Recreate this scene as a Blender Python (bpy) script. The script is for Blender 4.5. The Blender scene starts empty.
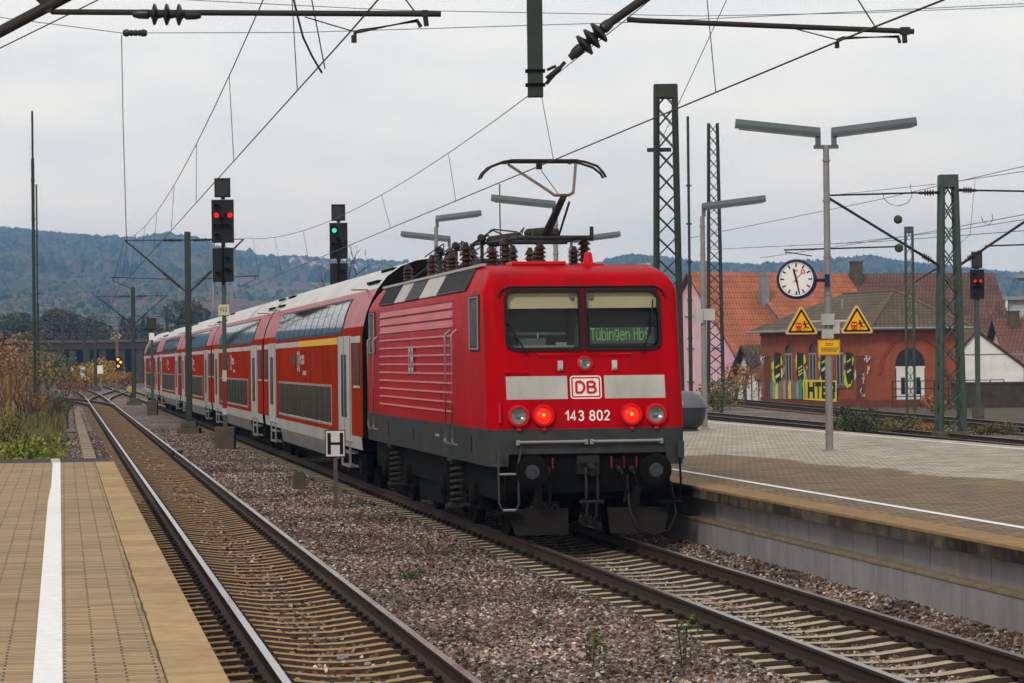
import bpy, bmesh, math, random
from mathutils import Vector, Matrix, noise as mnoise
R = math.radians
random.seed(7)
SC = bpy.context.scene
COL = SC.collection

# ---------------------------------------------------------------- camera
F_PX, CAM_H, ROLL, PITCH = 2860.0, 2.59, 0.011, math.atan(18.9 / 2860.0)
_F = Vector((0, math.cos(PITCH), math.sin(PITCH)))
_U0 = Vector((0, -math.sin(PITCH), math.cos(PITCH)))
_R0 = Vector((1, 0, 0))
_RC = math.cos(ROLL) * _R0 - math.sin(ROLL) * _U0
_UC = math.sin(ROLL) * _R0 + math.cos(ROLL) * _U0
CAM = Vector((0, 0, CAM_H))
cd = bpy.data.cameras.new('camera')
cam = bpy.data.objects.new('camera', cd)
COL.objects.link(cam)
mw = Matrix.Identity(4)
for i in range(3):
    mw[i][0], mw[i][1], mw[i][2], mw[i][3] = _RC[i], _UC[i], -_F[i], CAM[i]
cam.matrix_world = mw
cd.sensor_width = 36.0
cd.lens = F_PX / 1024.0 * 36.0
cd.clip_start, cd.clip_end = 0.5, 20000
SC.camera = cam

# ---------------------------------------------------------------- sky, sun, exposure
SUN_EL, SUN_AZ = R(38), R(205)      # azimuth clockwise from +Y
w = bpy.data.worlds.new('World')
SC.world = w
w.use_nodes = True
nt = w.node_tree
nt.nodes.clear()
out = nt.nodes.new('ShaderNodeOutputWorld')
bg = nt.nodes.new('ShaderNodeBackground')
bg.inputs['Strength'].default_value = 0.1
sky = nt.nodes.new('ShaderNodeTexSky')
sky.sky_type = 'NISHITA'
sky.sun_disc = False
sky.sun_elevation = SUN_EL
sky.sun_rotation = SUN_AZ
tc = nt.nodes.new('ShaderNodeTexCoord')
sep = nt.nodes.new('ShaderNodeSeparateXYZ')
nt.links.new(tc.outputs['Generated'], sep.inputs[0])
ramp = nt.nodes.new('ShaderNodeValToRGB')      # cloud deck: cream at the horizon, cool grey above
e = ramp.color_ramp.elements
e[0].position, e[0].color = 0.0, (1.62, 1.34, 1.00, 1)
e[1].position, e[1].color = 1.0, (0.72, 0.72, 0.71, 1)
for pos, c in ((0.035, (1.46, 1.25, 0.97, 1)), (0.075, (1.18, 1.08, 0.93, 1)), (0.13, (1.06, 1.01, 0.93, 1)), (0.32, (0.88, 0.86, 0.82, 1))):
    k = e.new(pos)
    k.color = c
nt.links.new(sep.outputs['Z'], ramp.inputs[0])
mp = nt.nodes.new('ShaderNodeMapping')
mp.inputs['Scale'].default_value = (9, 9, 36)
nt.links.new(tc.outputs['Generated'], mp.inputs[0])
nz = nt.nodes.new('ShaderNodeTexNoise')
nz.inputs['Scale'].default_value = 1.3
nz.inputs['Detail'].default_value = 5
nz.inputs['Roughness'].default_value = 0.55
nt.links.new(mp.outputs[0], nz.inputs['Vector'])
mr = nt.nodes.new('ShaderNodeMapRange')
mr.inputs[1].default_value, mr.inputs[2].default_value = 0.32, 0.68
nt.links.new(nz.outputs[0], mr.inputs[0])
cm = nt.nodes.new('ShaderNodeMix')
cm.data_type = 'RGBA'
cm.inputs[6].default_value = (0.915, 0.925, 0.94, 1)      # bluish undersides
cm.inputs[7].default_value = (1.10, 1.07, 1.03, 1)      # bright thin cloud
nt.links.new(mr.outputs[0], cm.inputs[0])
mul = nt.nodes.new('ShaderNodeVectorMath')
mul.operation = 'MULTIPLY'
nt.links.new(ramp.outputs[0], mul.inputs[0])
nt.links.new(cm.outputs[2], mul.inputs[1])
x10 = nt.nodes.new('ShaderNodeVectorMath')
x10.operation = 'SCALE'
x10.inputs['Scale'].default_value = 10.0
nt.links.new(mul.outputs[0], x10.inputs[0])
mix = nt.nodes.new('ShaderNodeMix')
mix.data_type = 'RGBA'
mix.inputs[0].default_value = 0.93
nt.links.new(sky.outputs[0], mix.inputs[6])
nt.links.new(x10.outputs[0], mix.inputs[7])
nt.links.new(mix.outputs[2], bg.inputs['Color'])
nt.links.new(bg.outputs[0], out.inputs[0])

sd = bpy.data.lights.new('sun', 'SUN')
sd.energy = 1.5
sd.angle = R(12)
sd.color = (1.0, 0.92, 0.80)
sun = bpy.data.objects.new('sun', sd)
COL.objects.link(sun)
sdir = Vector((math.sin(SUN_AZ) * math.cos(SUN_EL), math.cos(SUN_AZ) * math.cos(SUN_EL), math.sin(SUN_EL)))
sun.rotation_euler = sdir.to_track_quat('Z', 'Y').to_euler()
SC.view_settings.view_transform = 'Standard'
SC.view_settings.look = 'None'
SC.view_settings.gamma = 1
SC.view_settings.exposure = 0.2
SC.view_settings.use_curve_mapping = False
SC.render.engine = 'CYCLES'
SC.cycles.use_denoising = True
SC.cycles.max_bounces = 6
SC.cycles.transparent_max_bounces = 12
SC.cycles.volume_bounces = 0

# ---------------------------------------------------------------- geometry helpers
def ray(px, py):
    return (px - 512.0) * _RC + (341.5 - py) * _UC + F_PX * _F
def P(px, py, Y):                       # a real point at distance Y seen in direction (px, py)
    d = ray(px, py)
    return CAM + d * (Y / d.y)
def G(px, py, z=0.0):                   # the ground point of height z seen there
    d = ray(px, py)
    return CAM + d * ((z - CAM_H) / d.z)

class MB:
    def __init__(s, T=None):
        s.v, s.f, s.m, s.T = [], [], [], T
    def pt(s, p):
        p = Vector(p)
        if s.T is not None: p = s.T @ p
        s.v.append((p.x, p.y, p.z))
        return len(s.v) - 1
    def poly(s, pts, m=0):
        s.f.append([s.pt(p) for p in pts]); s.m.append(m)
    def face(s, idx, m=0):
        s.f.append(list(idx)); s.m.append(m)
    def box(s, x0, x1, y0, y1, z0, z1, m=0):
        i = [s.pt(p) for p in ((x0,y0,z0),(x1,y0,z0),(x1,y1,z0),(x0,y1,z0),(x0,y0,z1),(x1,y0,z1),(x1,y1,z1),(x0,y1,z1))]
        for q in ((0,3,2,1),(4,5,6,7),(0,1,5,4),(1,2,6,5),(2,3,7,6),(3,0,4,7)):
            s.face([i[k] for k in q], m)
    def cbox(s, c, sz, m=0, rot=None):
        hx, hy, hz = sz[0]/2, sz[1]/2, sz[2]/2
        c = Vector(c)
        pts = []
        for p in ((-hx,-hy,-hz),(hx,-hy,-hz),(hx,hy,-hz),(-hx,hy,-hz),(-hx,-hy,hz),(hx,-hy,hz),(hx,hy,hz),(-hx,hy,hz)):
            p = Vector(p)
            if rot is not None: p = rot @ p
            pts.append(s.pt(c + p))
        for q in ((0,3,2,1),(4,5,6,7),(0,1,5,4),(1,2,6,5),(2,3,7,6),(3,0,4,7)):
            s.face([pts[k] for k in q], m)
    def bar(s, a, b, wx, wy, m=0):       # square bar from a to b
        a, b = Vector(a), Vector(b)
        d = (b - a)
        L = d.length
        if L < 1e-6: return
        rot = d.to_track_quat('Z', 'Y').to_matrix()
        s.cbox((a + b) / 2, (wx, wy, L), m, rot)
    def tube(s, pts, r, n=8, m=0, caps=True):
        pts = [Vector(p) for p in pts]
        rings = []
        rr = r if isinstance(r, (list, tuple)) else [r] * len(pts)
        ref = None
        for i, p in enumerate(pts):
            if i == 0: d = pts[1] - pts[0]
            elif i == len(pts) - 1: d = pts[-1] - pts[-2]
            else: d = (pts[i+1] - p).normalized() + (p - pts[i-1]).normalized()
            if d.length < 1e-9: d = Vector((0, 0, 1))
            d.normalize()
            if ref is None:
                ref = Vector((0, 0, 1)) if abs(d.z) < 0.9 else Vector((1, 0, 0))
            a = d.cross(ref)
            if a.length < 1e-6: a = d.cross(Vector((1, 0.3, 0)))
            a.normalize()
            b = d.cross(a)
            ref = -b if False else ref
            rings.append([s.pt(p + (a * math.cos(t) + b * math.sin(t)) * rr[i]) for t in [2 * math.pi * k / n for k in range(n)]])
        for i in range(len(rings) - 1):
            for k in range(n):
                s.face((rings[i][k], rings[i][(k+1) % n], rings[i+1][(k+1) % n], rings[i+1][k]), m)
        if caps:
            s.face(rings[0][::-1], m); s.face(rings[-1], m)
    def lathe(s, prof, o, axis, n=16, m=0, caps=True):   # prof: (radius, height) list
        o, axis = Vector(o), Vector(axis).normalized()
        ref = Vector((0, 0, 1)) if abs(axis.z) < 0.9 else Vector((1, 0, 0))
        a = axis.cross(ref).normalized()
        b = axis.cross(a)
        rings = []
        for (r, h) in prof:
            rings.append([s.pt(o + axis * h + (a * math.cos(t) + b * math.sin(t)) * max(r, 1e-4)) for t in [2 * math.pi * k / n for k in range(n)]])
        for i in range(len(rings) - 1):
            for k in range(n):
                s.face((rings[i][k], rings[i][(k+1) % n], rings[i+1][(k+1) % n], rings[i+1][k]), m)
        if caps:
            s.face(rings[0][::-1], m); s.face(rings[-1], m)
    def prism(s, poly, fn, d0, d1, m=0, mside=None):     # poly 2d, fn(u,v,d)->point
        a = [s.pt(fn(u, v, d0)) for u, v in poly]
        b = [s.pt(fn(u, v, d1)) for u, v in poly]
        s.face(a[::-1], m); s.face(b, m)
        n = len(poly)
        for k in range(n):
            s.face((a[k], a[(k+1) % n], b[(k+1) % n], b[k]), m if mside is None else mside)
    def build(s, name, mats, parent=None, smooth=None, bevel=None, recalc=True):
        me = bpy.data.meshes.new(name)
        me.from_pydata(s.v, [], s.f)
        if not isinstance(mats, (list, tuple)): mats = [mats]
        for mt in mats: me.materials.append(mt)
        if len(mats) > 1: me.polygons.foreach_set('material_index', s.m)
        me.update()
        if recalc:
            b = bmesh.new(); b.from_mesh(me)
            bmesh.ops.recalc_face_normals(b, faces=b.faces)
            b.to_mesh(me); b.free()
        if smooth:
            me.shade_smooth()
            me.set_sharp_from_angle(angle=R(smooth))
        o = bpy.data.objects.new(name, me)
        COL.objects.link(o)
        if parent is not None: o.parent = parent
        if bevel:
            bm = o.modifiers.new('bevel', 'BEVEL')
            bm.width = bevel; bm.segments = 2; bm.limit_method = 'ANGLE'; bm.angle_limit = R(40)
        return o

def tag(o, label=None, cat=None, group=None, kind=None):
    if label: o['label'] = label
    if cat: o['category'] = cat
    if group: o['group'] = group
    if kind: o['kind'] = kind
    return o
def thing(name, label, cat, loc=(0,0,0), rz=0.0, group=None):
    o = bpy.data.objects.new(name, None)
    o.empty_display_size = 0.2
    COL.objects.link(o)
    o.location = loc; o.rotation_euler = (0, 0, rz)
    return tag(o, label, cat, group)
def copy_tree(o, loc=None, rz=None, label=None, parent=None, scale=None):
    c = o.copy()
    COL.objects.link(c)
    c.parent = parent
    if parent is not None: c.matrix_parent_inverse = o.matrix_parent_inverse.copy()
    if loc is not None: c.location = loc
    if rz is not None: c.rotation_euler = (0, 0, rz)
    if scale is not None: c.scale = scale
    if label: c['label'] = label
    for ch in list(o.children): copy_tree(ch, parent=c)
    return c
def text(name, s, size, mat, T, parent=None, extrude=0.002, offset=0.0, align='CENTER', xscale=1.0):
    cu = bpy.data.curves.new(name, 'FONT')
    cu.body = s; cu.size = size; cu.extrude = extrude; cu.offset = offset
    cu.align_x = align; cu.align_y = 'CENTER'
    cu.materials.append(mat)
    o = bpy.data.objects.new(name, cu)
    COL.objects.link(o)
    o.parent = parent
    o.matrix_local = T @ Matrix.Diagonal((xscale, 1, 1, 1))
    return o
FACE_Y = Matrix.Rotation(R(90), 4, 'X')       # text facing -Y

# ---------------------------------------------------------------- materials
def M(name, col, rough=0.6, metal=0.0, var=0.18, vscale=2.0, bump=0.0, bscale=40.0, coat=0.0, dirt=None, dirtamt=0.0, dscale=1.2, stretch=None, spec=0.18, emit=None, estr=1.0, isl=0.0):
    m = bpy.data.materials.new(name)
    m.use_nodes = True
    t = m.node_tree
    b = t.nodes['Principled BSDF']
    b.inputs['Roughness'].default_value = rough
    b.inputs['Metallic'].default_value = metal
    b.inputs['Coat Weight'].default_value = coat
    b.inputs['Coat Roughness'].default_value = 0.15
    b.inputs['Specular IOR Level'].default_value = spec
    c = t.nodes.new('ShaderNodeTexCoord')
    mpn = t.nodes.new('ShaderNodeMapping')
    if stretch: mpn.inputs['Scale'].default_value = stretch
    t.links.new(c.outputs['Object'], mpn.inputs[0])
    n1 = t.nodes.new('ShaderNodeTexNoise')
    n1.inputs['Scale'].default_value = vscale
    n1.inputs['Detail'].default_value = 6
    n1.inputs['Roughness'].default_value = 0.62
    t.links.new(mpn.outputs[0], n1.inputs['Vector'])
    r1 = t.nodes.new('ShaderNodeMapRange')
    r1.inputs[1].default_value, r1.inputs[2].default_value = 0.28, 0.72
    r1.inputs[3].default_value, r1.inputs[4].default_value = 1 - var, 1 + var
    t.links.new(n1.outputs[0], r1.inputs[0])
    sc = t.nodes.new('ShaderNodeVectorMath'); sc.operation = 'SCALE'
    sc.inputs[0].default_value = col[:3]
    t.links.new(r1.outputs[0], sc.inputs['Scale'])
    last = sc.outputs[0]
    if isl:
        gi = t.nodes.new('ShaderNodeNewGeometry')
        ri = t.nodes.new('ShaderNodeMapRange')
        ri.inputs[3].default_value, ri.inputs[4].default_value = 1 - isl, 1 + isl
        t.links.new(gi.outputs['Random Per Island'], ri.inputs[0])
        s2 = t.nodes.new('ShaderNodeVectorMath'); s2.operation = 'SCALE'
        t.links.new(last, s2.inputs[0]); t.links.new(ri.outputs[0], s2.inputs['Scale'])
        last = s2.outputs[0]
    if dirt:
        n2 = t.nodes.new('ShaderNodeTexNoise')
        n2.inputs['Scale'].default_value = dscale
        n2.inputs['Detail'].default_value = 8
        n2.inputs['Roughness'].default_value = 0.7
        t.links.new(mpn.outputs[0], n2.inputs['Vector'])
        r2 = t.nodes.new('ShaderNodeMapRange')
        r2.inputs[1].default_value, r2.inputs[2].default_value = 0.45, 0.75
        r2.inputs[3].default_value, r2.inputs[4].default_value = 0, dirtamt
        t.links.new(n2.outputs[0], r2.inputs[0])
        mx = t.nodes.new('ShaderNodeMix'); mx.data_type = 'RGBA'
        t.links.new(r2.outputs[0], mx.inputs[0])
        t.links.new(last, mx.inputs[6])
        mx.inputs[7].default_value = (*dirt[:3], 1)
        last = mx.outputs[2]
    t.links.new(last, b.inputs['Base Color'])
    if rough > 0.12:
        rr = t.nodes.new('ShaderNodeMapRange')
        rr.inputs[3].default_value, rr.inputs[4].default_value = max(0.02, rough - 0.1), min(1, rough + 0.12)
        t.links.new(n1.outputs[0], rr.inputs[0])
        t.links.new(rr.outputs[0], b.inputs['Roughness'])
    if bump > 0:
        n3 = t.nodes.new('ShaderNodeTexNoise')
        n3.inputs['Scale'].default_value = bscale
        n3.inputs['Detail'].default_value = 5
        t.links.new(mpn.outputs[0], n3.inputs['Vector'])
        bp = t.nodes.new('ShaderNodeBump')
        bp.inputs['Strength'].default_value = bump
        bp.inputs['Distance'].default_value = 0.02
        t.links.new(n3.outputs[0], bp.inputs['Height'])
        t.links.new(bp.outputs[0], b.inputs['Normal'])
    if emit:
        b.inputs['Emission Color'].default_value = (*emit, 1)
        b.inputs['Emission Strength'].default_value = estr
    return m
def leafmat(name, c1, c2, rough=0.7, trans=0.25):
    m = bpy.data.materials.new(name); m.use_nodes = True
    t = m.node_tree; b = t.nodes['Principled BSDF']
    g = t.nodes.new('ShaderNodeNewGeometry')
    rp = t.nodes.new('ShaderNodeMix'); rp.data_type = 'RGBA'
    t.links.new(g.outputs['Random Per Island'], rp.inputs[0])
    rp.inputs[6].default_value = (*c1, 1); rp.inputs[7].default_value = (*c2, 1)
    t.links.new(rp.outputs[2], b.inputs['Base Color'])
    b.inputs['Roughness'].default_value = rough
    b.inputs['Specular IOR Level'].default_value = 0.2
    return m
def glassmat(name, tint=(0.02,0.025,0.03), rough=0.04, transp=0.0):
    m = bpy.data.materials.new(name); m.use_nodes = True
    t = m.node_tree; b = t.nodes['Principled BSDF']
    b.inputs['Base Color'].default_value = (*tint, 1)
    b.inputs['Roughness'].default_value = rough
    b.inputs['IOR'].default_value = 1.38
    if transp > 0:
        o = t.nodes['Material Output']
        tr = t.nodes.new('ShaderNodeBsdfTransparent')
        tr.inputs[0].default_value = (0.92, 0.95, 0.94, 1)
        mx = t.nodes.new('ShaderNodeMixShader')
        fr = t.nodes.new('ShaderNodeFresnel'); fr.inputs[0].default_value = 1.38
        gl = t.nodes.new('ShaderNodeBsdfGlossy'); gl.inputs['Roughness'].default_value = rough
        t.links.new(fr.outputs[0], mx.inputs[0]); t.links.new(tr.outputs[0], mx.inputs[1]); t.links.new(gl.outputs[0], mx.inputs[2])
        t.links.new(mx.outputs[0], o.inputs[0])
    return m

m_red = M('loco_red_paint', (0.40, 0.002, 0.007), 0.30, var=0.22, vscale=1.5, stretch=(1, 1, .35), coat=0.0, spec=.006, dirt=(0.15,0.012,0.010), dirtamt=0.75, dscale=2.6)
m_redbr = M('bright_red_fitting', (0.50, 0.004, 0.010), 0.4, var=0.1, spec=.15)
m_cred = M('coach_red_paint', (0.31, 0.024, 0.009), 0.5, var=0.3, vscale=0.9, coat=0.0, spec=.0, dirt=(0.14,0.04,0.015), dirtamt=0.8, stretch=(1, 1.6, 0.5))
m_cred2 = M('coach_upper_red_paint', (0.34, 0.006, 0.013), 0.28, var=0.15, vscale=1.0, coat=0.0, spec=.08, dirt=(0.3,0.05,0.05), dirtamt=0.5)
m_lgrey = M('light_grey_paint', (0.40, 0.40, 0.385), 0.45, var=0.12, dirt=(0.20,0.17,0.14), dirtamt=0.6, stretch=(1, 1, .5))
m_roofw = M('coach_roof_grey', (0.52, 0.52, 0.51), 0.5, var=0.12, vscale=0.8, dirt=(0.3,0.3,0.29), dirtamt=0.5, stretch=(1, 0.3, 1))
m_skirt = M('skirt_grey_paint', (0.040, 0.046, 0.050), 0.5, spec=.01, var=0.2, vscale=2.5, dirt=(0.085,0.062,0.045), dirtamt=0.75)
m_dskirt = M('grimy_grey_paint', (0.16, 0.155, 0.15), 0.6, var=0.2, dirt=(0.09,0.075,0.06), dirtamt=0.6)
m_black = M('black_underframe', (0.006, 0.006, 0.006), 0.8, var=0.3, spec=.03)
m_under = M('grimy_running_gear', (0.0065, 0.0055, 0.005), 0.8, var=0.5, vscale=4, spec=.04)
m_rubber = M('black_rubber', (0.007, 0.007, 0.008), 0.55, var=0.1, spec=.2)
m_steel = M('bare_steel', (0.42, 0.42, 0.42), 0.35, metal=0.9, var=0.15)
m_alu = M('handrail_grey', (0.25, 0.245, 0.24), 0.4, metal=0.2, var=0.1)
m_white = M('white_marking', (0.72, 0.72, 0.70), 0.5, var=0.06)
m_lens = M('clear_lamp_lens', (0.16, 0.17, 0.175), 0.2, metal=0.3, var=0.3, vscale=12)
m_redlit = M('lit_red_lens', (0.6, 0.01, 0.005), 0.2, var=0.02, emit=(1.0, 0.02, 0.006), estr=.85)
m_redhot = M('lit_red_bulb', (0.6, 0.05, 0.01), 0.2, var=0.02, emit=(1.0, 0.16, 0.02), estr=5)
m_glass = glassmat('windscreen_glass', transp=0.5)
m_dglass = glassmat('tinted_window_glass', (0.012, 0.014, 0.014), 0.05)
m_lowglass = M('lower_window_glass', (0.024, 0.022, 0.015), 0.3, var=.5, vscale=.6, spec=.02)
m_sideglass = M('dark_side_glass', (0.016, 0.018, 0.019), 0.25, var=.4, vscale=1.5, spec=.03)
m_cream = M('cream_roller_blind', (0.50, 0.44, 0.30), 0.8, var=0.05)
m_cab = M('dark_cab_lining', (0.085, 0.10, 0.10), 0.8, var=0.2)
m_green_led = M('green_display_text', (0.1, 0.3, 0.05), 0.5, var=0.02, emit=(0.40, 0.66, 0.16), estr=0.13)
m_insul = M('brown_porcelain', (0.035, 0.014, 0.010), 0.3, var=0.2)
m_panto = M('weathered_dark_metal', (0.024, 0.020, 0.018), 0.6, metal=0.1, spec=.25, var=0.3, vscale=6)
m_pantoar = M('worn_arm_metal', (0.15, 0.12, 0.10), 0.5, metal=0.4, var=0.4, vscale=6)
m_rooftop = M('grey_roof_sheet', (0.20, 0.19, 0.19), 0.55, var=0.2, dirt=(0.1,0.08,0.07), dirtamt=0.5)
m_dpanel = M('dark_grille_panel', (0.018, 0.021, 0.025), 0.45, spec=.35, var=0.15)
m_yellow = M('yellow_paint', (0.72, 0.40, 0.01), 0.5, var=0.08)
m_mast = M('green_mast_paint', (0.022, 0.036, 0.026), 0.65, spec=.25, var=0.25, dirt=(0.06,0.04,0.025), dirtamt=0.5)
m_lattice = M('pale_green_lattice_paint', (0.045, 0.072, 0.054), 0.65, spec=.25, var=0.25, dirt=(0.07,0.05,0.035), dirtamt=0.4)
m_wire = M('dark_wire', (0.03, 0.028, 0.026), 0.5, metal=0.3, var=0.1)
m_copperw = M('green_wire', (0.10, 0.14, 0.13), 0.5, metal=0.2, var=0.1)
m_conc = M('weathered_concrete', (0.24, 0.21, 0.17), 0.85, var=0.25, vscale=3, bump=0.4, bscale=60)
m_dconc = M('dark_stained_concrete', (0.085, 0.068, 0.052), 0.9, var=0.3, vscale=3, bump=0.4)
m_lamp = M('lamp_housing_grey', (0.10, 0.118, 0.135), 0.4, var=0.12, dirt=(0.09,0.13,0.09), dirtamt=0.5)
m_pole = M('galvanised_pole', (0.23, 0.225, 0.22), 0.5, metal=0.3, var=0.2)
m_sigblk = M('signal_black', (0.008, 0.010, 0.012), 0.55, var=0.1, spec=.2)
m_insul2 = M('dark_glazed_insulator', (0.02, 0.022, 0.02), 0.35, var=0.2, spec=.3)

TH = math.atan(462.0 / 2860.0)
TRK_A = 7.56                                  # lateral offset of the right track at the camera
LOCO_Y = 40.3
def trk(ly, lat=0.0, z=0.0):                  # right track: ly metres behind the loco front, lat to the right
    c, s = math.cos(TH), math.sin(TH)
    x0, y0 = TRK_A - math.tan(TH) * LOCO_Y, LOCO_Y
    return Vector((x0 - s * ly + c * lat, y0 + c * ly + s * lat, z))
def xR(Y): return 7.56 - 0.16154 * Y
def xL(Y): return 2.55 - 0.157 * Y - (0.00009 * (Y - 215) ** 2 if Y > 215 else 0)

# stroke lettering: polylines on a 0..1 grid drawn as flat ribbons
def _arc(cx, cy, rx, ry, a0, a1, n=10):
    return [(cx + rx * math.cos(R(a0 + (a1 - a0) * k / n)), cy + ry * math.sin(R(a0 + (a1 - a0) * k / n))) for k in range(n + 1)]
GLY = {
 'D': [[(0, 0), (0, 1)], [(0, 1), (.35, 1)] + _arc(.35, .5, .42, .5, 90, -90, 12) + [(0, 0)]],
 'B': [[(0, 0), (0, 1)], [(0, 1), (.42, 1)] + _arc(.42, .765, .28, .235, 90, -90, 9) + [(0, .53)], [(0, .53), (.44, .53)] + _arc(.46, .265, .32, .265, 90, -90, 9) + [(0, 0)]],
 '1': [[(.08, .72), (.42, 1), (.42, 0)]],
 '4': [[(.46, 0), (.46, 1), (0, .28), (.66, .28)]],
 '3': [[(.02, .86)] + _arc(.30, .76, .27, .24, 150, -70, 9) + [(.22, .53)], [(.22, .53)] + _arc(.30, .27, .31, .27, 75, -155, 10)],
 '8': [_arc(.32, .76, .25, .24, 0, 360, 16), _arc(.32, .26, .31, .26, 0, 360, 16)],
 '0': [_arc(.31, .70, .29, .30, 180, 0, 8) + _arc(.31, .30, .29, .30, 0, -180, 8) + [(.02, .70)]],
 '2': [[(.03, .80)] + _arc(.31, .73, .28, .27, 165, -35, 9) + [(.03, .03), (.62, .03)]],
}
def strokes(q, s, h, wd, T, aspect=1.0, gap=.32, bold=.16, m=0):
    x = 0.0; out = []
    for ch in s:
        if ch == ' ': x += .5; continue
        gl = GLY[ch]; w_ = max(p[0] for l in gl for p in l)
        out.append((x, gl)); x += w_ + gap
    tot = x - gap
    q.T = T
    lay = 0
    for x0, gl in out:
        for l in gl:
            lay += 1
            pts = [Vector(((x0 + px - tot / 2) * h * aspect, (py - .5) * h, 0)) for px, py in l]
            L_, R_ = [], []
            for i, p in enumerate(pts):
                a = (p - pts[i-1]) if i > 0 else (pts[1] - p)
                b = (pts[i+1] - p) if i < len(pts) - 1 else a
                a, b = a.normalized(), b.normalized()
                n = Vector((-(a.y + b.y), a.x + b.x, 0))
                if n.length < 1e-6: n = Vector((-a.y, a.x, 0))
                n.normalize()
                k = 1 / max(.5, n.dot(Vector((-a.y, a.x, 0))))
                L_.append(q.pt(p + n * wd * .5 * k + Vector((0, 0, .0007 * lay)))); R_.append(q.pt(p - n * wd * .5 * k + Vector((0, 0, .0007 * lay))))
            for i in range(len(pts) - 1): q.face((L_[i], R_[i], R_[i+1], L_[i+1]), m)
    q.T = None
DOT = {'T': ['11111','00100','00100','00100','00100','00100','00100','00100'], 'u': ['01010','00000','10001','10001','10001','10001','10011','01101'], 'b': ['10000','10000','10110','11001','10001','10001','10001','11110'],
 'i': ['1','0','1','1','1','1','1','1'], 'n': ['00000','00000','10110','11001','10001','10001','10001','10001'], 'g': ['00000','01111','10001','10001','10001','01111','00001','01110'], 'e': ['00000','00000','01110','10001','11111','10000','10001','01110'],
 'H': ['10001','10001','10001','11111','10001','10001','10001','10001'], 'f': ['0011','0100','0100','1110','0100','0100','0100','0100'], ' ': ['00']*8}
def dots(q, s, px, py, T):
    cols = sum(len(DOT[c][0]) + 1 for c in s) - 1
    x = -cols * px / 2; q.T = T
    for c in s:
        g = DOT[c]
        for r, row in enumerate(g):
            for k, b in enumerate(row):
                if b == '1': q.box(x + k * px + px * .04, x + (k + 1) * px - px * .04, (3.5 - r) * py + py * .06, (4.5 - r) * py - py * .06, 0, .004)
        x += (len(g[0]) + 1) * px
    q.T = None
# ================================================================ ground, tracks, platforms
ZP = 0.76
def hb(X, Y):                                 # ballast height
    dr, dl = X - xR(Y), X - xL(Y)
    n = mnoise.noise(Vector((X * .9, Y * .9, 0))) * .03 + mnoise.noise(Vector((X * .25, Y * .12, 5))) * .03
    base = -.165 + n
    def dip(d, lo, w0=1.0, w1=1.45):
        a = abs(d)
        if a < w0: return lo + n * .25
        if a < w1:
            k = (a - w0) / (w1 - w0); k = k * k * (3 - 2 * k)
            return lo * (1 - k) + base * k
        return None
    v = dip(dr, -.272)
    if v is not None: return v
    if dr > 1.45: return min(-.05, base + .04 + (dr - 1.45) * .12)
    v = dip(dl, -.252) if dl < 0 else dip(dl, -.252, .80, 1.15)
    if v is not None:
        return v
    if dl < -1.45: return base - .05
    return base

# gravel material by stone (distance) and by instance (near)
def gravelmat(name, per_instance):
    m = bpy.data.materials.new(name); m.use_nodes = True
    t = m.node_tree; b = t.nodes['Principled BSDF']
    c = t.nodes.new('ShaderNodeTexCoord')
    if per_instance:
        a = t.nodes.new('ShaderNodeAttribute'); a.attribute_type = 'INSTANCER'; a.attribute_name = 'rnd'
        src = a.outputs['Fac']
    else:
        v = t.nodes.new('ShaderNodeTexVoronoi'); v.inputs['Scale'].default_value = 18
        t.links.new(c.outputs['Object'], v.inputs['Vector'])
        sp = t.nodes.new('ShaderNodeSeparateColor'); t.links.new(v.outputs['Color'], sp.inputs[0])
        src = sp.outputs[0]
    r = t.nodes.new('ShaderNodeValToRGB'); r.color_ramp.interpolation = 'CONSTANT' if per_instance else 'LINEAR'
    el = r.color_ramp.elements
    cols = [(0, (.026,.017,.014)), (.20, (.095,.053,.040)), (.36, (.17,.11,.085)), (.50, (.085,.068,.064)), (.61, (.225,.17,.13)), (.70, (.145,.075,.042)), (.78, (.33,.25,.20)), (.88, (.22,.205,.225)), (.955, (.56,.51,.46))]
    el[0].position, el[0].color = cols[0][0], (*cols[0][1], 1)
    el[1].position, el[1].color = cols[1][0], (*cols[1][1], 1)
    for p, cc in cols[2:]:
        k = el.new(p); k.color = (*cc, 1)
    t.links.new(src, r.inputs[0])
    n = t.nodes.new('ShaderNodeTexNoise'); n.inputs['Scale'].default_value = .35; n.inputs['Detail'].default_value = 5
    g = t.nodes.new('ShaderNodeNewGeometry')
    t.links.new(g.outputs['Position'], n.inputs['Vector'])
    mr = t.nodes.new('ShaderNodeMapRange'); mr.inputs[1].default_value, mr.inputs[2].default_value = .35, .65
    mr.inputs[3].default_value, mr.inputs[4].default_value = .52, 1.28
    t.links.new(n.outputs[0], mr.inputs[0])
    s = t.nodes.new('ShaderNodeVectorMath'); s.operation = 'SCALE'
    t.links.new(r.outputs[0], s.inputs[0]); t.links.new(mr.outputs[0], s.inputs['Scale'])
    t.links.new(s.outputs[0], b.inputs['Base Color'])
    b.inputs['Roughness'].default_value = .75
    b.inputs['Specular IOR Level'].default_value = .12
    if not per_instance:
        bp = t.nodes.new('ShaderNodeBump'); bp.inputs['Strength'].default_value = .9; bp.inputs['Distance'].default_value = .05
        bp.invert = True
        t.links.new(v.outputs['Distance'], bp.inputs['Height']); t.links.new(bp.outputs[0], b.inputs['Normal'])
    return m
m_gravel = gravelmat('ballast_far', False)
m_stone = gravelmat('ballast_stone', True)
m_earth = M('railway_earth', (.085, .065, .045), .95, var=.4, vscale=.15, bump=.6, bscale=6, dirt=(.06, .075, .03), dirtamt=.8, dscale=.06)
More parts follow.
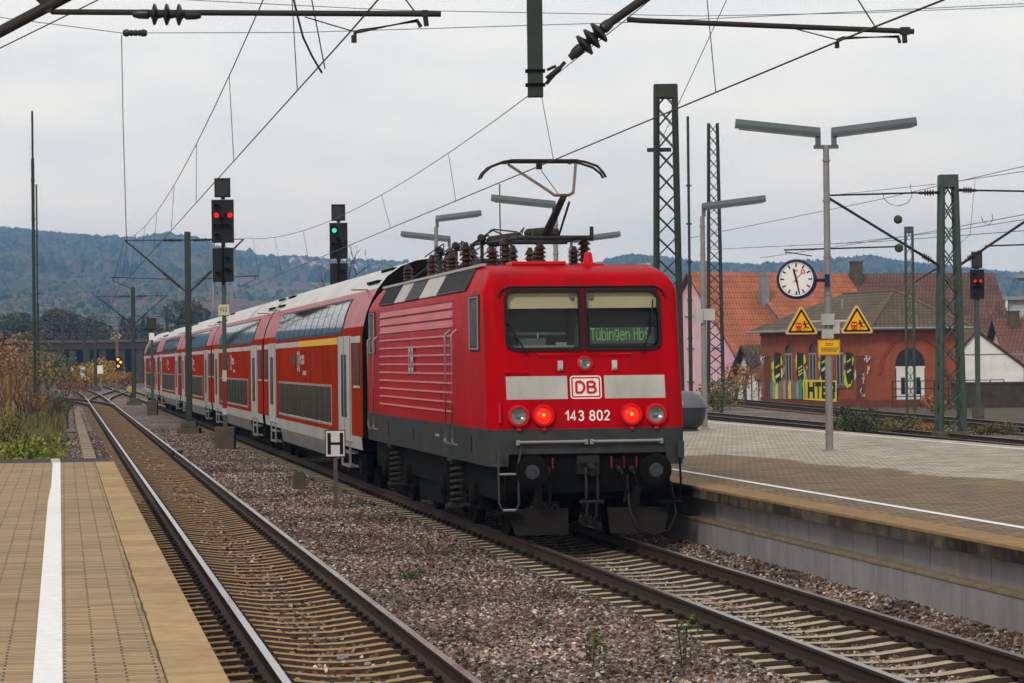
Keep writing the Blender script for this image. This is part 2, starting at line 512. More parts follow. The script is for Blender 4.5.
m_clay = M('dirty_ballast_bed', (.040, .027, .018), .9, var=.45, vscale=6, bump=.9, bscale=30)

g = MB()
N = 40
for i in range(N):
    for j in range(N):
        x0, x1 = -4000 + 8000 * i / N, -4000 + 8000 * (i+1) / N
        y0, y1 = -200 + 5900 * j / N, -200 + 5900 * (j+1) / N
        g.poly([(x0, y0, -.42), (x1, y0, -.42), (x1, y1, -.42), (x0, y1, -.42)])
tag(g.build('ground', m_earth), kind='structure')

def sheet(name, y0, y1, ny, lo, hi, nx, mat, hf, dens=None):
    me = bpy.data.meshes.new(name)
    vs, fs, at = [], [], []
    for j in range(ny + 1):
        Y = y0 + (y1 - y0) * j / ny
        a, b = lo(Y), hi(Y)
        for i in range(nx + 1):
            X = a + (b - a) * i / nx
            vs.append((X, Y, hf(X, Y)))
            if dens: at.append(dens(X, Y))
    for j in range(ny):
        for i in range(nx):
            k = j * (nx + 1) + i
            fs.append((k, k+1, k+nx+2, k+nx+1))
    me.from_pydata(vs, [], fs)
    me.materials.append(mat)
    me.shade_smooth()
    if dens:
        a = me.attributes.new('dens', 'FLOAT', 'POINT'); a.data.foreach_set('value', at)
    o = bpy.data.objects.new(name, me); COL.objects.link(o)
    return o
# ballast beds
def hfar(X, Y): return hb(X, Y) - .02
tag(sheet('ballast_bed', 120, 330, 200, lambda Y: xL(Y) - 3.2 - max(0, Y - 150) * .03, lambda Y: xR(Y) + 2.0 + max(0, Y - 180) * .12, 40, m_gravel, hfar), kind='structure')
def dens(X, Y):
    dr, dl = X - xR(Y), X - xL(Y)
    k = 1150 if Y < 34 else (850 if Y < 46 else (520 if Y < 66 else 300))
    if abs(dr) < 1.3: return k * .42
    if -1.25 < dl < .92: return k * .055
    if dl < 0: return k * .55
    return k
gr = sheet('ballast_gravel', 20, 120, 260, lambda Y: xL(Y) - (1.55 if Y < 58 else 3.2), lambda Y: xR(Y) + 1.75, 44, m_clay, hb, dens)
tag(sheet('track_bed', 20, 120, 200, lambda Y: xL(Y) - 1.38, lambda Y: xL(Y) + 1.38, 14, m_clay, lambda X, Y: hb(X, Y) + .006), kind='structure')
tag(gr, 'loose reddish grey track ballast stones between the two near tracks', 'gravel', kind='stuff')
def geo_scatter(obj, mat, smin, smax, seed, sub=1, keep=True):
    ng = bpy.data.node_groups.new('scatter', 'GeometryNodeTree')
    ng.interface.new_socket('Geometry', in_out='INPUT', socket_type='NodeSocketGeometry')
    ng.interface.new_socket('Geometry', in_out='OUTPUT', socket_type='NodeSocketGeometry')
    N_, Lk = ng.nodes, ng.links
    gi, go = N_.new('NodeGroupInput'), N_.new('NodeGroupOutput')
    dp = N_.new('GeometryNodeDistributePointsOnFaces')
    na = N_.new('GeometryNodeInputNamedAttribute'); na.data_type = 'FLOAT'; na.inputs['Name'].default_value = 'dens'
    Lk.new(gi.outputs[0], dp.inputs['Mesh']); Lk.new(na.outputs['Attribute'], dp.inputs['Density'])
    dp.inputs['Seed'].default_value = seed
    ic = N_.new('GeometryNodeMeshIcoSphere'); ic.inputs['Radius'].default_value = 1; ic.inputs['Subdivisions'].default_value = sub
    last = ic.outputs['Mesh']
    if sub > 1:
        sp = N_.new('GeometryNodeSetPosition'); nz_ = N_.new('ShaderNodeTexNoise'); nz_.inputs['Scale'].default_value = 2.2
        sub_ = N_.new('ShaderNodeVectorMath'); sub_.operation = 'SUBTRACT'; sub_.inputs[1].default_value = (.5, .5, .5)
        sc_ = N_.new('ShaderNodeVectorMath'); sc_.operation = 'SCALE'; sc_.inputs['Scale'].default_value = 1.5
        Lk.new(nz_.outputs['Color'], sub_.inputs[0]); Lk.new(sub_.outputs[0], sc_.inputs[0]); Lk.new(sc_.outputs[0], sp.inputs['Offset'])
        Lk.new(last, sp.inputs['Geometry']); last = sp.outputs[0]
    sm = N_.new('GeometryNodeSetMaterial'); sm.inputs['Material'].default_value = mat
    Lk.new(last, sm.inputs['Geometry'])
    ip = N_.new('GeometryNodeInstanceOnPoints')
    Lk.new(dp.outputs['Points'], ip.inputs['Points']); Lk.new(sm.outputs[0], ip.inputs['Instance'])
    rs = N_.new('FunctionNodeRandomValue'); rs.data_type = 'FLOAT_VECTOR'; rs.inputs[0].default_value = smin; rs.inputs[1].default_value = smax; rs.inputs['Seed'].default_value = seed + 1
    Lk.new(rs.outputs[0], ip.inputs['Scale'])
    rr = N_.new('FunctionNodeRandomValue'); rr.data_type = 'FLOAT_VECTOR'
    rr.inputs[0].default_value = (0, 0, 0) if sub == 1 else (-.15, -.15, 0); rr.inputs[1].default_value = (6.28, 6.28, 6.28) if sub == 1 else (.15, .15, 6.28); rr.inputs['Seed'].default_value = seed + 2
    Lk.new(rr.outputs[0], ip.inputs['Rotation'])
    st = N_.new('GeometryNodeStoreNamedAttribute'); st.data_type = 'FLOAT'; st.domain = 'INSTANCE'; st.inputs['Name'].default_value = 'rnd'
    rv = N_.new('FunctionNodeRandomValue'); rv.data_type = 'FLOAT'; rv.inputs['Seed'].default_value = seed + 3
    Lk.new(ip.outputs[0], st.inputs['Geometry'])
    vs = [s for s in st.inputs if s.name == 'Value' and s.enabled]
    Lk.new(rv.outputs[1], vs[0])
    if keep:
        jn = N_.new('GeometryNodeJoinGeometry')
        Lk.new(gi.outputs[0], jn.inputs[0]); Lk.new(st.outputs[0], jn.inputs[0])
        Lk.new(jn.outputs[0], go.inputs[0])
    else:
        Lk.new(st.outputs[0], go.inputs[0])
    md = obj.modifiers.new('scatter', 'NODES'); md.node_group = ng
geo_scatter(gr, m_stone, (.020, .018, .013), (.060, .050, .034), 11)

# ---------------------------------------------------------------- tracks
m_railtop = M('polished_rail_head', (.46, .45, .46), .22, metal=.95, var=.1, vscale=3, stretch=(1, .1, 1))
m_railtop2 = M('dull_rail_head', (.30, .28, .28), .32, metal=.9, var=.15, vscale=3, stretch=(1, .1, 1))
m_railweb = M('rusty_rail_web', (.046, .027, .018), .75, var=.3, vscale=5)
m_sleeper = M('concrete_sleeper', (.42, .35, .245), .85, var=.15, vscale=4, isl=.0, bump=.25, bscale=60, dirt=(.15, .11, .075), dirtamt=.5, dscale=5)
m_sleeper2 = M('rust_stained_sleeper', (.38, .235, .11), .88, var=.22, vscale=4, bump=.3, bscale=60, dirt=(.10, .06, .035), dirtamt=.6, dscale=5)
m_slside = M('dark_sleeper_side', (.045, .032, .022), .9, var=.4, vscale=6)  # sleeper sides and ends, much darker than the tops
m_clip = M('dark_rail_clip', (.016, .012, .010), .7, var=.2)
RP = [(-.036,0),(.036,0),(.037,-.022),(.033,-.038),(.009,-.05),(.008,-.135),(.03,-.15),(.075,-.160),(.075,-.172),(-.075,-.172),(-.075,-.160),(-.03,-.15),(-.008,-.135),(-.009,-.05),(-.033,-.038),(-.037,-.022)]
def rail(xf, y0, y1, off, n, parent, mt, z=0.0):
    q = MB(); rings = []
    for j in range(n + 1):
        Y = y0 + (y1 - y0) * j / n
        d = Vector((xf(Y + .5) - xf(Y - .5), 1, 0)).normalized()
        nrm = Vector((d.y, -d.x, 0))
        c = Vector((xf(Y), Y, z)) + nrm * off
        rings.append([q.pt(c + nrm * a + Vector((0, 0, b))) for a, b in RP])
    m = len(RP)
    for j in range(n):
        for k in range(m):
            q.face((rings[j][k], rings[j][(k+1) % m], rings[j+1][(k+1) % m], rings[j+1][k]), 0 if k == 0 else 1)
    q.face(rings[0], 1); q.face(rings[-1], 1)
    return q.build('rail', [mt, m_railweb], parent, smooth=50)
SX = [(-1.30, -.20), (-1.10, -.192), (-.93, -.182), (-.56, -.182), (-.40, -.204), (-.22, -.226), (0, -.230), (.22, -.226), (.40, -.204), (.56, -.182), (.93, -.182), (1.10, -.192), (1.30, -.20)]
def sleeper_into(q, T):
    q.T = T
    rings = []
    for x, z in SX:
        rings.append([q.pt((x, -.145, z - .10)), q.pt((x, -.10, z)), q.pt((x, .10, z)), q.pt((x, .145, z - .10))])
    for i in range(len(rings) - 1):
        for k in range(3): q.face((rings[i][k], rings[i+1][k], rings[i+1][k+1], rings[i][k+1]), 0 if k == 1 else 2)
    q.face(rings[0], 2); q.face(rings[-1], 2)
    for s in (-1, 1):
        for d in (-.115, .115):
            x = s * .7535 + d
            q.box(x - .04, x + .04, -.07, .07, -.18, -.150, 1)
            q.box(x - .022, x + .022, -.028, .028, -.150, -.118, 1)
            q.tube([(x - .03, -.06, -.14), (x + .03, -.05, -.125), (x + .03, .05, -.125), (x - .03, .06, -.14)], .012, 5, 1)
def track(name, label, xf, y0, y1, n, mat_sl, mat_top, vis=None, sp=.6, z=0.0, sl_end=None, group=None):
    t = tag(bpy.data.objects.new(name, None), label, 'track', group)
    COL.objects.link(t)
    t.location = (xf(y0), y0, z)
    bpy.context.view_layer.update()
    inv = t.matrix_world.inverted()
    for s in (-1, 1):
        r = rail(xf, y0, y1, s * .7535, n, t, mat_top, z); r.matrix_parent_inverse = inv
    proto = None; rest = MB(); cnt = 0
    Y = vis if vis else y0
    end = sl_end or y1
    while Y < end:
        d = Vector((xf(Y + .5) - xf(Y - .5), 1, 0)).normalized()
        T = Matrix.Translation((xf(Y), Y, z + random.uniform(-.006, .004))) @ Matrix.Rotation(math.atan2(-d.x, d.y) + random.uniform(-.008, .008), 4, 'Z')
        if vis and cnt < 100:
            if proto is None:
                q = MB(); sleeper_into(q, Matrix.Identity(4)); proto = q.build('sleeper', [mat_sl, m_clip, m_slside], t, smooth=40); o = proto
            else:
                o = proto.copy(); COL.objects.link(o)
            o.parent = t; o.matrix_parent_inverse = inv; o.matrix_basis = T
        else:
            sleeper_into(rest, T)
        cnt += 1
        Y += sp / math.sqrt(1 + d.x * d.x) * 1.0
    if rest.v:
        rest.T = None
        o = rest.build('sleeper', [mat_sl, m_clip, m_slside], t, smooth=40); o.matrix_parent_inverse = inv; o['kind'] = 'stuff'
    return t
track('railway_track', 'right hand track with pale concrete sleepers running under the red train', xR, 14, 420, 60, m_sleeper, m_railtop2, vis=22.3, sl_end=330)
track('railway_track', 'empty left hand track with shiny rails and brown sleepers beside the brick platform', xL, 14, 420, 80, m_sleeper2, m_railtop, vis=21.6, sl_end=300)
def xC(Y):                                   # crossover between the two tracks, far ahead
    k = min(1, max(0, (Y - 205) / 110.0)); k = k * k * (3 - 2 * k)
    return xL(Y) * (1 - k) + xR(Y) * k
track('railway_track', 'distant crossover track linking the empty track to the train track', xC, 205, 320, 40, m_sleeper2, m_railtop2, z=-.004)
def xD(Y):
    k = min(1, max(0, (Y - 185) / 80.0)); k = k * k * (3 - 2 * k)
    return xL(Y) - 5.0 * k - .0006 * max(0, Y - 200) ** 2 * .4
track('railway_track', 'distant siding branching off to the left in front of the bridge', xD, 190, 400, 40, m_sleeper2, m_railtop2, z=-.006)
def xT1(Y): return 25.75 - .1222 * Y
def xT2(Y): return 26.65 - .0711 * Y
bs = sheet('ballast_bed', 40, 330, 60, lambda Y: xT1(Y) - 2.2, lambda Y: max(xT1(Y), xT2(Y)) + 2.4, 16, m_gravel, lambda X, Y: -.30 + .05 * mnoise.noise(Vector((X * .6, Y * .3, 2))))
tag(bs, kind='structure')
track('railway_track', 'rusty track just beyond the far edge of the right platform', xT1, 45, 260, 20, m_sleeper2, m_railtop2, z=-.03)
track('railway_track', 'rusty track in front of the brick station building', xT2, 45, 260, 20, m_sleeper2, m_railtop2, z=-.03)
# cable trough along the left track
q = MB()
for k in range(46):
    Y = 76 + k * 2.0
    c = Vector((xL(Y) - 1.80, Y, 0)); d = Vector((-.157, 1, 0)).normalized()
    q.bar(c + Vector((0, 0, -.16)), c + d * 1.97 + Vector((0, 0, -.18)), .36, .16)
tag(q.build('cable_trough', M('trough_concrete', (.30, .24, .16), .9, var=.2, bump=.3, isl=.1)), 'pale concrete cable trough beside the left track beyond the platform end', 'cable trough')

# ---------------------------------------------------------------- platforms
def paving(name, c1, c2, mortar, bw, rh, off, ms, rot, stain=None, var=.2):
    m = bpy.data.materials.new(name); m.use_nodes = True
    t = m.node_tree; b = t.nodes['Principled BSDF']
    c = t.nodes.new('ShaderNodeTexCoord')
    nw = t.nodes.new('ShaderNodeTexNoise'); nw.inputs['Scale'].default_value = .8
    t.links.new(c.outputs['Object'], nw.inputs['Vector'])
    wv = t.nodes.new('ShaderNodeVectorMath'); wv.operation = 'MULTIPLY_ADD'
    wv.inputs[1].default_value = (.012, .012, 0)
    t.links.new(nw.outputs['Color'], wv.inputs[0]); t.links.new(c.outputs['Object'], wv.inputs[2])
    mp = t.nodes.new('ShaderNodeMapping'); mp.inputs['Rotation'].default_value = (0, 0, rot)
    t.links.new(wv.outputs[0], mp.inputs[0])
    br = t.nodes.new('ShaderNodeTexBrick')
    br.offset = off; br.squash = 1
    br.inputs['Color1'].default_value = (*c1, 1); br.inputs['Color2'].default_value = (*c2, 1); br.inputs['Mortar'].default_value = (*mortar, 1)
    br.inputs['Scale'].default_value = 1; br.inputs['Mortar Size'].default_value = ms; br.inputs['Mortar Smooth'].default_value = .3
    br.inputs['Bias'].default_value = 0; br.inputs['Brick Width'].default_value = bw; br.inputs['Row Height'].default_value = rh
    t.links.new(mp.outputs[0], br.inputs['Vector'])
    n = t.nodes.new('ShaderNodeTexNoise'); n.inputs['Scale'].default_value = 1.1; n.inputs['Detail'].default_value = 8; n.inputs['Roughness'].default_value = .7
    t.links.new(c.outputs['Object'], n.inputs['Vector'])
    mr = t.nodes.new('ShaderNodeMapRange'); mr.inputs[1].default_value, mr.inputs[2].default_value = .3, .7
    mr.inputs[3].default_value, mr.inputs[4].default_value = 1 - var, 1 + var
    t.links.new(n.outputs[0], mr.inputs[0])
    s = t.nodes.new('ShaderNodeVectorMath'); s.operation = 'SCALE'
    t.links.new(br.outputs['Color'], s.inputs[0]); t.links.new(mr.outputs[0], s.inputs['Scale'])
    last = s.outputs[0]
    if stain:
        a = t.nodes.new('ShaderNodeAttribute'); a.attribute_name = 'stain'
        n2 = t.nodes.new('ShaderNodeTexNoise'); n2.inputs['Scale'].default_value = 2.5; n2.inputs['Detail'].default_value = 6
        t.links.new(c.outputs['Object'], n2.inputs['Vector'])
        ad = t.nodes.new('ShaderNodeMath'); ad.operation = 'MULTIPLY_ADD'; ad.inputs[1].default_value = .5; ad.inputs[2].default_value = -.25
        t.links.new(n2.outputs[0], ad.inputs[0])
        a2 = t.nodes.new('ShaderNodeMath'); a2.operation = 'ADD'
        t.links.new(ad.outputs[0], a2.inputs[0]); t.links.new(a.outputs['Fac'], a2.inputs[1])
        m2 = t.nodes.new('ShaderNodeMapRange'); m2.inputs[1].default_value, m2.inputs[2].default_value = .46, .54
        t.links.new(a2.outputs[0], m2.inputs[0])
        mx = t.nodes.new('ShaderNodeMix'); mx.data_type = 'RGBA'; mx.blend_type = 'MULTIPLY'
        t.links.new(m2.outputs[0], mx.inputs[0]); t.links.new(last, mx.inputs[6]); mx.inputs[7].default_value = (*stain, 1)
        last = mx.outputs[2]
    t.links.new(last, b.inputs['Base Color'])
    b.inputs['Roughness'].default_value = .8
    bp = t.nodes.new('ShaderNodeBump'); bp.inputs['Strength'].default_value = .5; bp.inputs['Distance'].default_value = .01; bp.invert = True
    t.links.new(br.outputs['Fac'], bp.inputs['Height']); t.links.new(bp.outputs[0], b.inputs['Normal'])
    return m
m_pavL = paving('tan_brick_paving', (.40, .27, .13), (.24, .155, .07), (.045, .03, .015), .36, .10, 0.5, .009, -math.atan(.157))
m_pavR = paving('pale_block_paving', (.48, .42, .33), (.28, .24, .18), (.08, .06, .04), .32, .22, .5, .02, TH * -1, stain=(.44, .335, .185), var=.28)
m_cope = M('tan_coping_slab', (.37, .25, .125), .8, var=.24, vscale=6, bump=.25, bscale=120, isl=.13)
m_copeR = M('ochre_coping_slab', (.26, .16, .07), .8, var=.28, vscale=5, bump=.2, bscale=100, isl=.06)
m_copeside = M('stained_shadowed_coping_face', (.028, .020, .015), .9, var=.6, vscale=1.7, isl=.5, dirt=(.17, .14, .10), dirtamt=1.0, dscale=1.1)  # stained face, its colour also darkened to carry the shadow under the coping
m_wall = M('grey_wall_slab', (.25, .237, .243), .8, var=.16, vscale=2, bump=.15, bscale=60, isl=.07, dirt=(.13, .12, .115), dirtamt=.6, dscale=1.2, stretch=(1.2, 1.2, .7))
m_ledge = M('mossy_ledge', (.21, .16, .10), .9, var=.3, vscale=5)
m_line = M('white_platform_line', (.80, .80, .80), .6, var=.05, vscale=8, dirt=(.4, .37, .33), dirtamt=.35, dscale=9)
m_gap = M('dark_joint', (.03, .03, .03), .9)
# left platform (in its own frame: u to the right of the track direction, v along)
AL = math.atan(.157)
def pl(u, v, z): return Vector((math.cos(AL) * u - math.sin(AL) * v, math.sin(AL) * u + math.cos(AL) * v, z))
lt = tag(bpy.data.objects.new('station_platform', None), 'tan brick platform with a wavy white line beside the empty left track', 'platform')
COL.objects.link(lt)
EL = .94 * math.cos(AL)                        # u of the platform edge
VE = 54.6
q = MB(Matrix.Rotation(AL, 4, 'Z'))
q.box(-9, EL - .36, -12, VE, ZP - .3, ZP)
pv = q.build('paving', m_pavL, lt)
q = MB(Matrix.Rotation(AL, 4, 'Z'))
v = -10.0
while v < VE - .01:
    q.box(EL - .352, EL, v, min(v + .970, VE), ZP - .12, ZP + .004)
    v += 1.0
q.build('coping', m_cope, lt, bevel=.006)
q = MB(Matrix.Rotation(AL, 4, 'Z'))
q.box(-9, EL - .12, -12, VE - .02, -.5, ZP - .12)
q.build('platform_wall', m_dconc, lt)
q = MB(Matrix.Rotation(AL, 4, 'Z'))
rnd = random.Random(5); pts_, rr_ = [], []
v = 0
while v < VE:
    pts_.append((EL - .358 + rnd.uniform(-.008, .008), v, ZP + .0)); rr_.append(rnd.choice((.003, .005, .008, .012)) * (1 if v < 28 else .5)); v += .4
q.tube(pts_, rr_, 5)
q.build('moss_seam', M('green_moss', (.06, .07, .02), .95, var=.4), lt)
# wavy white line
def wr(v): return -.02 - .0013 * (v - 16) 
def wlf(v):
    k = min(1, max(0, (v - 38) / 7)); k = k * k * (3 - 2 * k)
    return wr(v) - .172 + .030 * k
def wl(v): return (wr(v) + wlf(v)) / 2
q = MB(Matrix.Rotation(AL, 4, 'Z'))
vv = [-10 + .5 * k for k in range(int((VE + 10) / .5) + 1)]
for a, b in zip(vv[:-1], vv[1:]):
    q.poly([(wlf(a), a, ZP + .004), (wr(a), a, ZP + .004), (wr(b), b, ZP + .004), (wlf(b), b, ZP + .004)])
q.build('safety_line', m_line, lt)
# asphalt strip at its end
q = MB(Matrix.Rotation(AL, 4, 'Z')); q.box(-9, EL - .05, VE + .01, VE + 3.2, ZP - 1.2, ZP - .03)
asph = q.build('asphalt_ramp', M('dark_asphalt', (.05, .048, .047), .9, var=.3, vscale=8, bump=.3), lt)
q = MB(Matrix.Rotation(AL, 4, 'Z')); q.poly([(wl(VE) - .1, VE + .05, ZP - .026), (wl(VE) + .08, VE + .05, ZP - .026), (wl(VE) + .05, VE + 3.1, ZP - .026), (wl(VE) - .12, VE + 3.1, ZP - .026)])
q.build('safety_line', M('worn_white_line', (.42, .40, .38), .7, var=.3, vscale=8), lt)

# right platform
rt = tag(bpy.data.objects.new('station_platform', None), 'wide block paved platform with a grey slab wall right of the train', 'platform')
COL.objects.link(rt)
def pr(u, v, z=0.0):                            # u right of the platform edge, v along the track from the camera's foot
    c, s = math.cos(TH), math.sin(TH)
    return Vector((9.20 * 1.0 + c * u - s * v, s * u + c * v, z))
TR = Matrix.Translation((9.20, 0, 0)) @ Matrix.Rotation(TH, 4, 'Z')
WID = 10.1
me_v, me_f, st = [], [], []
us = [.47 + k * (WID - .47) / 36 for k in range(37)]; vs_ = [-5 + .5 * k for k in range(370)]
for v in vs_:
    for u in us:
        me_v.append(tuple(TR @ Vector((u, v + 0.0, ZP))))
        lim = 4.3 + .5 * math.sin(v * .21) + mnoise.noise(Vector((v * .4, 0, 3))) * .5
        dd = min(lim - u, (54.5 - .55 * abs(u - 3.5) - v) * .8 + mnoise.noise(Vector((u * .6, 7, 0))) * .8)
        st.append(max(0, min(1, .5 + dd * .5)))
nu = len(us)
for j in range(len(vs_) - 1):
    for i in range(nu - 1):
        k = j * nu + i
        me_f.append((k, k+1, k+nu+1, k+nu))
me = bpy.data.meshes.new('paving'); me.from_pydata(me_v, [], me_f); me.materials.append(m_pavR)
a = me.attributes.new('stain', 'FLOAT', 'POINT'); a.data.foreach_set('value', st)
o = bpy.data.objects.new('paving', me); COL.objects.link(o); o.parent = rt
q = MB(TR)
v = 10.0
while v < 180:
    q.box(0, .465, v, v + 1.193, ZP - .035, ZP + .004)
    v += 1.2
q.build('coping', m_copeR, rt, bevel=.006)
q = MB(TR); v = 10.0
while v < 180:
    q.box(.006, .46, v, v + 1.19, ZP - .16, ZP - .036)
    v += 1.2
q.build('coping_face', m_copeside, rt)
q = MB(TR); v = 10.0
while v < 180:
    q.box(.20, .34, v, v + .980, .30, ZP - .16)
    q.box(.05, .22, v + .5, v + 1.480, -.5, .262)
    v += 1.0
q.build('platform_wall', m_wall, rt)
q = MB(TR); q.box(.208, .5, 5, 180, .27, ZP - .17); q.box(.062, .5, 5, 180, -.5, .25); q.build('wall_joint', m_gap, rt)
q = MB(TR); v = 10.0
while v < 180:
    q.box(.035, .25, v, v + 1.995, .262, .303); v += 2.0
q.build('wall_ledge', m_ledge, rt, bevel=.006)
q = MB(TR); q.poly([(1.0, -5, ZP + .004), (1.12, -5, ZP + .004), (1.12, 178, ZP + .004), (1.0, 178, ZP + .004)])
q.poly([(WID - .62, -5, ZP + .004), (WID - .50, -5, ZP + .004), (WID - .50, 178, ZP + .004), (WID - .62, 178, ZP + .004)])
q.build('safety_line', m_line, rt)
q = MB(TR); q.box(WID - .02, WID + .03, -5, 179, -.5, ZP - .002); q.box(.4, WID, -5, 179, -.5, ZP - .25); q.build('platform_wall', m_dconc, rt)
# ================================================================ hills
KEY = [(-700, 225), (-300, 228), (0, 238), (60, 241.5), (110, 244.5), (135, 248), (165, 243), (195, 247), (230, 254), (270, 262), (300, 261), (340, 266), (400, 266), (460, 272), (520, 272), (600, 266), (625, 258), (650, 260), (700, 268), (760, 271), (820, 268), (870, 262), (900, 267), (960, 274), (1024, 280), (1300, 284), (1800, 280)]
def ridge(x):
    for (a, b) in zip(KEY[:-1], KEY[1:]):
        if a[0] <= x <= b[0]:
            k = (x - a[0]) / (b[0] - a[0])
            return a[1] + (b[1] - a[1]) * k
    return KEY[-1][1]
HY0, HY1, HYR = 850.0, 5600.0, 4700.0
def hill_z(x, Y):
    hz = 360.4 - .011 * (x - 512)
    H = (hz - ridge(x) - 5.5) * HYR / 2860.0 + CAM_H
    s = (Y - HY0) / (HYR - HY0)
    if s <= 0: z = 0
    elif s < 1:
        lo = .28 * H
        k = s
        z = H * (.55 * k + .45 * (k * k * (3 - 2 * k)))
    else: z = H * (1 - .35 * ((Y - HYR) / (HY1 - HYR)))
    X = (x - 512) / 2860.0 * Y
    n = mnoise.fractal(Vector((X * .002, Y * .002, 1.3)), 1.0, 2.0, 4)
    return z - .42 + n * 12 * min(1, max(0, s * 3)) * (1 if s < .9 else max(.25, 1 - (s - .9) * 6))
dn2 = []
def hill_patch():
    vs, fs, dn = [], [], []
    dn2.clear()
    xs = [-260 + 10 * i for i in range(154)]
    ys = [HY0 + (HY1 - HY0) * j / 70 for j in range(71)]
    DS = .8
    for Y in ys:
        for x in xs:
            X = (x - 512) / 2860.0 * Y
            vs.append((X, Y, hill_z(x, Y)))
            s = (Y - HY0) / (HYR - HY0)
            n = mnoise.fractal(Vector((X * .003, Y * .003, 4)), 1.0, 2.0, 3)
            left = x < 205
            d = 0.0
            if left:
                if s > .42 + .12 * n: d = .010 + .006 * n
                elif s > .10: d = .0006 if n < .2 else .004
                else: d = .004
                if s > .8: d = .016
            elif x < 560:
                if s > .86: d = .014
                elif n > .25: d = .003
                else: d = .0003
            else:
                d = .014 if s > .45 + .2 * n else .003
            if 285 < x < 430 and .62 < s < .95: d *= .06
            if 575 < x < 640 and .7 < s < .93: d *= .3
            d2 = 0.0
            if s < .46 and x < 560:
                d = 0
                if x < 210: d2 = .010 + .012 * n if s > .20 + .06 * n else (.0012 if n > .1 else .0002)
                else: d2 = .0012 + .004 * max(0, n)
            dn.append(max(0, d * DS)); dn2.append(max(0, d2))
    nx = len(xs)
    for j in range(len(ys) - 1):
        for i in range(nx - 1):
            k = j * nx + i
            fs.append((k, k+1, k+nx+1, k+nx))
    return vs, fs, dn
vs, fs, dn = hill_patch()
# hillside: forest floor, meadow, terraced vineyards
m = bpy.data.materials.new('hillside'); m.use_nodes = True
t = m.node_tree; b = t.nodes['Principled BSDF']; b.inputs['Roughness'].default_value = 1; b.inputs['Specular IOR Level'].default_value = 0
c = t.nodes.new('ShaderNodeTexCoord')
n1 = t.nodes.new('ShaderNodeTexNoise'); n1.inputs['Scale'].default_value = .005; n1.inputs['Detail'].default_value = 6
t.links.new(c.outputs['Object'], n1.inputs['Vector'])
v = t.nodes.new('ShaderNodeTexVoronoi'); v.inputs['Scale'].default_value = .009; t.links.new(c.outputs['Object'], v.inputs['Vector'])
sp = t.nodes.new('ShaderNodeSeparateColor'); t.links.new(v.outputs['Color'], sp.inputs[0])
ad = t.nodes.new('ShaderNodeMath'); ad.operation = 'MULTIPLY_ADD'; ad.inputs[1].default_value = .45
t.links.new(sp.outputs[0], ad.inputs[0]); t.links.new(n1.outputs[0], ad.inputs[2])
r = t.nodes.new('ShaderNodeValToRGB')
el = r.color_ramp.elements
el[0].position, el[0].color = .38, (.06, .08, .03, 1)
el[1].position, el[1].color = 1.0, (.14, .10, .05, 1)
for p_, cc in ((.50, (.12, .16, .06, 1)), (.60, (.17, .24, .08, 1)), (.72, (.16, .12, .07, 1)), (.85, (.17, .10, .075, 1))):
    k = el.new(p_); k.color = cc
t.links.new(ad.outputs[0], r.inputs[0])
sx = t.nodes.new('ShaderNodeSeparateXYZ'); t.links.new(c.outputs['Object'], sx.inputs[0])
near = t.nodes.new('ShaderNodeMapRange'); near.inputs[1].default_value, near.inputs[2].default_value = 1200, 1900; near.inputs[3].default_value, near.inputs[4].default_value = 1, 0
t.links.new(sx.outputs['Y'], near.inputs[0])
mx = t.nodes.new('ShaderNodeMix'); mx.data_type = 'RGBA'
ml = t.nodes.new('ShaderNodeMath'); ml.operation = 'MULTIPLY'; ml.inputs[1].default_value = .75
t.links.new(near.outputs[0], ml.inputs[0]); t.links.new(ml.outputs[0], mx.inputs[0])
t.links.new(r.outputs[0], mx.inputs[6]); mx.inputs[7].default_value = (.15, .085, .06, 1)
t.links.new(mx.outputs[2], b.inputs['Base Color'])
m_hill = m
me = bpy.data.meshes.new('hills'); me.from_pydata(vs, [], fs); me.materials.append(m_hill); me.shade_smooth()
o = bpy.data.objects.new('hills', me); COL.objects.link(o); tag(o, kind='structure')
me2 = bpy.data.meshes.new('hillside_woods'); me2.from_pydata(vs, [], fs)
a = me2.attributes.new('dens', 'FLOAT', 'POINT'); a.data.foreach_set('value', dn)
wd = bpy.data.objects.new('hillside_woods', me2); COL.objects.link(wd)
def instmat(name, stops):
    m = bpy.data.materials.new(name); m.use_nodes = True
    t = m.node_tree; b = t.nodes['Principled BSDF']; b.inputs['Roughness'].default_value = 1; b.inputs['Specular IOR Level'].default_value = .05
    a = t.nodes.new('ShaderNodeAttribute'); a.attribute_type = 'INSTANCER'; a.attribute_name = 'rnd'
    r = t.nodes.new('ShaderNodeValToRGB'); el = r.color_ramp.elements
    el[0].position, el[0].color = stops[0][0], (*stops[0][1], 1); el[1].position, el[1].color = stops[1][0], (*stops[1][1], 1)
    for p_, cc in stops[2:]:
        k = el.new(p_); k.color = (*cc, 1)
    t.links.new(a.outputs['Fac'], r.inputs[0])
    n = t.nodes.new('ShaderNodeTexNoise'); n.inputs['Scale'].default_value = 3; n.inputs['Detail'].default_value = 4
    c = t.nodes.new('ShaderNodeTexCoord'); t.links.new(c.outputs['Object'], n.inputs['Vector'])
    mr = t.nodes.new('ShaderNodeMapRange'); mr.inputs[1].default_value, mr.inputs[2].default_value = .3, .7; mr.inputs[3].default_value, mr.inputs[4].default_value = .6, 1.35
    t.links.new(n.outputs[0], mr.inputs[0])
    s = t.nodes.new('ShaderNodeVectorMath'); s.operation = 'SCALE'; t.links.new(r.outputs[0], s.inputs[0]); t.links.new(mr.outputs[0], s.inputs['Scale'])
    t.links.new(s.outputs[0], b.inputs['Base Color'])
    return m
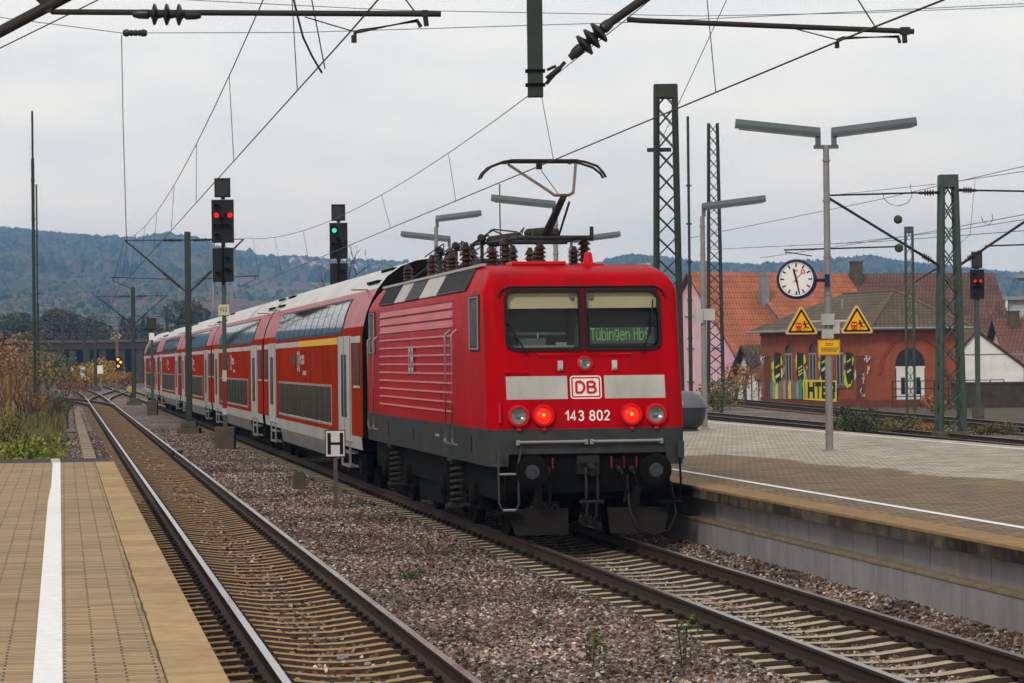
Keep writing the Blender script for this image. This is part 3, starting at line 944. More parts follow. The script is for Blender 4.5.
m_wood = instmat('autumn_woods', [(0, (.012, .03, .015)), (.25, (.04, .075, .03)), (.45, (.11, .11, .05)), (.65, (.05, .10, .035)), (.82, (.18, .16, .07)), (1, (.12, .08, .05))])
geo_scatter(wd, m_wood, (2.6, 2.6, 4.0), (8.5, 8.5, 17.0), 31, sub=3, keep=False)
tag(wd, 'distant woods covering the blue hazy hillside', 'woods', kind='stuff')

me3 = bpy.data.meshes.new('hillside_orchards'); me3.from_pydata(vs, [], fs)
a = me3.attributes.new('dens', 'FLOAT', 'POINT'); a.data.foreach_set('value', dn2)
w2_ = bpy.data.objects.new('hillside_orchards', me3); COL.objects.link(w2_)
geo_scatter(w2_, m_wood, (1.0, 1.0, 1.2), (3.2, 3.2, 4.4), 57, sub=3, keep=False)
tag(w2_, 'hazy hedges and orchard trees on the lower slope of the hill', 'orchards', kind='stuff')

# ---------------------------------------------------------------- foliage builders
def leaves(name, blobs, n, size, mat, parent=None, seed=0, flat=.0, kind=None, shell=.55):
    """leaf clumps: n small leaf faces spread through the volume of each blob (centre, radii)"""
    rd = random.Random(seed)
    vs, fs = [], []
    tot = sum(b[1][0] * b[1][1] * b[1][2] for b in blobs) ** .333
    wts = [(b[1][0] * b[1][1] * b[1][2]) ** .67 for b in blobs]
    sw = sum(wts)
    for (c, r), wt in zip(blobs, wts):
        for _ in range(max(4, int(n * wt / sw))):
            while True:
                d = Vector((rd.uniform(-1, 1), rd.uniform(-1, 1), rd.uniform(-1, 1)))
                if .05 < d.length <= 1: break
            l = d.length
            d = d / l * (l ** shell)
            d *= 1 + .25 * mnoise.noise(Vector((c[0] + d.x * 2.2, c[1] + d.y * 2.2, c[2] + d.z * 2.2)))
            p = Vector((c[0] + d.x * r[0], c[1] + d.y * r[1], c[2] + d.z * r[2]))
            s = size * rd.uniform(.6, 1.4)
            u = Vector((rd.gauss(0, 1), rd.gauss(0, 1), rd.gauss(0, 1))).normalized()
            w_ = u.cross(Vector((rd.gauss(0, 1), rd.gauss(0, 1), rd.gauss(0, 1)))).normalized()
            k = len(vs)
            for a, b_ in ((-.5, 0), (0, -.32), (.5, 0), (0, .32)):
                q_ = p + u * s * a + w_ * s * b_
                vs.append((q_.x, q_.y, q_.z))
            fs.append((k, k+1, k+2, k+3))
    me = bpy.data.meshes.new(name); me.from_pydata(vs, [], fs); me.materials.append(mat)
    o = bpy.data.objects.new(name, me); COL.objects.link(o)
    if parent is not None: o.parent = parent
    return o
m_bark = M('grey_brown_bark', (.055, .042, .033), .95, var=.3, vscale=6, bump=.5)
m_leafdk = leafmat('dark_conifer_leaf', (.014, .026, .014), (.04, .06, .03))
m_leafgr = leafmat('green_leaf', (.045, .075, .018), (.11, .14, .035))
m_leafyl = leafmat('yellow_autumn_leaf', (.36, .21, .015), (.48, .30, .03))
m_leafol = leafmat('olive_leaf', (.07, .08, .025), (.16, .14, .045))
m_leafrd = leafmat('russet_leaf', (.16, .05, .02), (.26, .11, .03))
m_leafor = leafmat('orange_brown_leaf', (.20, .095, .03), (.36, .19, .06))
m_twig = M('bare_twig', (.075, .055, .045), .95, var=.3)
def branches(q, base, h, seed, depth=4, spread=.55, r0=.16, gen=None):
    rd = random.Random(seed); tips = []
    def rec(p, d, l, r, k):
        e = p + d * l
        mid = p + d * l * .5 + Vector((rd.uniform(-1, 1), rd.uniform(-1, 1), 0)) * l * .06
        q.tube([p, mid, e], [r, r * .82, r * .62], 5 if k > 1 else 4, caps=False)
        tips.append(e)
        if k == 0: return
        for i in range(rd.choice((2, 3, 3))):
            nd = (d + Vector((rd.gauss(0, spread), rd.gauss(0, spread), rd.gauss(.05, spread * .6)))).normalized()
            rec(e if i < 2 else mid, nd, l * rd.uniform(.62, .85), r * .58, k - 1)
    rec(Vector(base), Vector((0, 0, 1)), h * .28, r0, depth)
    return tips
def bare_tree(loc, h, seed, label, depth=6, group=None):
    t = thing('bare_tree', label, 'tree', loc, 0, group)
    q = MB(); branches(q, (0, 0, 0), h, seed, depth, .5, h * .03)
    q.build('trunk', m_twig, t)
    return t
def leafy_tree(loc, h, wdt, seed, mat, label, n=1600, size=.5, group=None, name='tree', conifer=False):
    rd = random.Random(seed)
    t = thing(name, label, 'tree', loc, 0, group)
    q = MB()
    q.tube([(0, 0, 0), (.1, 0, h * .35), (0, .1, h * .8)], [h * .022, h * .015, h * .006], 7)
    blobs = []
    if conifer:
        for k in range(9):
            z = h * (.14 + .82 * k / 9); rr = wdt * .5 * (1 - k / 9.6)
            blobs.append(((rd.uniform(-.1, .1) * rr, rd.uniform(-.1, .1) * rr, z), (rr, rr, h * .085)))
    else:
        for k in range(11):
            a = rd.uniform(0, 6.28); rr = wdt * .30 * rd.uniform(.2, 1.0); z = h * rd.uniform(.32, .85)
            blobs.append(((math.cos(a) * rr, math.sin(a) * rr, z), (wdt * rd.uniform(.16, .27),) * 2 + (h * rd.uniform(.09, .16),)))
            q.tube([(0, 0, h * .3), (math.cos(a) * rr * .6, math.sin(a) * rr * .6, z * .85), (math.cos(a) * rr, math.sin(a) * rr, z)], [h * .010, h * .006, h * .002], 5)
    q.build('trunk', m_bark, t)
    leaves('crown', blobs, n, size, mat, t, seed)
    return t
def bush(loc, w_, d_, h, seed, mat, label, n=500, size=.12, group=None, name='bush', shell=.6):
    rd = random.Random(seed)
    t = thing(name, label, 'bush', loc, 0, group)
    q = MB()
    for k in range(6):
        a = rd.uniform(0, 6.28)
        rs = min(.025, .02 * w_ + .001)
        q.tube([(0, 0, -.1), (math.cos(a) * w_ * .2, math.sin(a) * d_ * .2, h * .5), (math.cos(a) * w_ * .35, math.sin(a) * d_ * .35, h * .85)], [rs, rs * .6, rs * .25], 5)
    q.build('stem', m_bark, t)
    blobs = []
    for k in range(7):
        a = rd.uniform(0, 6.28); f = rd.uniform(.1, .75)
        blobs.append(((math.cos(a) * w_ * .5 * f, math.sin(a) * d_ * .5 * f, h * rd.uniform(.25, .75)), (w_ * rd.uniform(.18, .3), d_ * rd.uniform(.18, .3), h * rd.uniform(.2, .32))))
    leaves('foliage', blobs, n, size, mat, t, seed, shell=shell)
    return t
def blades(name, area, n, h0, h1, mat, seed, lean=.18, wd=.02, parent=None, dens=None):
    rd = random.Random(seed)
    vs, fs = [], []
    for _ in range(n):
        p = area(rd)
        if p is None: continue
        h = rd.uniform(h0, h1)
        a = rd.uniform(0, 6.28); ln = rd.gauss(0, lean) * h
        dx, dy = math.cos(a), math.sin(a)
        k = len(vs)
        w2 = wd * rd.uniform(.6, 1.5)
        vs += [(p[0] - dy * w2, p[1] + dx * w2, p[2]), (p[0] + dy * w2, p[1] - dx * w2, p[2]),
               (p[0] + dx * ln * .45 + dy * w2 * .7, p[1] + dy * ln * .45 - dx * w2 * .7, p[2] + h * .6), (p[0] + dx * ln * .45 - dy * w2 * .7, p[1] + dy * ln * .45 + dx * w2 * .7, p[2] + h * .6),
               (p[0] + dx * ln, p[1] + dy * ln, p[2] + h)]
        fs += [(k, k+1, k+2, k+3), (k+3, k+2, k+4)]
    me = bpy.data.meshes.new(name); me.from_pydata(vs, [], fs); me.materials.append(mat)
    o = bpy.data.objects.new(name, me); COL.objects.link(o)
    if parent is not None: o.parent = parent
    return o

# ---------------------------------------------------------------- houses
m_pink = M('pink_render', (.62, .36, .43), .85, var=.08)
m_brick = M('red_brick_wall', (.29, .076, .037), .85, var=.25, vscale=.9, bump=.2, bscale=20, dirt=(.17, .05, .028), dirtamt=.6)
m_whiter = M('white_render', (.74, .74, .73), .85, var=.1, dirt=(.4, .39, .38), dirtamt=.4)
m_creamr = M('cream_render', (.50, .44, .32), .85, var=.1)
m_greyr = M('grey_render', (.33, .34, .36), .8, var=.1)
m_ochre = M('ochre_render', (.46, .30, .10), .85, var=.12)
m_zinc = M('zinc_flashing', (.26, .27, .28), .45, metal=.5, var=.2)
m_wframe = M('white_window_frame', (.65, .65, .63), .5, var=.05)
m_gframe = M('grey_window_frame', (.26, .27, .27), .6, var=.1)
m_hglass = M('house_window_glass', (.012, .014, .016), .3, var=.3, spec=.3)
def tilemat(name, c1, c2, gap, rh=.34):
    m = bpy.data.materials.new(name); m.use_nodes = True
    t = m.node_tree; b = t.nodes['Principled BSDF']; b.inputs['Roughness'].default_value = .8
    uv = t.nodes.new('ShaderNodeUVMap')
    br = t.nodes.new('ShaderNodeTexBrick'); br.offset = .5
    br.inputs['Color1'].default_value = (*c1, 1); br.inputs['Color2'].default_value = (*c2, 1); br.inputs['Mortar'].default_value = (*gap, 1)
    br.inputs['Scale'].default_value = 1; br.inputs['Mortar Size'].default_value = .045; br.inputs['Mortar Smooth'].default_value = .8
    br.inputs['Brick Width'].default_value = .28; br.inputs['Row Height'].default_value = rh
    t.links.new(uv.outputs[0], br.inputs['Vector'])
    n = t.nodes.new('ShaderNodeTexNoise'); n.inputs['Scale'].default_value = .5; n.inputs['Detail'].default_value = 6
    t.links.new(uv.outputs[0], n.inputs['Vector'])
    mr = t.nodes.new('ShaderNodeMapRange'); mr.inputs[1].default_value, mr.inputs[2].default_value = .3, .7; mr.inputs[3].default_value, mr.inputs[4].default_value = .72, 1.25
    t.links.new(n.outputs[0], mr.inputs[0])
    s = t.nodes.new('ShaderNodeVectorMath'); s.operation = 'SCALE'; t.links.new(br.outputs['Color'], s.inputs[0]); t.links.new(mr.outputs[0], s.inputs['Scale'])
    t.links.new(s.outputs[0], b.inputs['Base Color'])
    bp = t.nodes.new('ShaderNodeBump'); bp.inputs['Distance'].default_value = .05; bp.inputs['Strength'].default_value = .8; bp.invert = True
    t.links.new(br.outputs['Fac'], bp.inputs['Height']); t.links.new(bp.outputs[0], b.inputs['Normal'])
    return m
m_tile_or = tilemat('orange_roof_tile', (.42, .125, .05), (.36, .10, .04), (.15, .045, .02), .62)
m_tile_br = tilemat('brown_roof_tile', (.145, .062, .042), (.11, .048, .034), (.04, .02, .016), .5)
m_tile_mo = tilemat('mossy_roof_tile', (.13, .088, .045), (.095, .066, .036), (.04, .028, .016), .36)
m_tile_dr = tilemat('dark_red_roof_tile', (.17, .065, .045), (.14, .05, .035), (.06, .025, .02), .5)
def roof_slab(q_pts, thick, name, mat, parent, edge=None):
    """roof planes: list of 3-4 corner polygons (eave edge first), real thickness, uv in metres along eave and slope"""
    vs, fs, uvs = [], [], []
    me = bpy.data.meshes.new(name)
    for pl_ in q_pts:
        p = [Vector(x) for x in pl_]
        u = (p[1] - p[0]).normalized(); n = (p[1] - p[0]).cross(p[-1] - p[0]).normalized()
        if n.z < 0: n = -n
        v_ = n.cross(u)
        if v_.z < 0: v_ = -v_
        k = len(vs); m_ = len(p)
        for x in p: vs.append(tuple(x))
        for x in p: vs.append(tuple(x - n * thick))
        top = list(range(k, k + m_)); bot = list(range(k + m_, k + 2 * m_))
        fs.append(top); uvs.append([((x - p[0]).dot(u), (x - p[0]).dot(v_)) for x in p])
        fs.append(bot[::-1]); uvs.append([(0, 0)] * m_)
        for i in range(m_):
            j = (i + 1) % m_
            fs.append([top[i], bot[i], bot[j], top[j]]); uvs.append([(0, 0)] * 4)
    me.from_pydata(vs, [], fs)
    uvl = me.uv_layers.new(name='UVMap')
    i = 0
    for f, uu in zip(me.polygons, uvs):
        for li, w_ in zip(f.loop_indices, uu): uvl.data[li].uv = w_
    me.materials.append(mat)
    o = bpy.data.objects.new(name, me); COL.objects.link(o); o.parent = parent
    return o
def window(parent, T, w_, h, glass=None, frame=None, mull=1, arch=False, name='window', sill=True):
    frame = frame or m_wframe
    q = MB(T)
    f = .045
    q.box(-w_/2, w_/2, -.03, .05, -h/2, -h/2 + f); q.box(-w_/2, w_/2, -.03, .05, h/2 - f, h/2)
    q.box(-w_/2, -w_/2 + f, -.03, .05, -h/2 + f, h/2 - f); q.box(w_/2 - f, w_/2, -.03, .05, -h/2 + f, h/2 - f)
    for k in range(mull):
        x = -w_/2 + w_ * (k + 1) / (mull + 1); q.box(x - .03, x + .03, -.025, .05, -h/2 + f, h/2 - f)
    o = q.build(name, frame, parent)
    q = MB(T); q.box(-w_/2 + f, w_/2 - f, .012, .03, -h/2 + f, h/2 - f); q.build('pane', glass or m_hglass, o)
    if sill:
        q = MB(T); q.box(-w_/2 - .08, w_/2 + .08, -.12, .05, -h/2 - .09, -h/2 - .002); q.build('sill', m_zinc, o)
    return o
def wallT(x, y, z, rz): return Matrix.Translation((x, y, z)) @ Matrix.Rotation(rz, 4, 'Z')
def house(name, label, loc, rz, w_, d, hw, hr, wall, tile, over=.5, group=None, cat='house'):
    """gable house: gables at y=0 and y=d, ridge along y"""
    t = thing(name, label, cat, loc, rz, group)
    q = MB()
    g = [(-w_/2, -.5), (w_/2, -.5), (w_/2, hw), (0, hw + hr), (-w_/2, hw)]
    q.prism(g, lambda u, v, dd: (u, dd, v), 0, d)
    q.build('wall', wall, t)
    k = hr / (w_ / 2)
    ex = w_/2 + over
    z0 = hw - over * k + .1
    zr = hw + hr + .1
    roof = roof_slab([[(-ex, d + over, z0), (-ex, -over, z0), (0, -over, zr), (0, d + over, zr)], [(ex, -over, z0), (ex, d + over, z0), (0, d + over, zr), (0, -over, zr)]], .14, 'roof', tile, t)
    return t, roof
def chimney(parent, x, y, z0, z1, w_=.6, mat=None):
    q = MB(); q.box(x - w_/2, x + w_/2, y - w_/2, y + w_/2, z0, z1 - .12); q.box(x - w_/2 - .06, x + w_/2 + .06, y - w_/2 - .06, y + w_/2 + .06, z1 - .12, z1)
    return q.build('chimney', mat or m_dconc, parent)

# --- brick station building beyond the tracks
SB = thing('station_building', 'red brick station building with hipped mossy roof, arched openings and graffiti beside the far tracks', 'building', (21.4, 168, -.42), math.atan2(.298, .954))
W_, L_, HE, HR_ = 5.2, 17.8, 4.75, 2.2
q = MB()
q.box(0, W_, 0, L_, -.3, HE)
SBw = q.build('wall', m_brick, SB)
q = MB(); q.box(-.06, W_ + .06, -.06, L_ + .06, -.3, .45); q.build('plinth', M('dark_brick_plinth', (.16, .05, .03), .9, var=.2), SB)
q = MB(); q.box(-.05, W_ + .05, -.05, L_ + .05, HE - .34, HE - .1); q.build('cornice', m_brick, SB)
ov = .7
e0, e1, f0, f1, ze, zr = -ov, W_ + ov, -ov, L_ + ov, HE - .05, HE + HR_
ra, rb_ = (W_/2, 3.0, zr), (W_/2, L_ - 7.3, zr)
SBr = roof_slab([[(e0, f1, ze), (e0, f0, ze), ra, rb_], [(e0, f0, ze), (e1, f0, ze), ra], [(e1, f0, ze), (e1, f1, ze), rb_, ra], [(e1, f1, ze), (e0, f1, ze), rb_]], .12, 'roof', m_tile_mo, SB)
q = MB()
q.tube([(e0 - .05, f1, ze - .06), (e0 - .05, f0 - .05, ze - .06), (e1, f0 - .05, ze - .06)], .09, 6); q.build('gutter', m_zinc, SBr)
q = MB(); q.tube([(e0, f0, ze + .03), ra, rb_], .10, 6); q.tube([(e1, f0, ze + .03), ra], .10, 6); q.build('ridge_tile', M('ridge_tile', (.13, .09, .06), .8), SBr)
q = MB(); q.tube([(1.2, 7.5, HE + .9), (1.2, 7.5, HE + 1.8)], .08, 8); q.build('vent_pipe', m_zinc, SBr)
def v_of(px):                                   # station facade: distance along the long face seen in column px
    r_ = ray(px, 380); dx, dy = r_.x, r_.y
    e2 = (-.298, .954)
    # origin + e2*v = k*(dx,dy)
    det = e2[0] * (-dy) - (-dx) * e2[1]
    v = (-21.4 * (-dy) - (-dx) * -168) / det
    return v
WL = lambda v, z: wallT(-.0, v, z, R(-90))      # faces -X
for k, px in enumerate((789.5, 813.5, 840.5)):
    v = v_of(px)
    T = WL(v, 2.55)
    def arch(wd, h, n=10): return [(-wd/2, -h/2), (wd/2, -h/2)] + [(wd/2 * math.cos(a), h/2 - wd/2 + wd/2 * math.sin(a)) for a in [math.pi * i / n for i in range(n + 1)]]
    q = MB(T)
    a1 = arch(1.45, 2.9); a2 = arch(1.13, 2.55)
    ia = [q.pt((x, -.06, z)) for x, z in a1]; ib = [q.pt((x, -.06, z)) for x, z in a2]; ic = [q.pt((x, .0, z)) for x, z in a1]
    n_ = len(ia)
    for i in range(n_):
        j = (i+1) % n_; q.face((ia[i], ia[j], ib[j], ib[i])); q.face((ic[i], ic[j], ia[j], ia[i]))
    wn = q.build('window', m_brick, SB); wn['label'] = 'arched window'
    q = MB(T); q.poly([(x, -.004, z) for x, z in a2]); q.build('pane', m_hglass, wn)
    q = MB(T)
    q.box(-.57, .57, -.05, -.008, .62, .72); q.box(-.05, .05, -.05, -.008, -1.27, .62)
    for x in (-.52, .44): q.box(x, x + .09, -.05, -.008, -1.27, .62)
    q.box(-.57, .57, -.05, -.008, -1.27, -1.17); q.build('frame', m_gframe, wn)
m_bdoor = M('brown_boarded_door', (.12, .045, .025), .8, var=.2)
for px in (768.5, 861.5):
    v = v_of(px); q = MB(WL(v, 1.55)); q.box(-.62, .62, -.03, .02, -1.35, 1.45); d_ = q.build('door', m_bdoor, SB)
    q = MB(WL(v, 1.55)); q.box(-.72, -.62, -.06, .01, -1.35, 1.5); q.box(.62, .72, -.06, .01, -1.35, 1.5); q.box(-.72, .72, -.06, .01, 1.5, 1.62); q.build('frame', m_brick, d_)
q = MB()
a1 = arch(4.6, 4.2); a2 = arch(4.1, 3.95)
T = wallT(2.35, 0, 2.1, 0); q.T = T
ia = [q.pt((x, -.07, z)) for x, z in a1]; ib = [q.pt((x, -.07, z)) for x, z in a2]; ic = [q.pt((x, .0, z)) for x, z in a1]; id_ = [q.pt((x, .0, z)) for x, z in a2]
for i in range(1, len(ia) - 1):
    j = i + 1; q.face((ia[i], ia[j], ib[j], ib[i])); q.face((ic[i], ic[j], ia[j], ia[i])); q.face((ib[i], ib[j], id_[j], id_[i]))
q.build('blind_arch', M('brick_arch_ring', (.22, .055, .028), .85, var=.2), SB)
T = wallT(2.15, 0, 1.75, 0)
q = MB(T); a2 = arch(1.9, 3.5); q.poly([(x, -.012, z) for x, z in a2]); dd = q.build('door', m_hglass, SB)
q = MB(T)
q.box(-.9, -.02, -.05, -.014, -1.75, .55); q.box(.02, .9, -.05, -.014, -1.75, .55); q.box(-.95, .95, -.06, -.014, .55, .66)
q.build('door_leaf', m_wframe, dd)
q = MB(T); q.box(-.62, -.36, -.056, -.051, -1.0, .0); q.box(.36, .62, -.056, -.051, -1.0, .0); q.build('pane', m_hglass, dd)
# graffiti: painted shapes on the brick
GC = {k: M('graffiti_' + k, c_, .6, var=.15, vscale=5) for k, c_ in dict(black=(.015, .015, .015), lime=(.42, .55, .03), white=(.62, .62, .64), yellow=(.66, .53, .03), teal=(.04, .22, .25), violet=(.12, .08, .22), tan=(.36, .26, .13), blue=(.05, .12, .35), rust=(.28, .12, .06)).items()}
GI = {k: i for i, k in enumerate(GC)}
q = MB(); rd = random.Random(21)
def gv(px, py):                                  # facade point seen at (px, py)
    v = v_of(px); X, Y = 21.4 - .298 * v, 168 + .954 * v
    r_ = ray(px, py); z = CAM_H + r_.z * (Y / r_.y) + .42
    return v, z
lay = [0]
def spray(pts, col):
    lay[0] += 1
    q.poly([(-.062 - .0005 * lay[0], *gv(px, py)) for px, py in pts], GI[col])
def scrawl(x0, y0, x1, y1, col, n, wd):
    for _ in range(n):
        x, y = rd.uniform(x0, x1), rd.uniform(y0, y1)
        for _k in range(3):
            nx_, ny_ = x + rd.uniform(-2.2, 2.2), y + rd.uniform(-4.5, 4.5)
            nx_, ny_ = min(x1, max(x0, nx_)), min(y1, max(y0, ny_))
            spray([(x, y), (x + wd, y + wd * .4), (nx_ + wd, ny_ + wd * .4), (nx_, ny_)], col); x, y = nx_, ny_
def flush():
    global q
    if q.v: q.build('graffiti', list(GC.values()), SB, recalc=False)
    q = MB()
for cx in (778.5, 801.5, 825, 850.5):           # black letters with lime outlines between the windows
    y0, y1 = (352, 387)
    for _ in range(5):
        px, py = cx + rd.uniform(-2, 2), rd.uniform(y0 + 3, y1 - 3)
        spray([(px + 4.4 * math.cos(a), py + 6.5 * math.sin(a)) for a in [k * math.pi / 4 + rd.uniform(-.3, .3) for k in range(8)]], 'lime')
    spray([(cx - 3, y0), (cx + 3.2, y0 + 1), (cx + 3.5, y1 - 9), (cx + 1.5, y1 - 3), (cx - 1.5, y1 - 3), (cx - 3.6, y1 - 14)], 'black')
    for _ in range(3):
        py = rd.uniform(y0 + 9, y1 - 8)
        spray([(cx - 2.2, py), (cx + 2, py - 3), (cx + 2.4, py - 1.6), (cx - 1.6, py + 1.6)], rd.choice(('lime', 'white', 'lime')))
    scrawl(cx + 3.4, 366, cx + 6.5, 380, 'white', 3, .7)
    flush()
xs_ = [773 + k * 2.6 for k in range(12)]
for k, x in enumerate(xs_):
    c_ = ('teal', 'tan', 'yellow', 'teal', 'rust', 'tan', 'violet', 'yellow', 'rust', 'teal', 'tan', 'teal')[k]
    yb = 378 + rd.uniform(-2, 4)
    spray([(x - 1.5, 399), (x - 1.6, yb + 6), (x + .2, yb), (x + 2.0, yb + 4), (x + 1.9, 399)], c_)
flush()
spray([(804.5, 379.5), (838.5, 380.5), (838, 402), (804.5, 399.5)], 'yellow')
LET = {'I': [(0,0,.3,1)], 'N': [(0,0,.28,1),(.72,0,1,1),(.25,.4,.75,.7)], 'T': [(0,.72,1,1),(.36,0,.64,1)], 'E': [(0,0,.28,1),(0,.74,1,1),(0,.38,.8,.62),(0,0,1,.26)], 'R': [(0,0,.28,1),(0,.74,1,1),(.72,.45,1,1),(0,.38,1,.6),(.6,0,.9,.4)]}
x = 806.0
for ch, wd in (('I', 2.6), ('N', 7), ('T', 6), ('E', 6), ('R', 7)):
    for (u0, v0, u1, v1) in LET[ch]:
        yt, yb = 381.8, 398.5
        spray([(x + wd * u0, yb - (yb - yt) * v0), (x + wd * u1, yb - (yb - yt) * v0 + .1), (x + wd * u1, yb - (yb - yt) * v1), (x + wd * u0, yb - (yb - yt) * v1)], 'black')
    x += wd + .55
flush()
for a_ in ((762, 356, 766.5, 373, 'white', 5, .7), (862, 362, 866, 397, 'white', 6, .7), (866, 355, 872, 374, 'white', 7, .7), (838.5, 383, 843, 392, 'violet', 7, .8)):
    scrawl(*a_); flush()

# --- railing and steps in front of the station door
q = MB(); 
for k in range(9): q.tube([(.2 + .9 * k, -1.7, 0), (.2 + .9 * k, -1.7, 1.55)], .035, 6)
for z in (.65, 1.1, 1.55): q.tube([(.2, -1.7, z), (7.4, -1.7, z)], .03, 6)
o = q.build('railing', M('dark_railing', (.03, .03, .03), .6)); o.location = (21.4, 168, -.42); o.rotation_euler.z = SB.rotation_euler.z
tag(o, 'dark tubular railing in front of the white door of the brick station building', 'railing')
# --- pink house with orange roof
PH, phr = house('pink_house', 'pink gabled house with a big orange tiled roof left behind the brick station building', (20.6, 232, -.42), R(-62), 15.0, 14, 2.5, 7.1, m_pink, m_tile_or, .5)
PH.location = P(693, 360, 222) ; PH.location.z = -.42
chimney(phr, 2.6, 4.9, 6.5, 9.5, .62, m_zinc)
for (x, z) in ((-.5, 7.1), (.8, 7.1), (-.3, 4.6), (3.4, 4.6), (-.3, 2.0), (3.4, 2.0)):
    window(PH, wallT(x, 0, z, 0), .85, 1.5, mull=1)
# dormer with its own little gable on the slope facing the tracks
q = MB(); q.prism([(0, 0), (3.6, -3.5), (3.6, -2.6)], lambda u, v, dd: (1.6 + u, dd, 8.06 + v), 5.0, 13.8); q.build('dormer', m_zinc, phr)
dq = roof_slab([[(5.3, 4.95, 5.5), (5.3, 13.9, 5.5), (1.5, 13.9, 8.3), (1.5, 4.95, 8.3)]], .12, 'dormer_roof', m_tile_or, phr)
# --- brown roofed long house behind the station
BH, bhr = house('brown_roofed_house', 'long house under a big dark brown tiled roof behind the brick station building', P(988, 360, 232), R(97), 15, 17, 2.6, 7.0, m_creamr, m_tile_br, .6)
BH.location.z = -.42
chimney(bhr, -.6, 11.0, 8.3, 10.7, .85); chimney(bhr, -3.0, 8.6, 5.5, 7.9, .9, M('brick_chimney', (.14, .055, .04), .9))
q = MB(); q.lathe([(.7, -.3), (.7, .3)], (-2.6, 10.3, 7.2), (-.6, 0, .8), 14); q.build('round_skylight', M('red_skylight', (.25, .02, .02), .5), bhr)
# --- white gabled shed, low dark wall, red roofs and modern grey house at the right
wl_ = P(977, 360, 178)
WH = thing('white_house', 'white rendered house with a lopsided gable right of the brick station building', 'house', (wl_.x, 178, -.42), R(4))
q = MB(); pts = [(-1.3, -.3), (5.2, -.3), (5.2, .55), (0, 4.45), (-1.3, 3.05)]
q.prism(pts, lambda u, v, dd: (u, dd, v), 0, 9); q.box(-2.6, -1.302, .05, 5, -.3, 2.95); q.build('wall', m_whiter, WH)
roof_slab([[(5.5, -.15, .48), (5.5, 9.2, .48), (0, 9.2, 4.6), (0, -.15, 4.6)], [(-1.6, 9.2, 2.88), (-1.6, -.15, 2.88), (0, -.15, 4.6), (0, 9.2, 4.6)]], .12, 'roof', m_tile_br, WH)
q = MB(); q.box(2.9, 2.93, -.012, 0, .6, 3.0); q.box(-1.3, 3.0, -.02, 0, 3.02, 3.1); q.build('render_joint', m_zinc, WH)
q = MB(); q.box(-.9, 12, 0, .4, -.4, 1.35); q.box(-.95, 12.05, -.05, .45, 1.35, 1.47)
o = q.build('boundary_wall', M('dark_mossy_wall', (.05, .042, .034), .95, var=.4)); p_ = P(968, 390, 164); o.location = (p_.x, 164, -.42); o.rotation_euler.z = R(2)
tag(o, 'low dark grimy wall in front of the white house', 'wall')
RH, rhr = house('red_roofed_house', 'low house with a red tiled roof at the right edge behind the white house', P(999, 360, 208), R(-90), 11, 16, 2.3, 3.3, m_creamr, m_tile_dr, .5)
RH.location.z = -.42
chimney(rhr, 1.0, .9, 4, 6.2, .7)
gp = P(1003, 360, 260)
GH = thing('modern_house', 'modern grey flat roofed house with a white balcony frame at the right edge', 'house', (gp.x, 260, -.42), R(-12))
q = MB(); q.box(-1.5, 12, 0, 10, 0, 8.0); q.box(2.0, 12, 1.5, 10, 8.0, 10.0); q.build('wall', m_greyr, GH)
q = MB(); q.box(-2.0, 12.5, -.6, 10.4, 8.0, 8.3); q.box(1.2, 12.5, .4, 10.4, 10.0, 10.35); q.build('roof', m_zinc, GH)
q = MB(); q.box(.3, .5, -.5, -.3, 5.1, 8.0); q.box(-1.4, 9, -.5, -.35, 3.2, 5.1); q.build('balcony', m_whiter, GH)
for (x, z) in ((1.8, 6.4), (4.0, 6.4), (3.6, 9.0)): window(GH, wallT(x, 0 if z < 8 else 1.5, z, 0), 1.5, 1.5)
# small shed between pink house and station
p_ = P(748, 390, 193)
SH, shr = house('garden_shed', 'small half timbered shed with a dark roof between the pink house and the brick station', (p_.x, 193, -.42), R(-72), 4.2, 6.0, 1.9, 1.9, m_whiter, m_tile_mo, .5, cat='shed')
q = MB()
for x in (-1.9, -.7, .7, 1.9): q.box(x - .07, x + .07, -.04, .0, -.2, 2.0)
q.box(-2.1, 2.1, -.045, .0, 1.85, 2.0); q.build('timber', m_bdoor, SH)
# ochre house seen over the locomotive roof
YH, yhr = house('ochre_house', 'ochre gabled house with chimneys just above the locomotive roof', P(624, 360, 300), R(-22), 8.0, 12, 9.3, 2.3, m_ochre, m_tile_br, .5)
YH.location.z = -.42
chimney(yhr, 2.0, 1.5, 10, 13.0, .7); chimney(yhr, -3.0, 3.5, 10, 12.6, .8); chimney(yhr, -5.6, 5.5, 8, 13.2, .7)
q = MB(wallT(0, 0, 10.5, 0)); q.poly([(x, -.03, z) for x, z in arch(.9, 1.2)]); q.build('window', m_hglass, YH)
OH, ohr = house('ochre_house', 'green grey house block beside the ochre gable beyond the locomotive roof', P(594, 360, 305), R(-22), 6.0, 8, 8.9, 1.9, m_dskirt, m_tile_br, .5); OH.location.z = -.42
chimney(ohr, 0, 1.0, 9.5, 13.0, .8)
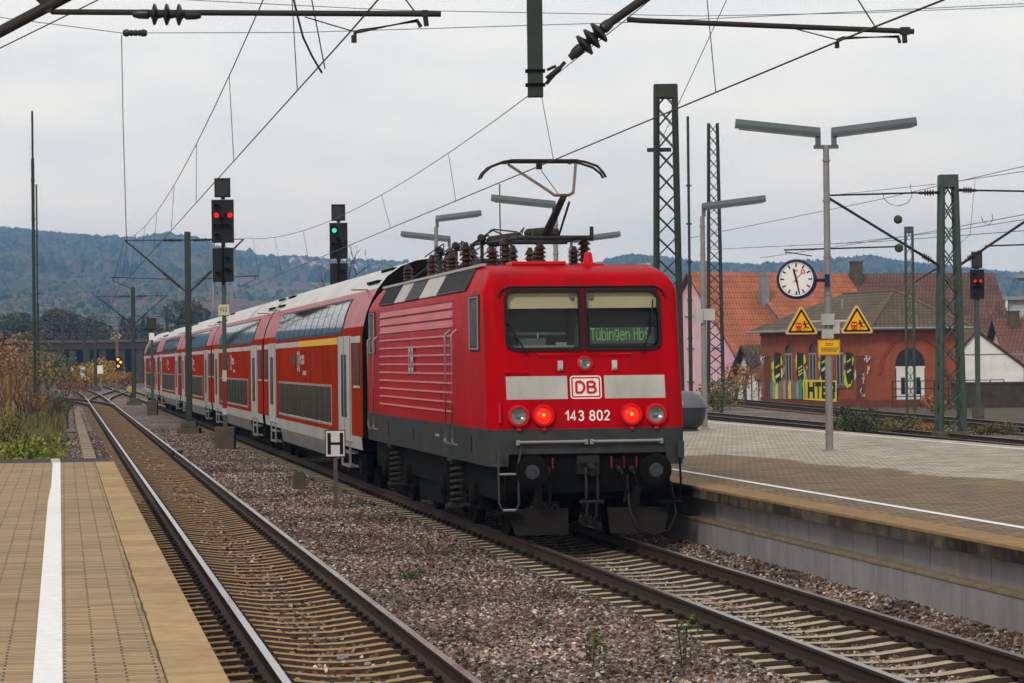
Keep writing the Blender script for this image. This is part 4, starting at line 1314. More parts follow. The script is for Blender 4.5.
# --- hillside houses
HM = [(m_whiter, m_tile_dr), (m_creamr, m_tile_dr), (m_whiter, m_tile_br)]
protos = []
for k, (wm, tm) in enumerate(HM):
    t_, r_ = house('hillside_house', ('far white house with a red roof among the hillside village', 'far cream house with a red roof among the hillside village', 'far white house with a brown roof among the hillside village')[k], (0, 0, 0), 0, 11, 14, 7.0, 4.8, wm, tm, .4, group='houses on the distant hillside')
    protos.append((t_, t_['label']))
rd = random.Random(12)
spots = []
for cx, s0, s1, n_, sp_ in ((325, .68, .92, 18, 32), (385, .74, .93, 14, 38), (20, .50, .58, 3, 18), (612, .8, .9, 4, 10), (430, .80, .9, 6, 30), (940, .80, .9, 5, 50)):
    for _ in range(n_): spots.append((cx + rd.uniform(-sp_, sp_), rd.uniform(s0, s1)))
used_ = [0, 0, 0]
for i, (x, s) in enumerate(spots):
    Y = HY0 + s * (HYR - HY0)
    k = i % 3
    p_ = Vector(((x - 512) / 2860 * Y, Y, hill_z(x, Y) - .5))
    rz_ = rd.uniform(-1.2, 1.2)
    if used_[k] == 0: protos[k][0].location = p_; protos[k][0].rotation_euler.z = rz_; used_[k] = 1
    else: copy_tree(protos[k][0], p_, rz_)
# --- road bridge with dark openings across the far tracks
BY = 470.0
bx0, bx1 = (40 - 512) / 2860 * BY, (172 - 512) / 2860 * BY
BR = thing('road_bridge', 'dark concrete road bridge with black openings crossing the tracks far away', 'bridge', (0, BY, -.42), 0)
q = MB(); q.box(bx0 - 14, bx1 + 30, 0, 12, 5.6, 7.0); q.build('deck', M('grimy_bridge_deck', (.045, .030, .025), .9, var=.3, vscale=.4), BR)
q = MB(); q.box(bx0 - 14, bx1 + 30, -.25, .05, 6.7, 7.15)
k = 0
while k < 90:
    x = bx0 - 14 + k; q.tube([(x, -.1, 7.15), (x, -.1, 8.15)], .04, 5); k += 1.6
q.tube([(bx0 - 14, -.1, 8.15), (bx1 + 30, -.1, 8.15)], .05, 5); q.tube([(bx0 - 14, -.1, 7.65), (bx1 + 30, -.1, 7.65)], .035, 5)
q.build('parapet', m_dconc, BR)
for px in (60, 72, 86, 102, 121, 139, 152, 170):
    x = (px - 512) / 2860 * BY; q = MB(); q.box(x - .55, x + .55, .3, 11.5, -.3, 5.6); q.build('pier', M('dark_pier', (.05, .04, .033), .9, var=.3) if px == 60 else bpy.data.materials['dark_pier'], BR)
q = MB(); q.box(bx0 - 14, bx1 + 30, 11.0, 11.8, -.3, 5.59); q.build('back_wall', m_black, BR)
q = MB(); q.box(bx0 - 14, (60 - 512) / 2860 * BY, .5, 11, -.3, 5.58); q.build('abutment', m_dconc, BR)
# ================================================================ the train
L = 15.6
def rrect(hw, fs, rs, r, n=5):
    pts = []
    for (cx, cy, a0) in ((-hw + r, fs + r, 180), (hw - r, fs + r, 270), (hw - r, L - rs - r, 0), (-hw + r, L - rs - r, 90)):
        for k in range(n + 1):
            a = R(a0 + 90.0 * k / n)
            pts.append((cx + r * math.cos(a), cy + r * math.sin(a)))
    return pts
NC = 6
def loft(mb, levels, skip=None, mfn=None):
    rings = []
    for (z, hw, fs, rs, r) in levels:
        rings.append([mb.pt((x, y, z)) for x, y in rrect(hw, fs, rs, r)])
    n = len(rings[0])
    for i in range(len(rings) - 1):
        for k in range(n):
            if skip and skip(i, k): continue
            mb.face((rings[i][k], rings[i][(k+1) % n], rings[i+1][(k+1) % n], rings[i+1][k]), mfn(i, k) if mfn else 0)
    return rings
def sb(z): return max(0.0, z - 1.7) * 0.18
FT = math.atan(0.18)
def FM(x, z, off=0.0):                         # frame on the raked face at lateral x, height z: X right, Y up the face, Z outward
    m = Matrix.Translation((x, sb(z), z)) @ Matrix.Rotation(R(90) - FT, 4, 'X')
    return m @ Matrix.Translation((0, 0, off))
def build_loco():
    t = thing('electric_locomotive', 'red electric locomotive with two lit red tail lights and a raised pantograph', 'locomotive', trk(0), TH)
    # red shell with real window openings in the front
    mb = MB()
    lv = [(1.62, 1.41, 0.0, 0.0, .16), (1.70, 1.41, 0.0, 0.0, .16), (2.74, 1.41, sb(2.74), .19, .16), (3.57, 1.405, sb(3.57), .34, .16),
          (3.62, 1.385, .36, .37, .15), (3.70, 1.345, .40, .42, .14), (3.77, 1.31, .48, .52, .12), (3.83, 1.28, .62, .70, .10), (3.90, 1.245, .95, 1.0, .10), (3.97, 1.205, 1.4, 1.4, .10)]
    loft(mb, lv, skip=lambda i, k: i == 2 and k == NC - 1)
    # front window posts
    def fq(x0, x1, z0, z1):
        mb.poly([(x0, sb(z0), z0), (x1, sb(z0), z0), (x1, sb(z1), z1), (x0, sb(z1), z1)])
    fq(-1.25, -1.10, 2.74, 3.57); fq(1.10, 1.25, 2.74, 3.57); fq(-.04, .04, 2.74, 3.57)
    mb.build('body', m_red, t, smooth=28)
    # roof deck
    rf = MB()
    rf.poly([(x, y, 3.972) for x, y in rrect(1.205, 1.4, 1.4, .1)])
    rf.build('roof', m_rooftop, t)
    ee = MB()
    for sx in (-1, 1): ee.box(sx*1.22-.03, sx*1.22+.03, 1.5, L-1.5, 3.965, 4.005)
    ee.build('roof_edge_rail', m_lgrey, t)
    # slanted roof panels
    for (a, b, mt) in ((2.2, 5.3, m_dpanel), (5.45, 7.5, m_lgrey), (7.6, 9.4, m_rubber), (9.5, 11.0, m_lgrey), (11.15, 13.5, m_dpanel)):
        for sx in ((-1,)):
            q = MB()
            def sp(y, k, o): return (sx * (1.405 - .2 * k + .012 * o), y, 3.60 + .36 * k + .012 * o)
            a1, b1 = a, b
            pts0 = [sp(a1, .05, .3), sp(b1, .05, .3), sp(b1, .98, .3), sp(a1, .98, .3)]
            pts1 = [sp(a1, .05, 1.4), sp(b1, .05, 1.4), sp(b1, .98, 1.4), sp(a1, .98, 1.4)]
            i0 = [q.pt(p) for p in pts0]; i1 = [q.pt(p) for p in pts1]
            q.face(i0); q.face(i1)
            for k in range(4): q.face((i0[k], i0[(k+1) % 4], i1[(k+1) % 4], i1[k]))
            if mt is m_dpanel:
                for k in range(14):
                    y = a + (b - a) * (k + .5) / 14
                    q.bar(sp(y, .08, 1.6), sp(y, .95, 1.6), .03, .02)
            q.build('roof_panel', mt, t)
    # grey skirt
    sk = MB()
    loft(sk, [(1.10, 1.40, .012, .012, .16), (1.27, 1.407, .004, .004, .16), (1.62, 1.41, 0, 0, .16)], skip=lambda i, k: i == 0 and k in (NC - 1, 3 * NC - 1))
    for x0, x1 in ((-1.25, -1.13), (1.13, 1.25)): sk.poly([(x0, .01, 1.1), (x1, .01, 1.1), (x1, .003, 1.27), (x0, .003, 1.27)])
    sk.build('grey_skirt', m_skirt, t, smooth=35)
    ub = MB()
    ub.box(-1.25, 1.25, .32, L-.32, .62, 1.30)
    ub.box(-1.16, 1.16, .10, .34, .72, 1.268)
    ub.box(-1.36, 1.36, .3, L-.3, 1.28, 1.60)
    ub.box(-1.2, 1.2, 6.3, 9.3, .28, .9)
    ub.build('underframe', m_black, t)
    # interior of the cab
    ci = MB()
    ci.poly([(-1.27, 1.5, 2.3), (1.27, 1.5, 2.3), (1.27, 1.5, 3.62), (-1.27, 1.5, 3.62)])
    ci.poly([(-1.3, .2, 2.62), (1.3, .2, 2.62), (1.3, 1.5, 2.62), (-1.3, 1.5, 2.62)])
    ci.poly([(-1.3, .42, 3.66), (1.3, .42, 3.66), (1.3, 1.5, 3.66), (-1.3, 1.5, 3.66)])
    ci.box(-1.1, 1.0, .42, .75, 2.62, 2.76)
    ci.box(-.9, -.5, .5, .62, 2.76, 2.90)
    ci.box(-.03, .03, .40, 1.5, 2.62, 3.6)
    ci.build('cab_interior', m_cab, t)
    ds = MB(); ds.box(-1.0, -.1, .44, .60, 2.765, 2.80); ds.box(-.62, -.60, .50, .52, 2.8, 2.98); ds.box(-.35, -.2, .46, .56, 2.80, 2.84); ds.box(-1.0, -.15, .8, .84, 2.95, 2.99); ds.build('driver_desk', M('pale_desk', (.22, .23, .22), .6), t)
    for cx, sx in ((-.57, -1), (.57, 1)):
        T = FM(cx, 3.155)
        hw, hh = .525, .42
        def rr(hw, hh, r0, r1):                # r0: outer corners, r1: inner corners
            pts = []
            for (qx, qz, a0) in ((hw, -hh, 270), (hw, hh, 0), (-hw, hh, 90), (-hw, -hh, 180)):
                r = r0 if qx * sx > 0 else r1
                for k in range(6):
                    a = R(a0 + 18 * k)
                    pts.append((qx - math.copysign(r, qx) + r * math.cos(a), qz - math.copysign(r, qz) + r * math.sin(a)))
            return pts
        fr = MB(T)
        o1, o2 = rr(hw + .03, hh + .03, .15, .04), rr(hw - .015, hh - .02, .12, .03)
        a = [fr.pt((x, y, .0)) for x, y in o1]; b = [fr.pt((x, y, .03)) for x, y in o1]
        c = [fr.pt((x, y, .03)) for x, y in o2]; d = [fr.pt((x, y, -.03)) for x, y in o2]
        n = len(a)
        for k in range(n):
            j = (k+1) % n
            fr.face((a[k], a[j], b[j], b[k])); fr.face((b[k], b[j], c[j], c[k])); fr.face((c[k], c[j], d[j], d[k]))
        f = fr.build('windscreen_frame', m_rubber, t, smooth=40)
        g = MB(T)
        g.poly([(x, y, .004) for x, y in rr(hw - .03, hh - .03, .12, .03)])
        gl = g.build('windscreen', m_glass, t)
        bl = MB(T)
        bl.box(-hw+.01, hw-.01, hh-.24, hh+.02, -.075, -.06)
        bl.build('roller_blind', m_cream, t)
        # wiper
        wp = MB(T)
        px = .27 * sx
        wp.tube([(px - .0*sx, -.50, .05), (px + .02*sx, -.46, .06), (px + .0*sx - (-.0), -.44, .06)], .014, 6)
        tipx, tipy = px + .25 * sx * (1 if sx < 0 else .62), .06
        wp.tube([(px, -.48, .06), (tipx, tipy - .1, .065)], .010, 6)
        wp.tube([(tipx - .04*sx, tipy - .30, .05), (tipx + .02*sx, tipy + .22, .05)], .012, 5)
        wp.cbox((tipx, tipy - .08, .07), (.05, .09, .04))
        wp.build('wiper', m_rubber, t)
        lm = MB(T)
        lm.lathe([(.03, 0), (.035, .02), (.02, .03)], (-sx*.43, .33, -.05), (0, 0, 1), 10)
        lm.build('cab_lamp', m_lens, t)
    # eyebrow gutter over the windscreens
    gt = MB(FM(0, 3.155))
    gt.tube([(-1.20, .33, .012), (-1.16, .42, .016), (-1.06, .478, .016), (1.06, .478, .016), (1.16, .42, .016), (1.20, .33, .012)], .016, 6)
    gt.build('rain_gutter', m_rubber, t)
    # destination display
    db = MB(FM(.57, 3.155))
    db.box(-.47, .47, -.335, -.10, -.10, -.06)
    d = db.build('destination_display', M('display_grey', (.05, .06, .065), .4, var=.05), t)
    q = MB(); dots(q, 'Tubingen Hbf', .0133, .0225, FM(.53, 2.945, -.056)); q.build('display_text', m_green_led, d)
    d['label'] = 'green lit destination display in the right windscreen'
    # front bands, logo and number
    for x0, x1 in ((-1.14, -.265), (.265, 1.14)):
        b = MB(FM(0, 2.2)); b.box(x0, x1, -.165, .165, .0, .004)
        b.build('white_band', m_lgrey, t)
    lg = MB(FM(0, 2.2))
    def ring(w2, h2, wd, r, z0, z1, mi):
        def rp(w, h, r):
            pts = []
            for (qx, qz, a0) in ((w, -h, 270), (w, h, 0), (-w, h, 90), (-w, -h, 180)):
                for k in range(5):
                    a = R(a0 + 22.5 * k)
                    pts.append((qx - math.copysign(r, qx) + r * math.cos(a), qz - math.copysign(r, qz) + r * math.sin(a)))
            return pts
        o, i = rp(w2, h2, r), rp(w2 - wd, h2 - wd, max(.005, r - wd))
        a = [lg.pt((x, y, z1)) for x, y in o]; b = [lg.pt((x, y, z1)) for x, y in i]
        c = [lg.pt((x, y, z0)) for x, y in o]
        n = len(a)
        for k in range(n):
            j = (k+1) % n
            lg.face((a[k], a[j], b[j], b[k]), mi); lg.face((c[k], c[j], a[j], a[k]), mi)
        return i
    i = ring(.225, .165, .018, .045, 0, .004, 1)
    i2 = ring(.203, .143, .017, .03, 0, .006, 0)
    lg.poly([(x, y, .003) for x, y in i2], 1)
    lg.build('logo_plate', [m_redbr, m_white], t)
    q = MB(); strokes(q, 'DB', .155, .033, FM(0, 2.2, .009), .95, gap=.33); q.build('logo_letters', m_redbr, t, recalc=False)
    q = MB(); strokes(q, '143 802', .132, .022, FM(.0, 1.80, .004), .84, gap=.34); q.build('running_number', m_white, t, recalc=False)
    # lamps
    for (x, lit) in ((-.985, 0), (-.63, 1), (.63, 1), (.985, 0)):
        T = FM(x, 1.80)
        bz = MB(T)
        bz.lathe([(.165, 0), (.165, .045), (.15, .07), (.118, .075), (.112, .03)], (0, 0, 0), (0, 0, 1), 28, caps=False)
        h = bz.build('tail_light' if lit else 'headlight', m_redbr, t, smooth=40)
        ln = MB(T)
        if lit:
            ln.lathe([(.113, .035), (.09, .055), (.045, .068), (.001, .07)], (0, 0, 0), (0, 0, 1), 24, caps=False)
            ln.build('lens', m_redlit, h, smooth=60)
            hb = MB(T); hb.lathe([(.022, .068), (.016, .078), (.001, .08)], (0, .005, 0), (0, 0, 1), 10, caps=False)
            hb.build('bulb', m_redhot, h)
            h['label'] = 'lit red tail light'
        else:
            ln.lathe([(.113, .05), (.10, .052), (.06, .03), (.03, .02), (.028, .045), (.001, .05)], (0, 0, 0), (0, 0, 1), 24, caps=False)
            ln.build('lens', m_lens, h, smooth=30)
        ba = MB(T); ba.box(-.03, .03, -.205, -.16, 0, .03); ba.build('lamp_bracket', m_redbr, h)
    T = FM(0, 2.53)
    bz = MB(T); bz.lathe([(.115, 0), (.115, .03), (.085, .045), (.08, .02)], (0, 0, 0), (0, 0, 1), 24, caps=False)
    h = bz.build('headlight', m_redbr, t, smooth=40)
    ln = MB(T); ln.lathe([(.08, .03), (.065, .035), (.03, .018), (.015, .03), (.001, .032)], (0, 0, 0), (0, 0, 1), 20, caps=False)
    ln.build('lens', m_lens, h, smooth=30)
    for x in (-.36, .42):
        b = MB(FM(x, 2.50)); b.cbox((0, 0, .03), (.075, .14, .06)); b.cbox((0, -.03, .07), (.05, .05, .03)); b.build('socket_box', m_lgrey, t, bevel=.008)
    hp = MB(FM(0, 2.66)); hp.tube([(-.66, 0, 0), (-.66, 0, .05), (.66, 0, .05), (.66, 0, 0)], .013, 6); hp.build('handrail', m_redbr, t)
    hp = MB(FM(-1.0, 2.42)); hp.tube([(-.15, -.02, 0), (-.15, 0, .05), (.15, 0, .05), (.15, -.02, 0)], .017, 6); hp.build('handrail', m_redbr, t)
    hp = MB(FM(-1.25, 1.84)); hp.tube([(0, -.15, -.05), (0, -.13, .05), (0, .13, .05), (0, .15, -.05)], .017, 6); hp.build('handrail', m_redbr, t)
    pr = MB(); pr.tube([(-1.0, -.06, 1.44), (-.03, -.06, 1.44)], .021, 8); pr.tube([(.05, -.06, 1.44), (1.05, -.06, 1.44)], .021, 8)
    for x in (-1.0, -.03, .05, 1.05): pr.cbox((x, -.02, 1.435), (.05, .09, .07))
    pr.build('crossbar', m_alu, t)
    # side louvre ribs
    rb = MB()
    for k in range(12):
        z = 1.82 + k * .1445
        rb.box(-1.4320, -1.4030, 3.55, 13.2, z - .014, z + .014)
        rb.box(-1.4080, -1.4045, 3.55, 13.2, z + .018, z + .10)
    rb.build('side_ribs', M('skylit_rib_paint', (.58, .16, .18), .4, var=.2, vscale=.7), t)  # ribs coloured paler than the body to imitate skylit top edges
    seam = MB()
    for y in (3.35, 13.45): seam.box(-1.4080, -1.4040, y-.012, y+.012, 1.65, 3.5)
    seam.box(-1.4080, -1.4040, 3.35, 13.45, 3.49, 3.51)
    seam.build('panel_seam', M('dark_seam', (.12, .01, .012), .6), t)
    for (y0, y1) in ((.80, 1.62), (14.05, 14.85)):
        q = MB(); 
        q.box(-1.4200, -1.3950, y0-.05, y1+.05, 2.72, 3.54)
        wf = q.build('side_window', m_rubber, t, bevel=.02)
        q = MB(); q.box(-1.4260, -1.4210, y0+.03, y1-.03, 2.80, 3.47); q.build('pane', m_sideglass, wf)
        q = MB(); q.tube([(-1.4280, y0, 2.76), (-1.4280, y0, 3.5), (-1.4280, y1, 3.5), (-1.4280, y1, 2.76), (-1.4280, y0, 2.76)], .014, 6); q.build('window_trim', m_alu, wf)
    for y in (3.12, 3.85, 13.75, 14.65):
        q = MB(); q.tube([(-1.4000, y, 3.06), (-1.4800, y, 3.0), (-1.4900, y, 2.9), (-1.4900, y, 1.42), (-1.4800, y, 1.34), (-1.4000, y, 1.32)], .018, 8)
        q.build('door_handrail', m_alu, t, smooth=50)
    # side writing and fittings
    sx = MB()
    random.seed(3)
    for (y, z, n) in ((5.2, 1.5, 4), (5.2, 1.42, 3), (6.6, 1.48, 3), (9.4, 1.5, 4), (13.4, 1.50, 3), (4.4, 1.36, 2), (4.6, 1.5, 2)):
        for k in range(n): sx.box(-1.4085, -1.4060, y + k*.16, y + k*.16 + .10, z - .02, z + .02)
    sx.build('side_lettering', M('faded_white_lettering', (.4, .4, .4), .6), t)
    vb = MB()
    for y in (8.4, 12.0, 1.6): vb.box(-1.4100, -1.3900, y, y + .10, 1.26, 1.50)
    vb.build('skirt_slot', m_black, t)
    T = Matrix.Translation((-1.4365, 8.45, 2.62)) @ Matrix.Rotation(R(-90), 4, 'Z') @ FACE_Y
    q = MB(); strokes(q, 'DB', .36, .07, T, .95); q.build('side_logo', m_lgrey, t, recalc=False)
    # buffers
    for x in (-.875, .875):
        b = MB()
        b.lathe([(.15, 0), (.15, .22), (.11, .22), (.11, .48), (.17, .50), (.225, .53), (.23, .565), (.19, .59), (.08, .60), (.001, .602)], (x, .10, 1.04), (0, -1, 0), 28)
        bb = b.build('buffer', m_under, t, smooth=35)
        q = MB(); q.lathe([(.10, .600), (.06, .6045), (.001, .606)], (x, .10, 1.04), (0, -1, 0), 20, caps=False); q.build('greasy_patch', M('buffer_grease', (.032, .037, .042), .4, var=.6, vscale=18), bb)
    cp = MB()
    cp.box(-.16, .16, -.02, .12, .98, 1.24)
    cp.tube([(0, .1, 1.10), (0, -.28, 1.10), (0, -.36, 1.06), (0, -.36, .98), (0, -.30, .95)], [.05, .05, .045, .04, .02], 8)
    for x in (-.075, .075): cp.tube([(x, -.25, 1.08), (x*1.1, -.30, .85), (x*1.1, -.28, .62)], .022, 7)
    cp.tube([(-.17, -.27, .60), (.17, -.27, .60)], .028, 8)
    cp.tube([(-.06, -.27, .60), (-.075, -.24, .40), (0, -.23, .32), (.075, -.24, .40), (.06, -.27, .60)], .02, 7)
    cp.cbox((0, -.05, 1.16), (.3, .05, .06))
    cp.build('screw_coupling', M('worn_coupling_steel', (.02, .018, .017), .45, metal=.1, var=.4, vscale=8), t, smooth=40)
    for x, dx in ((-.60, .02), (.42, .10), (.60, .10)):
        q = MB(); q.tube([(x, .1, 1.08), (x, -.13, 1.06), (x + dx*.3, -.22, .98), (x + dx, -.22, .76), (x + dx*.6, -.16, .58)], [.03, .03, .026, .024, .024], 8)
        ho = q.build('brake_hose', m_rubber, t, smooth=50)
        q = MB(); q.cbox((x - .09, -.04, 1.14), (.018, .03, .17)); q.cbox((x + .09, -.04, 1.14), (.018, .03, .15)); q.build('red_tap', M('faded_red_tap', (.20, .01, .01), .6), ho)
        q = MB(); q.lathe([(.035, 0), (.04, .06), (.03, .08)], (x, -.10, 1.06), (0, -1, -.3), 10); q.build('hose_coupling', m_panto, ho)
    q = MB(); q.tube([(.55, -.08, .95), (.53, -.3, .5), (.62, -.38, .22), (.85, -.38, .12), (1.1, -.3, .18), (1.22, -.2, .42), (1.18, -.02, .85)], .02, 8)
    q.build('control_cable', m_rubber, t, smooth=60)
    q = MB(); q.cbox((1.33, -.05, 1.30), (.09, .06, .26)); q.build('socket_box', m_skirt, t, bevel=.01)
    # step ladder at the left corner
    q = MB()
    q.tube([(-1.27, -.10, 1.32), (-1.3, -.16, 1.12), (-1.3, -.18, .60), (-1.25, -.18, .50), (-1.06, -.18, .50), (-1.02, -.18, .58), (-1.02, -.17, 1.16), (-.95, -.06, 1.38)], .017, 7)
    q.tube([(-1.3, -.17, 1.0), (-1.02, -.17, 1.0)], .014, 6)
    q.build('step_ladder', m_skirt, t, smooth=50)
    q = MB(); q.tube([(-1.29, -.172, 1.0), (-1.03, -.172, 1.0)], .018, 6); q.tube([(-1.25, -.182, .50), (-1.06, -.182, .50)], .018, 6); q.build('step_rung', m_alu, t)
    q = MB(); q.tube([(1.3, -.10, 1.2), (1.3, -.16, .9), (1.3, -.16, .62), (1.08, -.16, .60)], .017, 7); q.build('step_ladder', m_under, t)
    q = MB(); q.box(-1.3, -1.0, -.24, .1, .44, .47); q.box(.95, 1.3, -.2, .1, .56, .59); q.build('step_plate', m_under, t)
    for s in (-1, 1):
        q = MB()
        i = [q.pt(p) for p in ((s*.30, -.05, .14), (s*1.06, -.12, .14), (s*1.16, -.02, .50), (s*.28, .05, .50), (s*.30, -.02, .14), (s*1.06, -.09, .14), (s*1.16, .01, .50), (s*.28, .08, .50))]
        for f in ((0,1,2,3), (4,5,6,7), (0,1,5,4), (1,2,6,5), (2,3,7,6), (3,0,4,7)): q.face([i[k] for k in f])
        q.box(s*.7-.05, s*.7+.05, .05, .3, .3, .8)
        q.build('snow_plough', M('dusty_plough', (.014, .012, .010), .85, var=.35, spec=.15), t)
    # bogies
    for yc in (3.85, 11.75):
        q = MB()
        for s in (-1, 1):
            q.box(s*1.12-.06, s*1.12+.06, yc-2.35, yc+2.35, .62, .86)
            q.box(s*1.10-.07, s*1.10+.07, yc-.7, yc+.7, .36, .66)
            for dy in (-1.65, 1.65):
                q.cbox((s*1.12, yc+dy, .62), (.26, .42, .42)); q.lathe([(.17, 0), (.17, .10), (.12, .14)], (s*1.22, yc+dy, .62), (s, 0, 0), 14)
            for dy in (-2.25, 2.25):
                q.cbox((s*.8, yc+dy*1.03, .40), (.2, .10, .5)); q.tube([(s*1.05, yc+dy, .85), (s*1.0, yc+dy*1.02, .25)], .04, 6)
        q.box(-1.05, 1.05, yc-.35, yc+.35, .45, .85)
        bo = q.build('bogie', m_under, t)
        for s in (-1, 1):
            for dy in (-1.65, 1.65):
                q = MB(); q.lathe([(.1, -.05), (.625, -.065), (.655, -.06), (.655, -.03), (.625, -.02), (.62, .07), (.56, .075), (.52, .04), (.2, .05), (.16, .09), (.001, .09)], (s*.76, yc+dy, .622), (s, 0, 0), 32, caps=False)
                q.build('wheel', m_under, bo, smooth=35)
            q = MB(); pts = []
            for k in range(7*10+1):
                a = 2*math.pi*k/10
                pts.append((s*1.30 + .13*math.cos(a), yc-.18 + .13*math.sin(a), .42 + .66*k/70))
            q.tube(pts, .026, 6)
            q.cbox((s*1.30, yc-.18, .40), (.34, .34, .05)); q.cbox((s*1.30, yc-.18, 1.09), (.34, .34, .04))
            q.build('coil_spring', M('dusty_spring_steel', (.022, .020, .018), .6, var=.5, spec=.15), bo, smooth=60)
            q = MB(); q.tube([(s*1.36, yc+.45, .34), (s*1.36, yc+.45, 1.1)], .05, 8); q.build('damper', m_under, bo)
    # roof gear
    def insulator(x, y, h=.42, z=3.97, r=.085):
        q = MB(); pr = [(.05, 0)]
        n = 5
        for k in range(n):
            b = .04 + (h - .06) * k / n
            pr += [(.05, b), (r, b + .012), (r * .92, b + .03), (.055, b + (h - .06) / n * .9)]
        pr += [(.045, h), (.03, h + .03), (.001, h + .03)]
        q.lathe(pr, (x, y, z), (0, 0, 1), 14)
        return q.build('roof_insulator', m_insul, t, smooth=30)
    for k, (x, y) in enumerate(((-.62, 3.3), (-.62, 4.6), (-.75, 6.0), (-.55, 7.2), (-.82, 8.3), (-.55, 9.4), (-.8, 10.4), (-.45, 12.0), (-.1, 3.2), (.62, 3.4), (.7, 4.7), (.2, 5.2), (0, 6.4), (-.25, 8.8), (.1, 10.6), (-.95, 5.2), (-.92, 7.0), (-.35, 6.2), (.45, 7.4), (-.65, 11.4), (-.95, 12.6))):
        insulator(x, y, .38 + .09 * (k % 3 == 0), r=.092 + .012 * (k % 2))
    q = MB()
    q.tube([(-.62, 3.3, 4.42), (-.62, 4.6, 4.44), (-.75, 6.0, 4.46), (-.55, 7.2, 4.46), (-.82, 8.3, 4.44), (-.55, 9.4, 4.46), (-.8, 10.4, 4.44), (-.45, 12.0, 4.44), (-.5, 13.2, 4.34), (-.8, 14.4, 4.05)], .022, 7)
    q.tube([(-.75, 6.0, 4.46), (-.4, 5.8, 4.70), (-.1, 5.4, 4.64), (.2, 5.2, 4.42)], .014, 6)
    q.tube([(-.55, 7.2, 4.46), (-.25, 7.0, 4.75), (0, 6.7, 4.6), (0, 6.4, 4.42)], .014, 6)
    q.tube([(-.82, 8.3, 4.44), (-.5, 8.6, 4.62), (-.25, 8.8, 4.42)], .014, 6)
    q.build('roof_busbar', m_panto, t, smooth=60)
    q = MB()
    q.lathe([(.05, -.30), (.09, -.26), (.09, .24), (.06, .28)], (-.35, 5.0, 4.50), (1, .2, .15), 12)
    q.lathe([(.04, -.22), (.07, -.18), (.07, .18), (.04, .22)], (.05, 4.3, 4.58), (1, .4, .1), 12)
    q.box(-.75, -.35, 4.9, 6.6, 3.97, 4.20); q.box(.1, .8, 6.0, 8.4, 3.97, 4.16); q.box(-.5, .5, 9.3, 12.6, 3.97, 4.14)
    q.tube([(.72, 3.3, 4.4), (.72, 3.3, 4.62)], .03, 8)
    q.build('circuit_breaker', m_panto, t, smooth=40)
    q = MB(); q.box(-.82, -.02, 1.42, 2.0, 3.975, 4.03); q.build('roof_hatch', m_redbr, t, bevel=.015)
    q = MB(); q.lathe([(.12, 0), (.12, .03), (.075, .05), (.055, .18), (.03, .20)], (.33, 1.55, 3.97), (0, 0, 1), 16); q.box(.13, .53, 1.40, 1.70, 3.965, 3.99); q.build('roof_horn', m_redbr, t, smooth=40)
    q = MB(); rq = random.Random(4)
    for k in range(9):
        x, y = rq.uniform(-.9, .5), rq.uniform(3.6, 12.5)
        q.tube([(x, y, 4.40), (x + rq.uniform(-.2, .2), y + .5, 4.55 + rq.uniform(0, .15)), (x + rq.uniform(-.3, .3), y + 1.0, 4.42)], .012, 5)
    q.build('roof_cable', m_panto, t, smooth=60)
    q = MB()
    for y in (5.0, 7.9, 9.9): q.lathe([(.04, -.24), (.065, -.2), (.065, .2), (.04, .24)], (-.72, y, 4.52), (.2, 1, 0), 10); q.tube([(-.72, y, 3.97), (-.72, y, 4.5)], .03, 6)
    q.build('roof_switch', m_panto, t, smooth=40)
    # pantograph
    q = MB()
    ks, hy = 1.9, 3.5
    for s in (-1, 1):
        q.tube([(s*.42, 2.6, 4.42), (s*.5, 3.4, 4.45), (s*.42, 4.3, 4.42)], .035, 7)
    q.tube([(-.55, 2.65, 4.42), (.55, 2.65, 4.42)], .032, 7); q.tube([(-.5, 4.2, 4.42), (.5, 4.2, 4.42)], .032, 7)
    q.tube([(-.5, 3.3, 4.45), (.72, 3.3, 4.45)], .038, 8); q.lathe([(.09, -.2), (.10, .2)], (0, 3.3, 4.5), (1, 0, 0), 10)
    pf = q.build('pantograph', m_panto, t, smooth=50)
    q = MB(); q.tube([(0, 3.25, 4.50), (.04, ks, 5.00)], [.07, .05], 8); q.tube([(.14, 3.0, 4.42), (.14, ks+.1, 4.92)], .018, 6)
    q.build('lower_arm', m_panto, pf, smooth=50)
    q = MB()
    q.tube([(-.10, ks, 5.02), (.12, ks, 5.02), (.19, ks+.03, 5.06), (.22, ks+.15, 5.14), (.52, hy, 5.58)], .023, 7)
    q.tube([(-.10, ks, 5.02), (-.17, ks+.10, 5.09), (-.52, hy, 5.58)], .023, 7)
    q.tube([(-.05, ks, 5.05), (-.05, hy-.2, 5.48)], .009, 5)
    q.build('upper_arm', m_pantoar, pf, smooth=50)
    q = MB()
    for dy in (-.18, .18):
        q.tube([(-.97, hy+dy*.6, 5.36), (-.93, hy+dy*.6, 5.44), (-.82, hy+dy, 5.54), (-.62, hy+dy, 5.615), (-.50, hy+dy, 5.63), (.50, hy+dy, 5.63), (.62, hy+dy, 5.615), (.82, hy+dy, 5.55), (.93, hy+dy*.6, 5.45), (.97, hy+dy*.6, 5.38)], .020, 7)
        q.box(-.52, .52, hy+dy-.03, hy+dy+.03, 5.625, 5.652)
    for x in (-.55, .45): q.tube([(x, hy-.18, 5.61), (x, hy+.18, 5.61)], .018, 6)
    q.cbox((-.05, hy, 5.56), (.08, .1, .10))
    q.build('pan_head', m_panto, pf, smooth=50)
    return t
loco = build_loco()

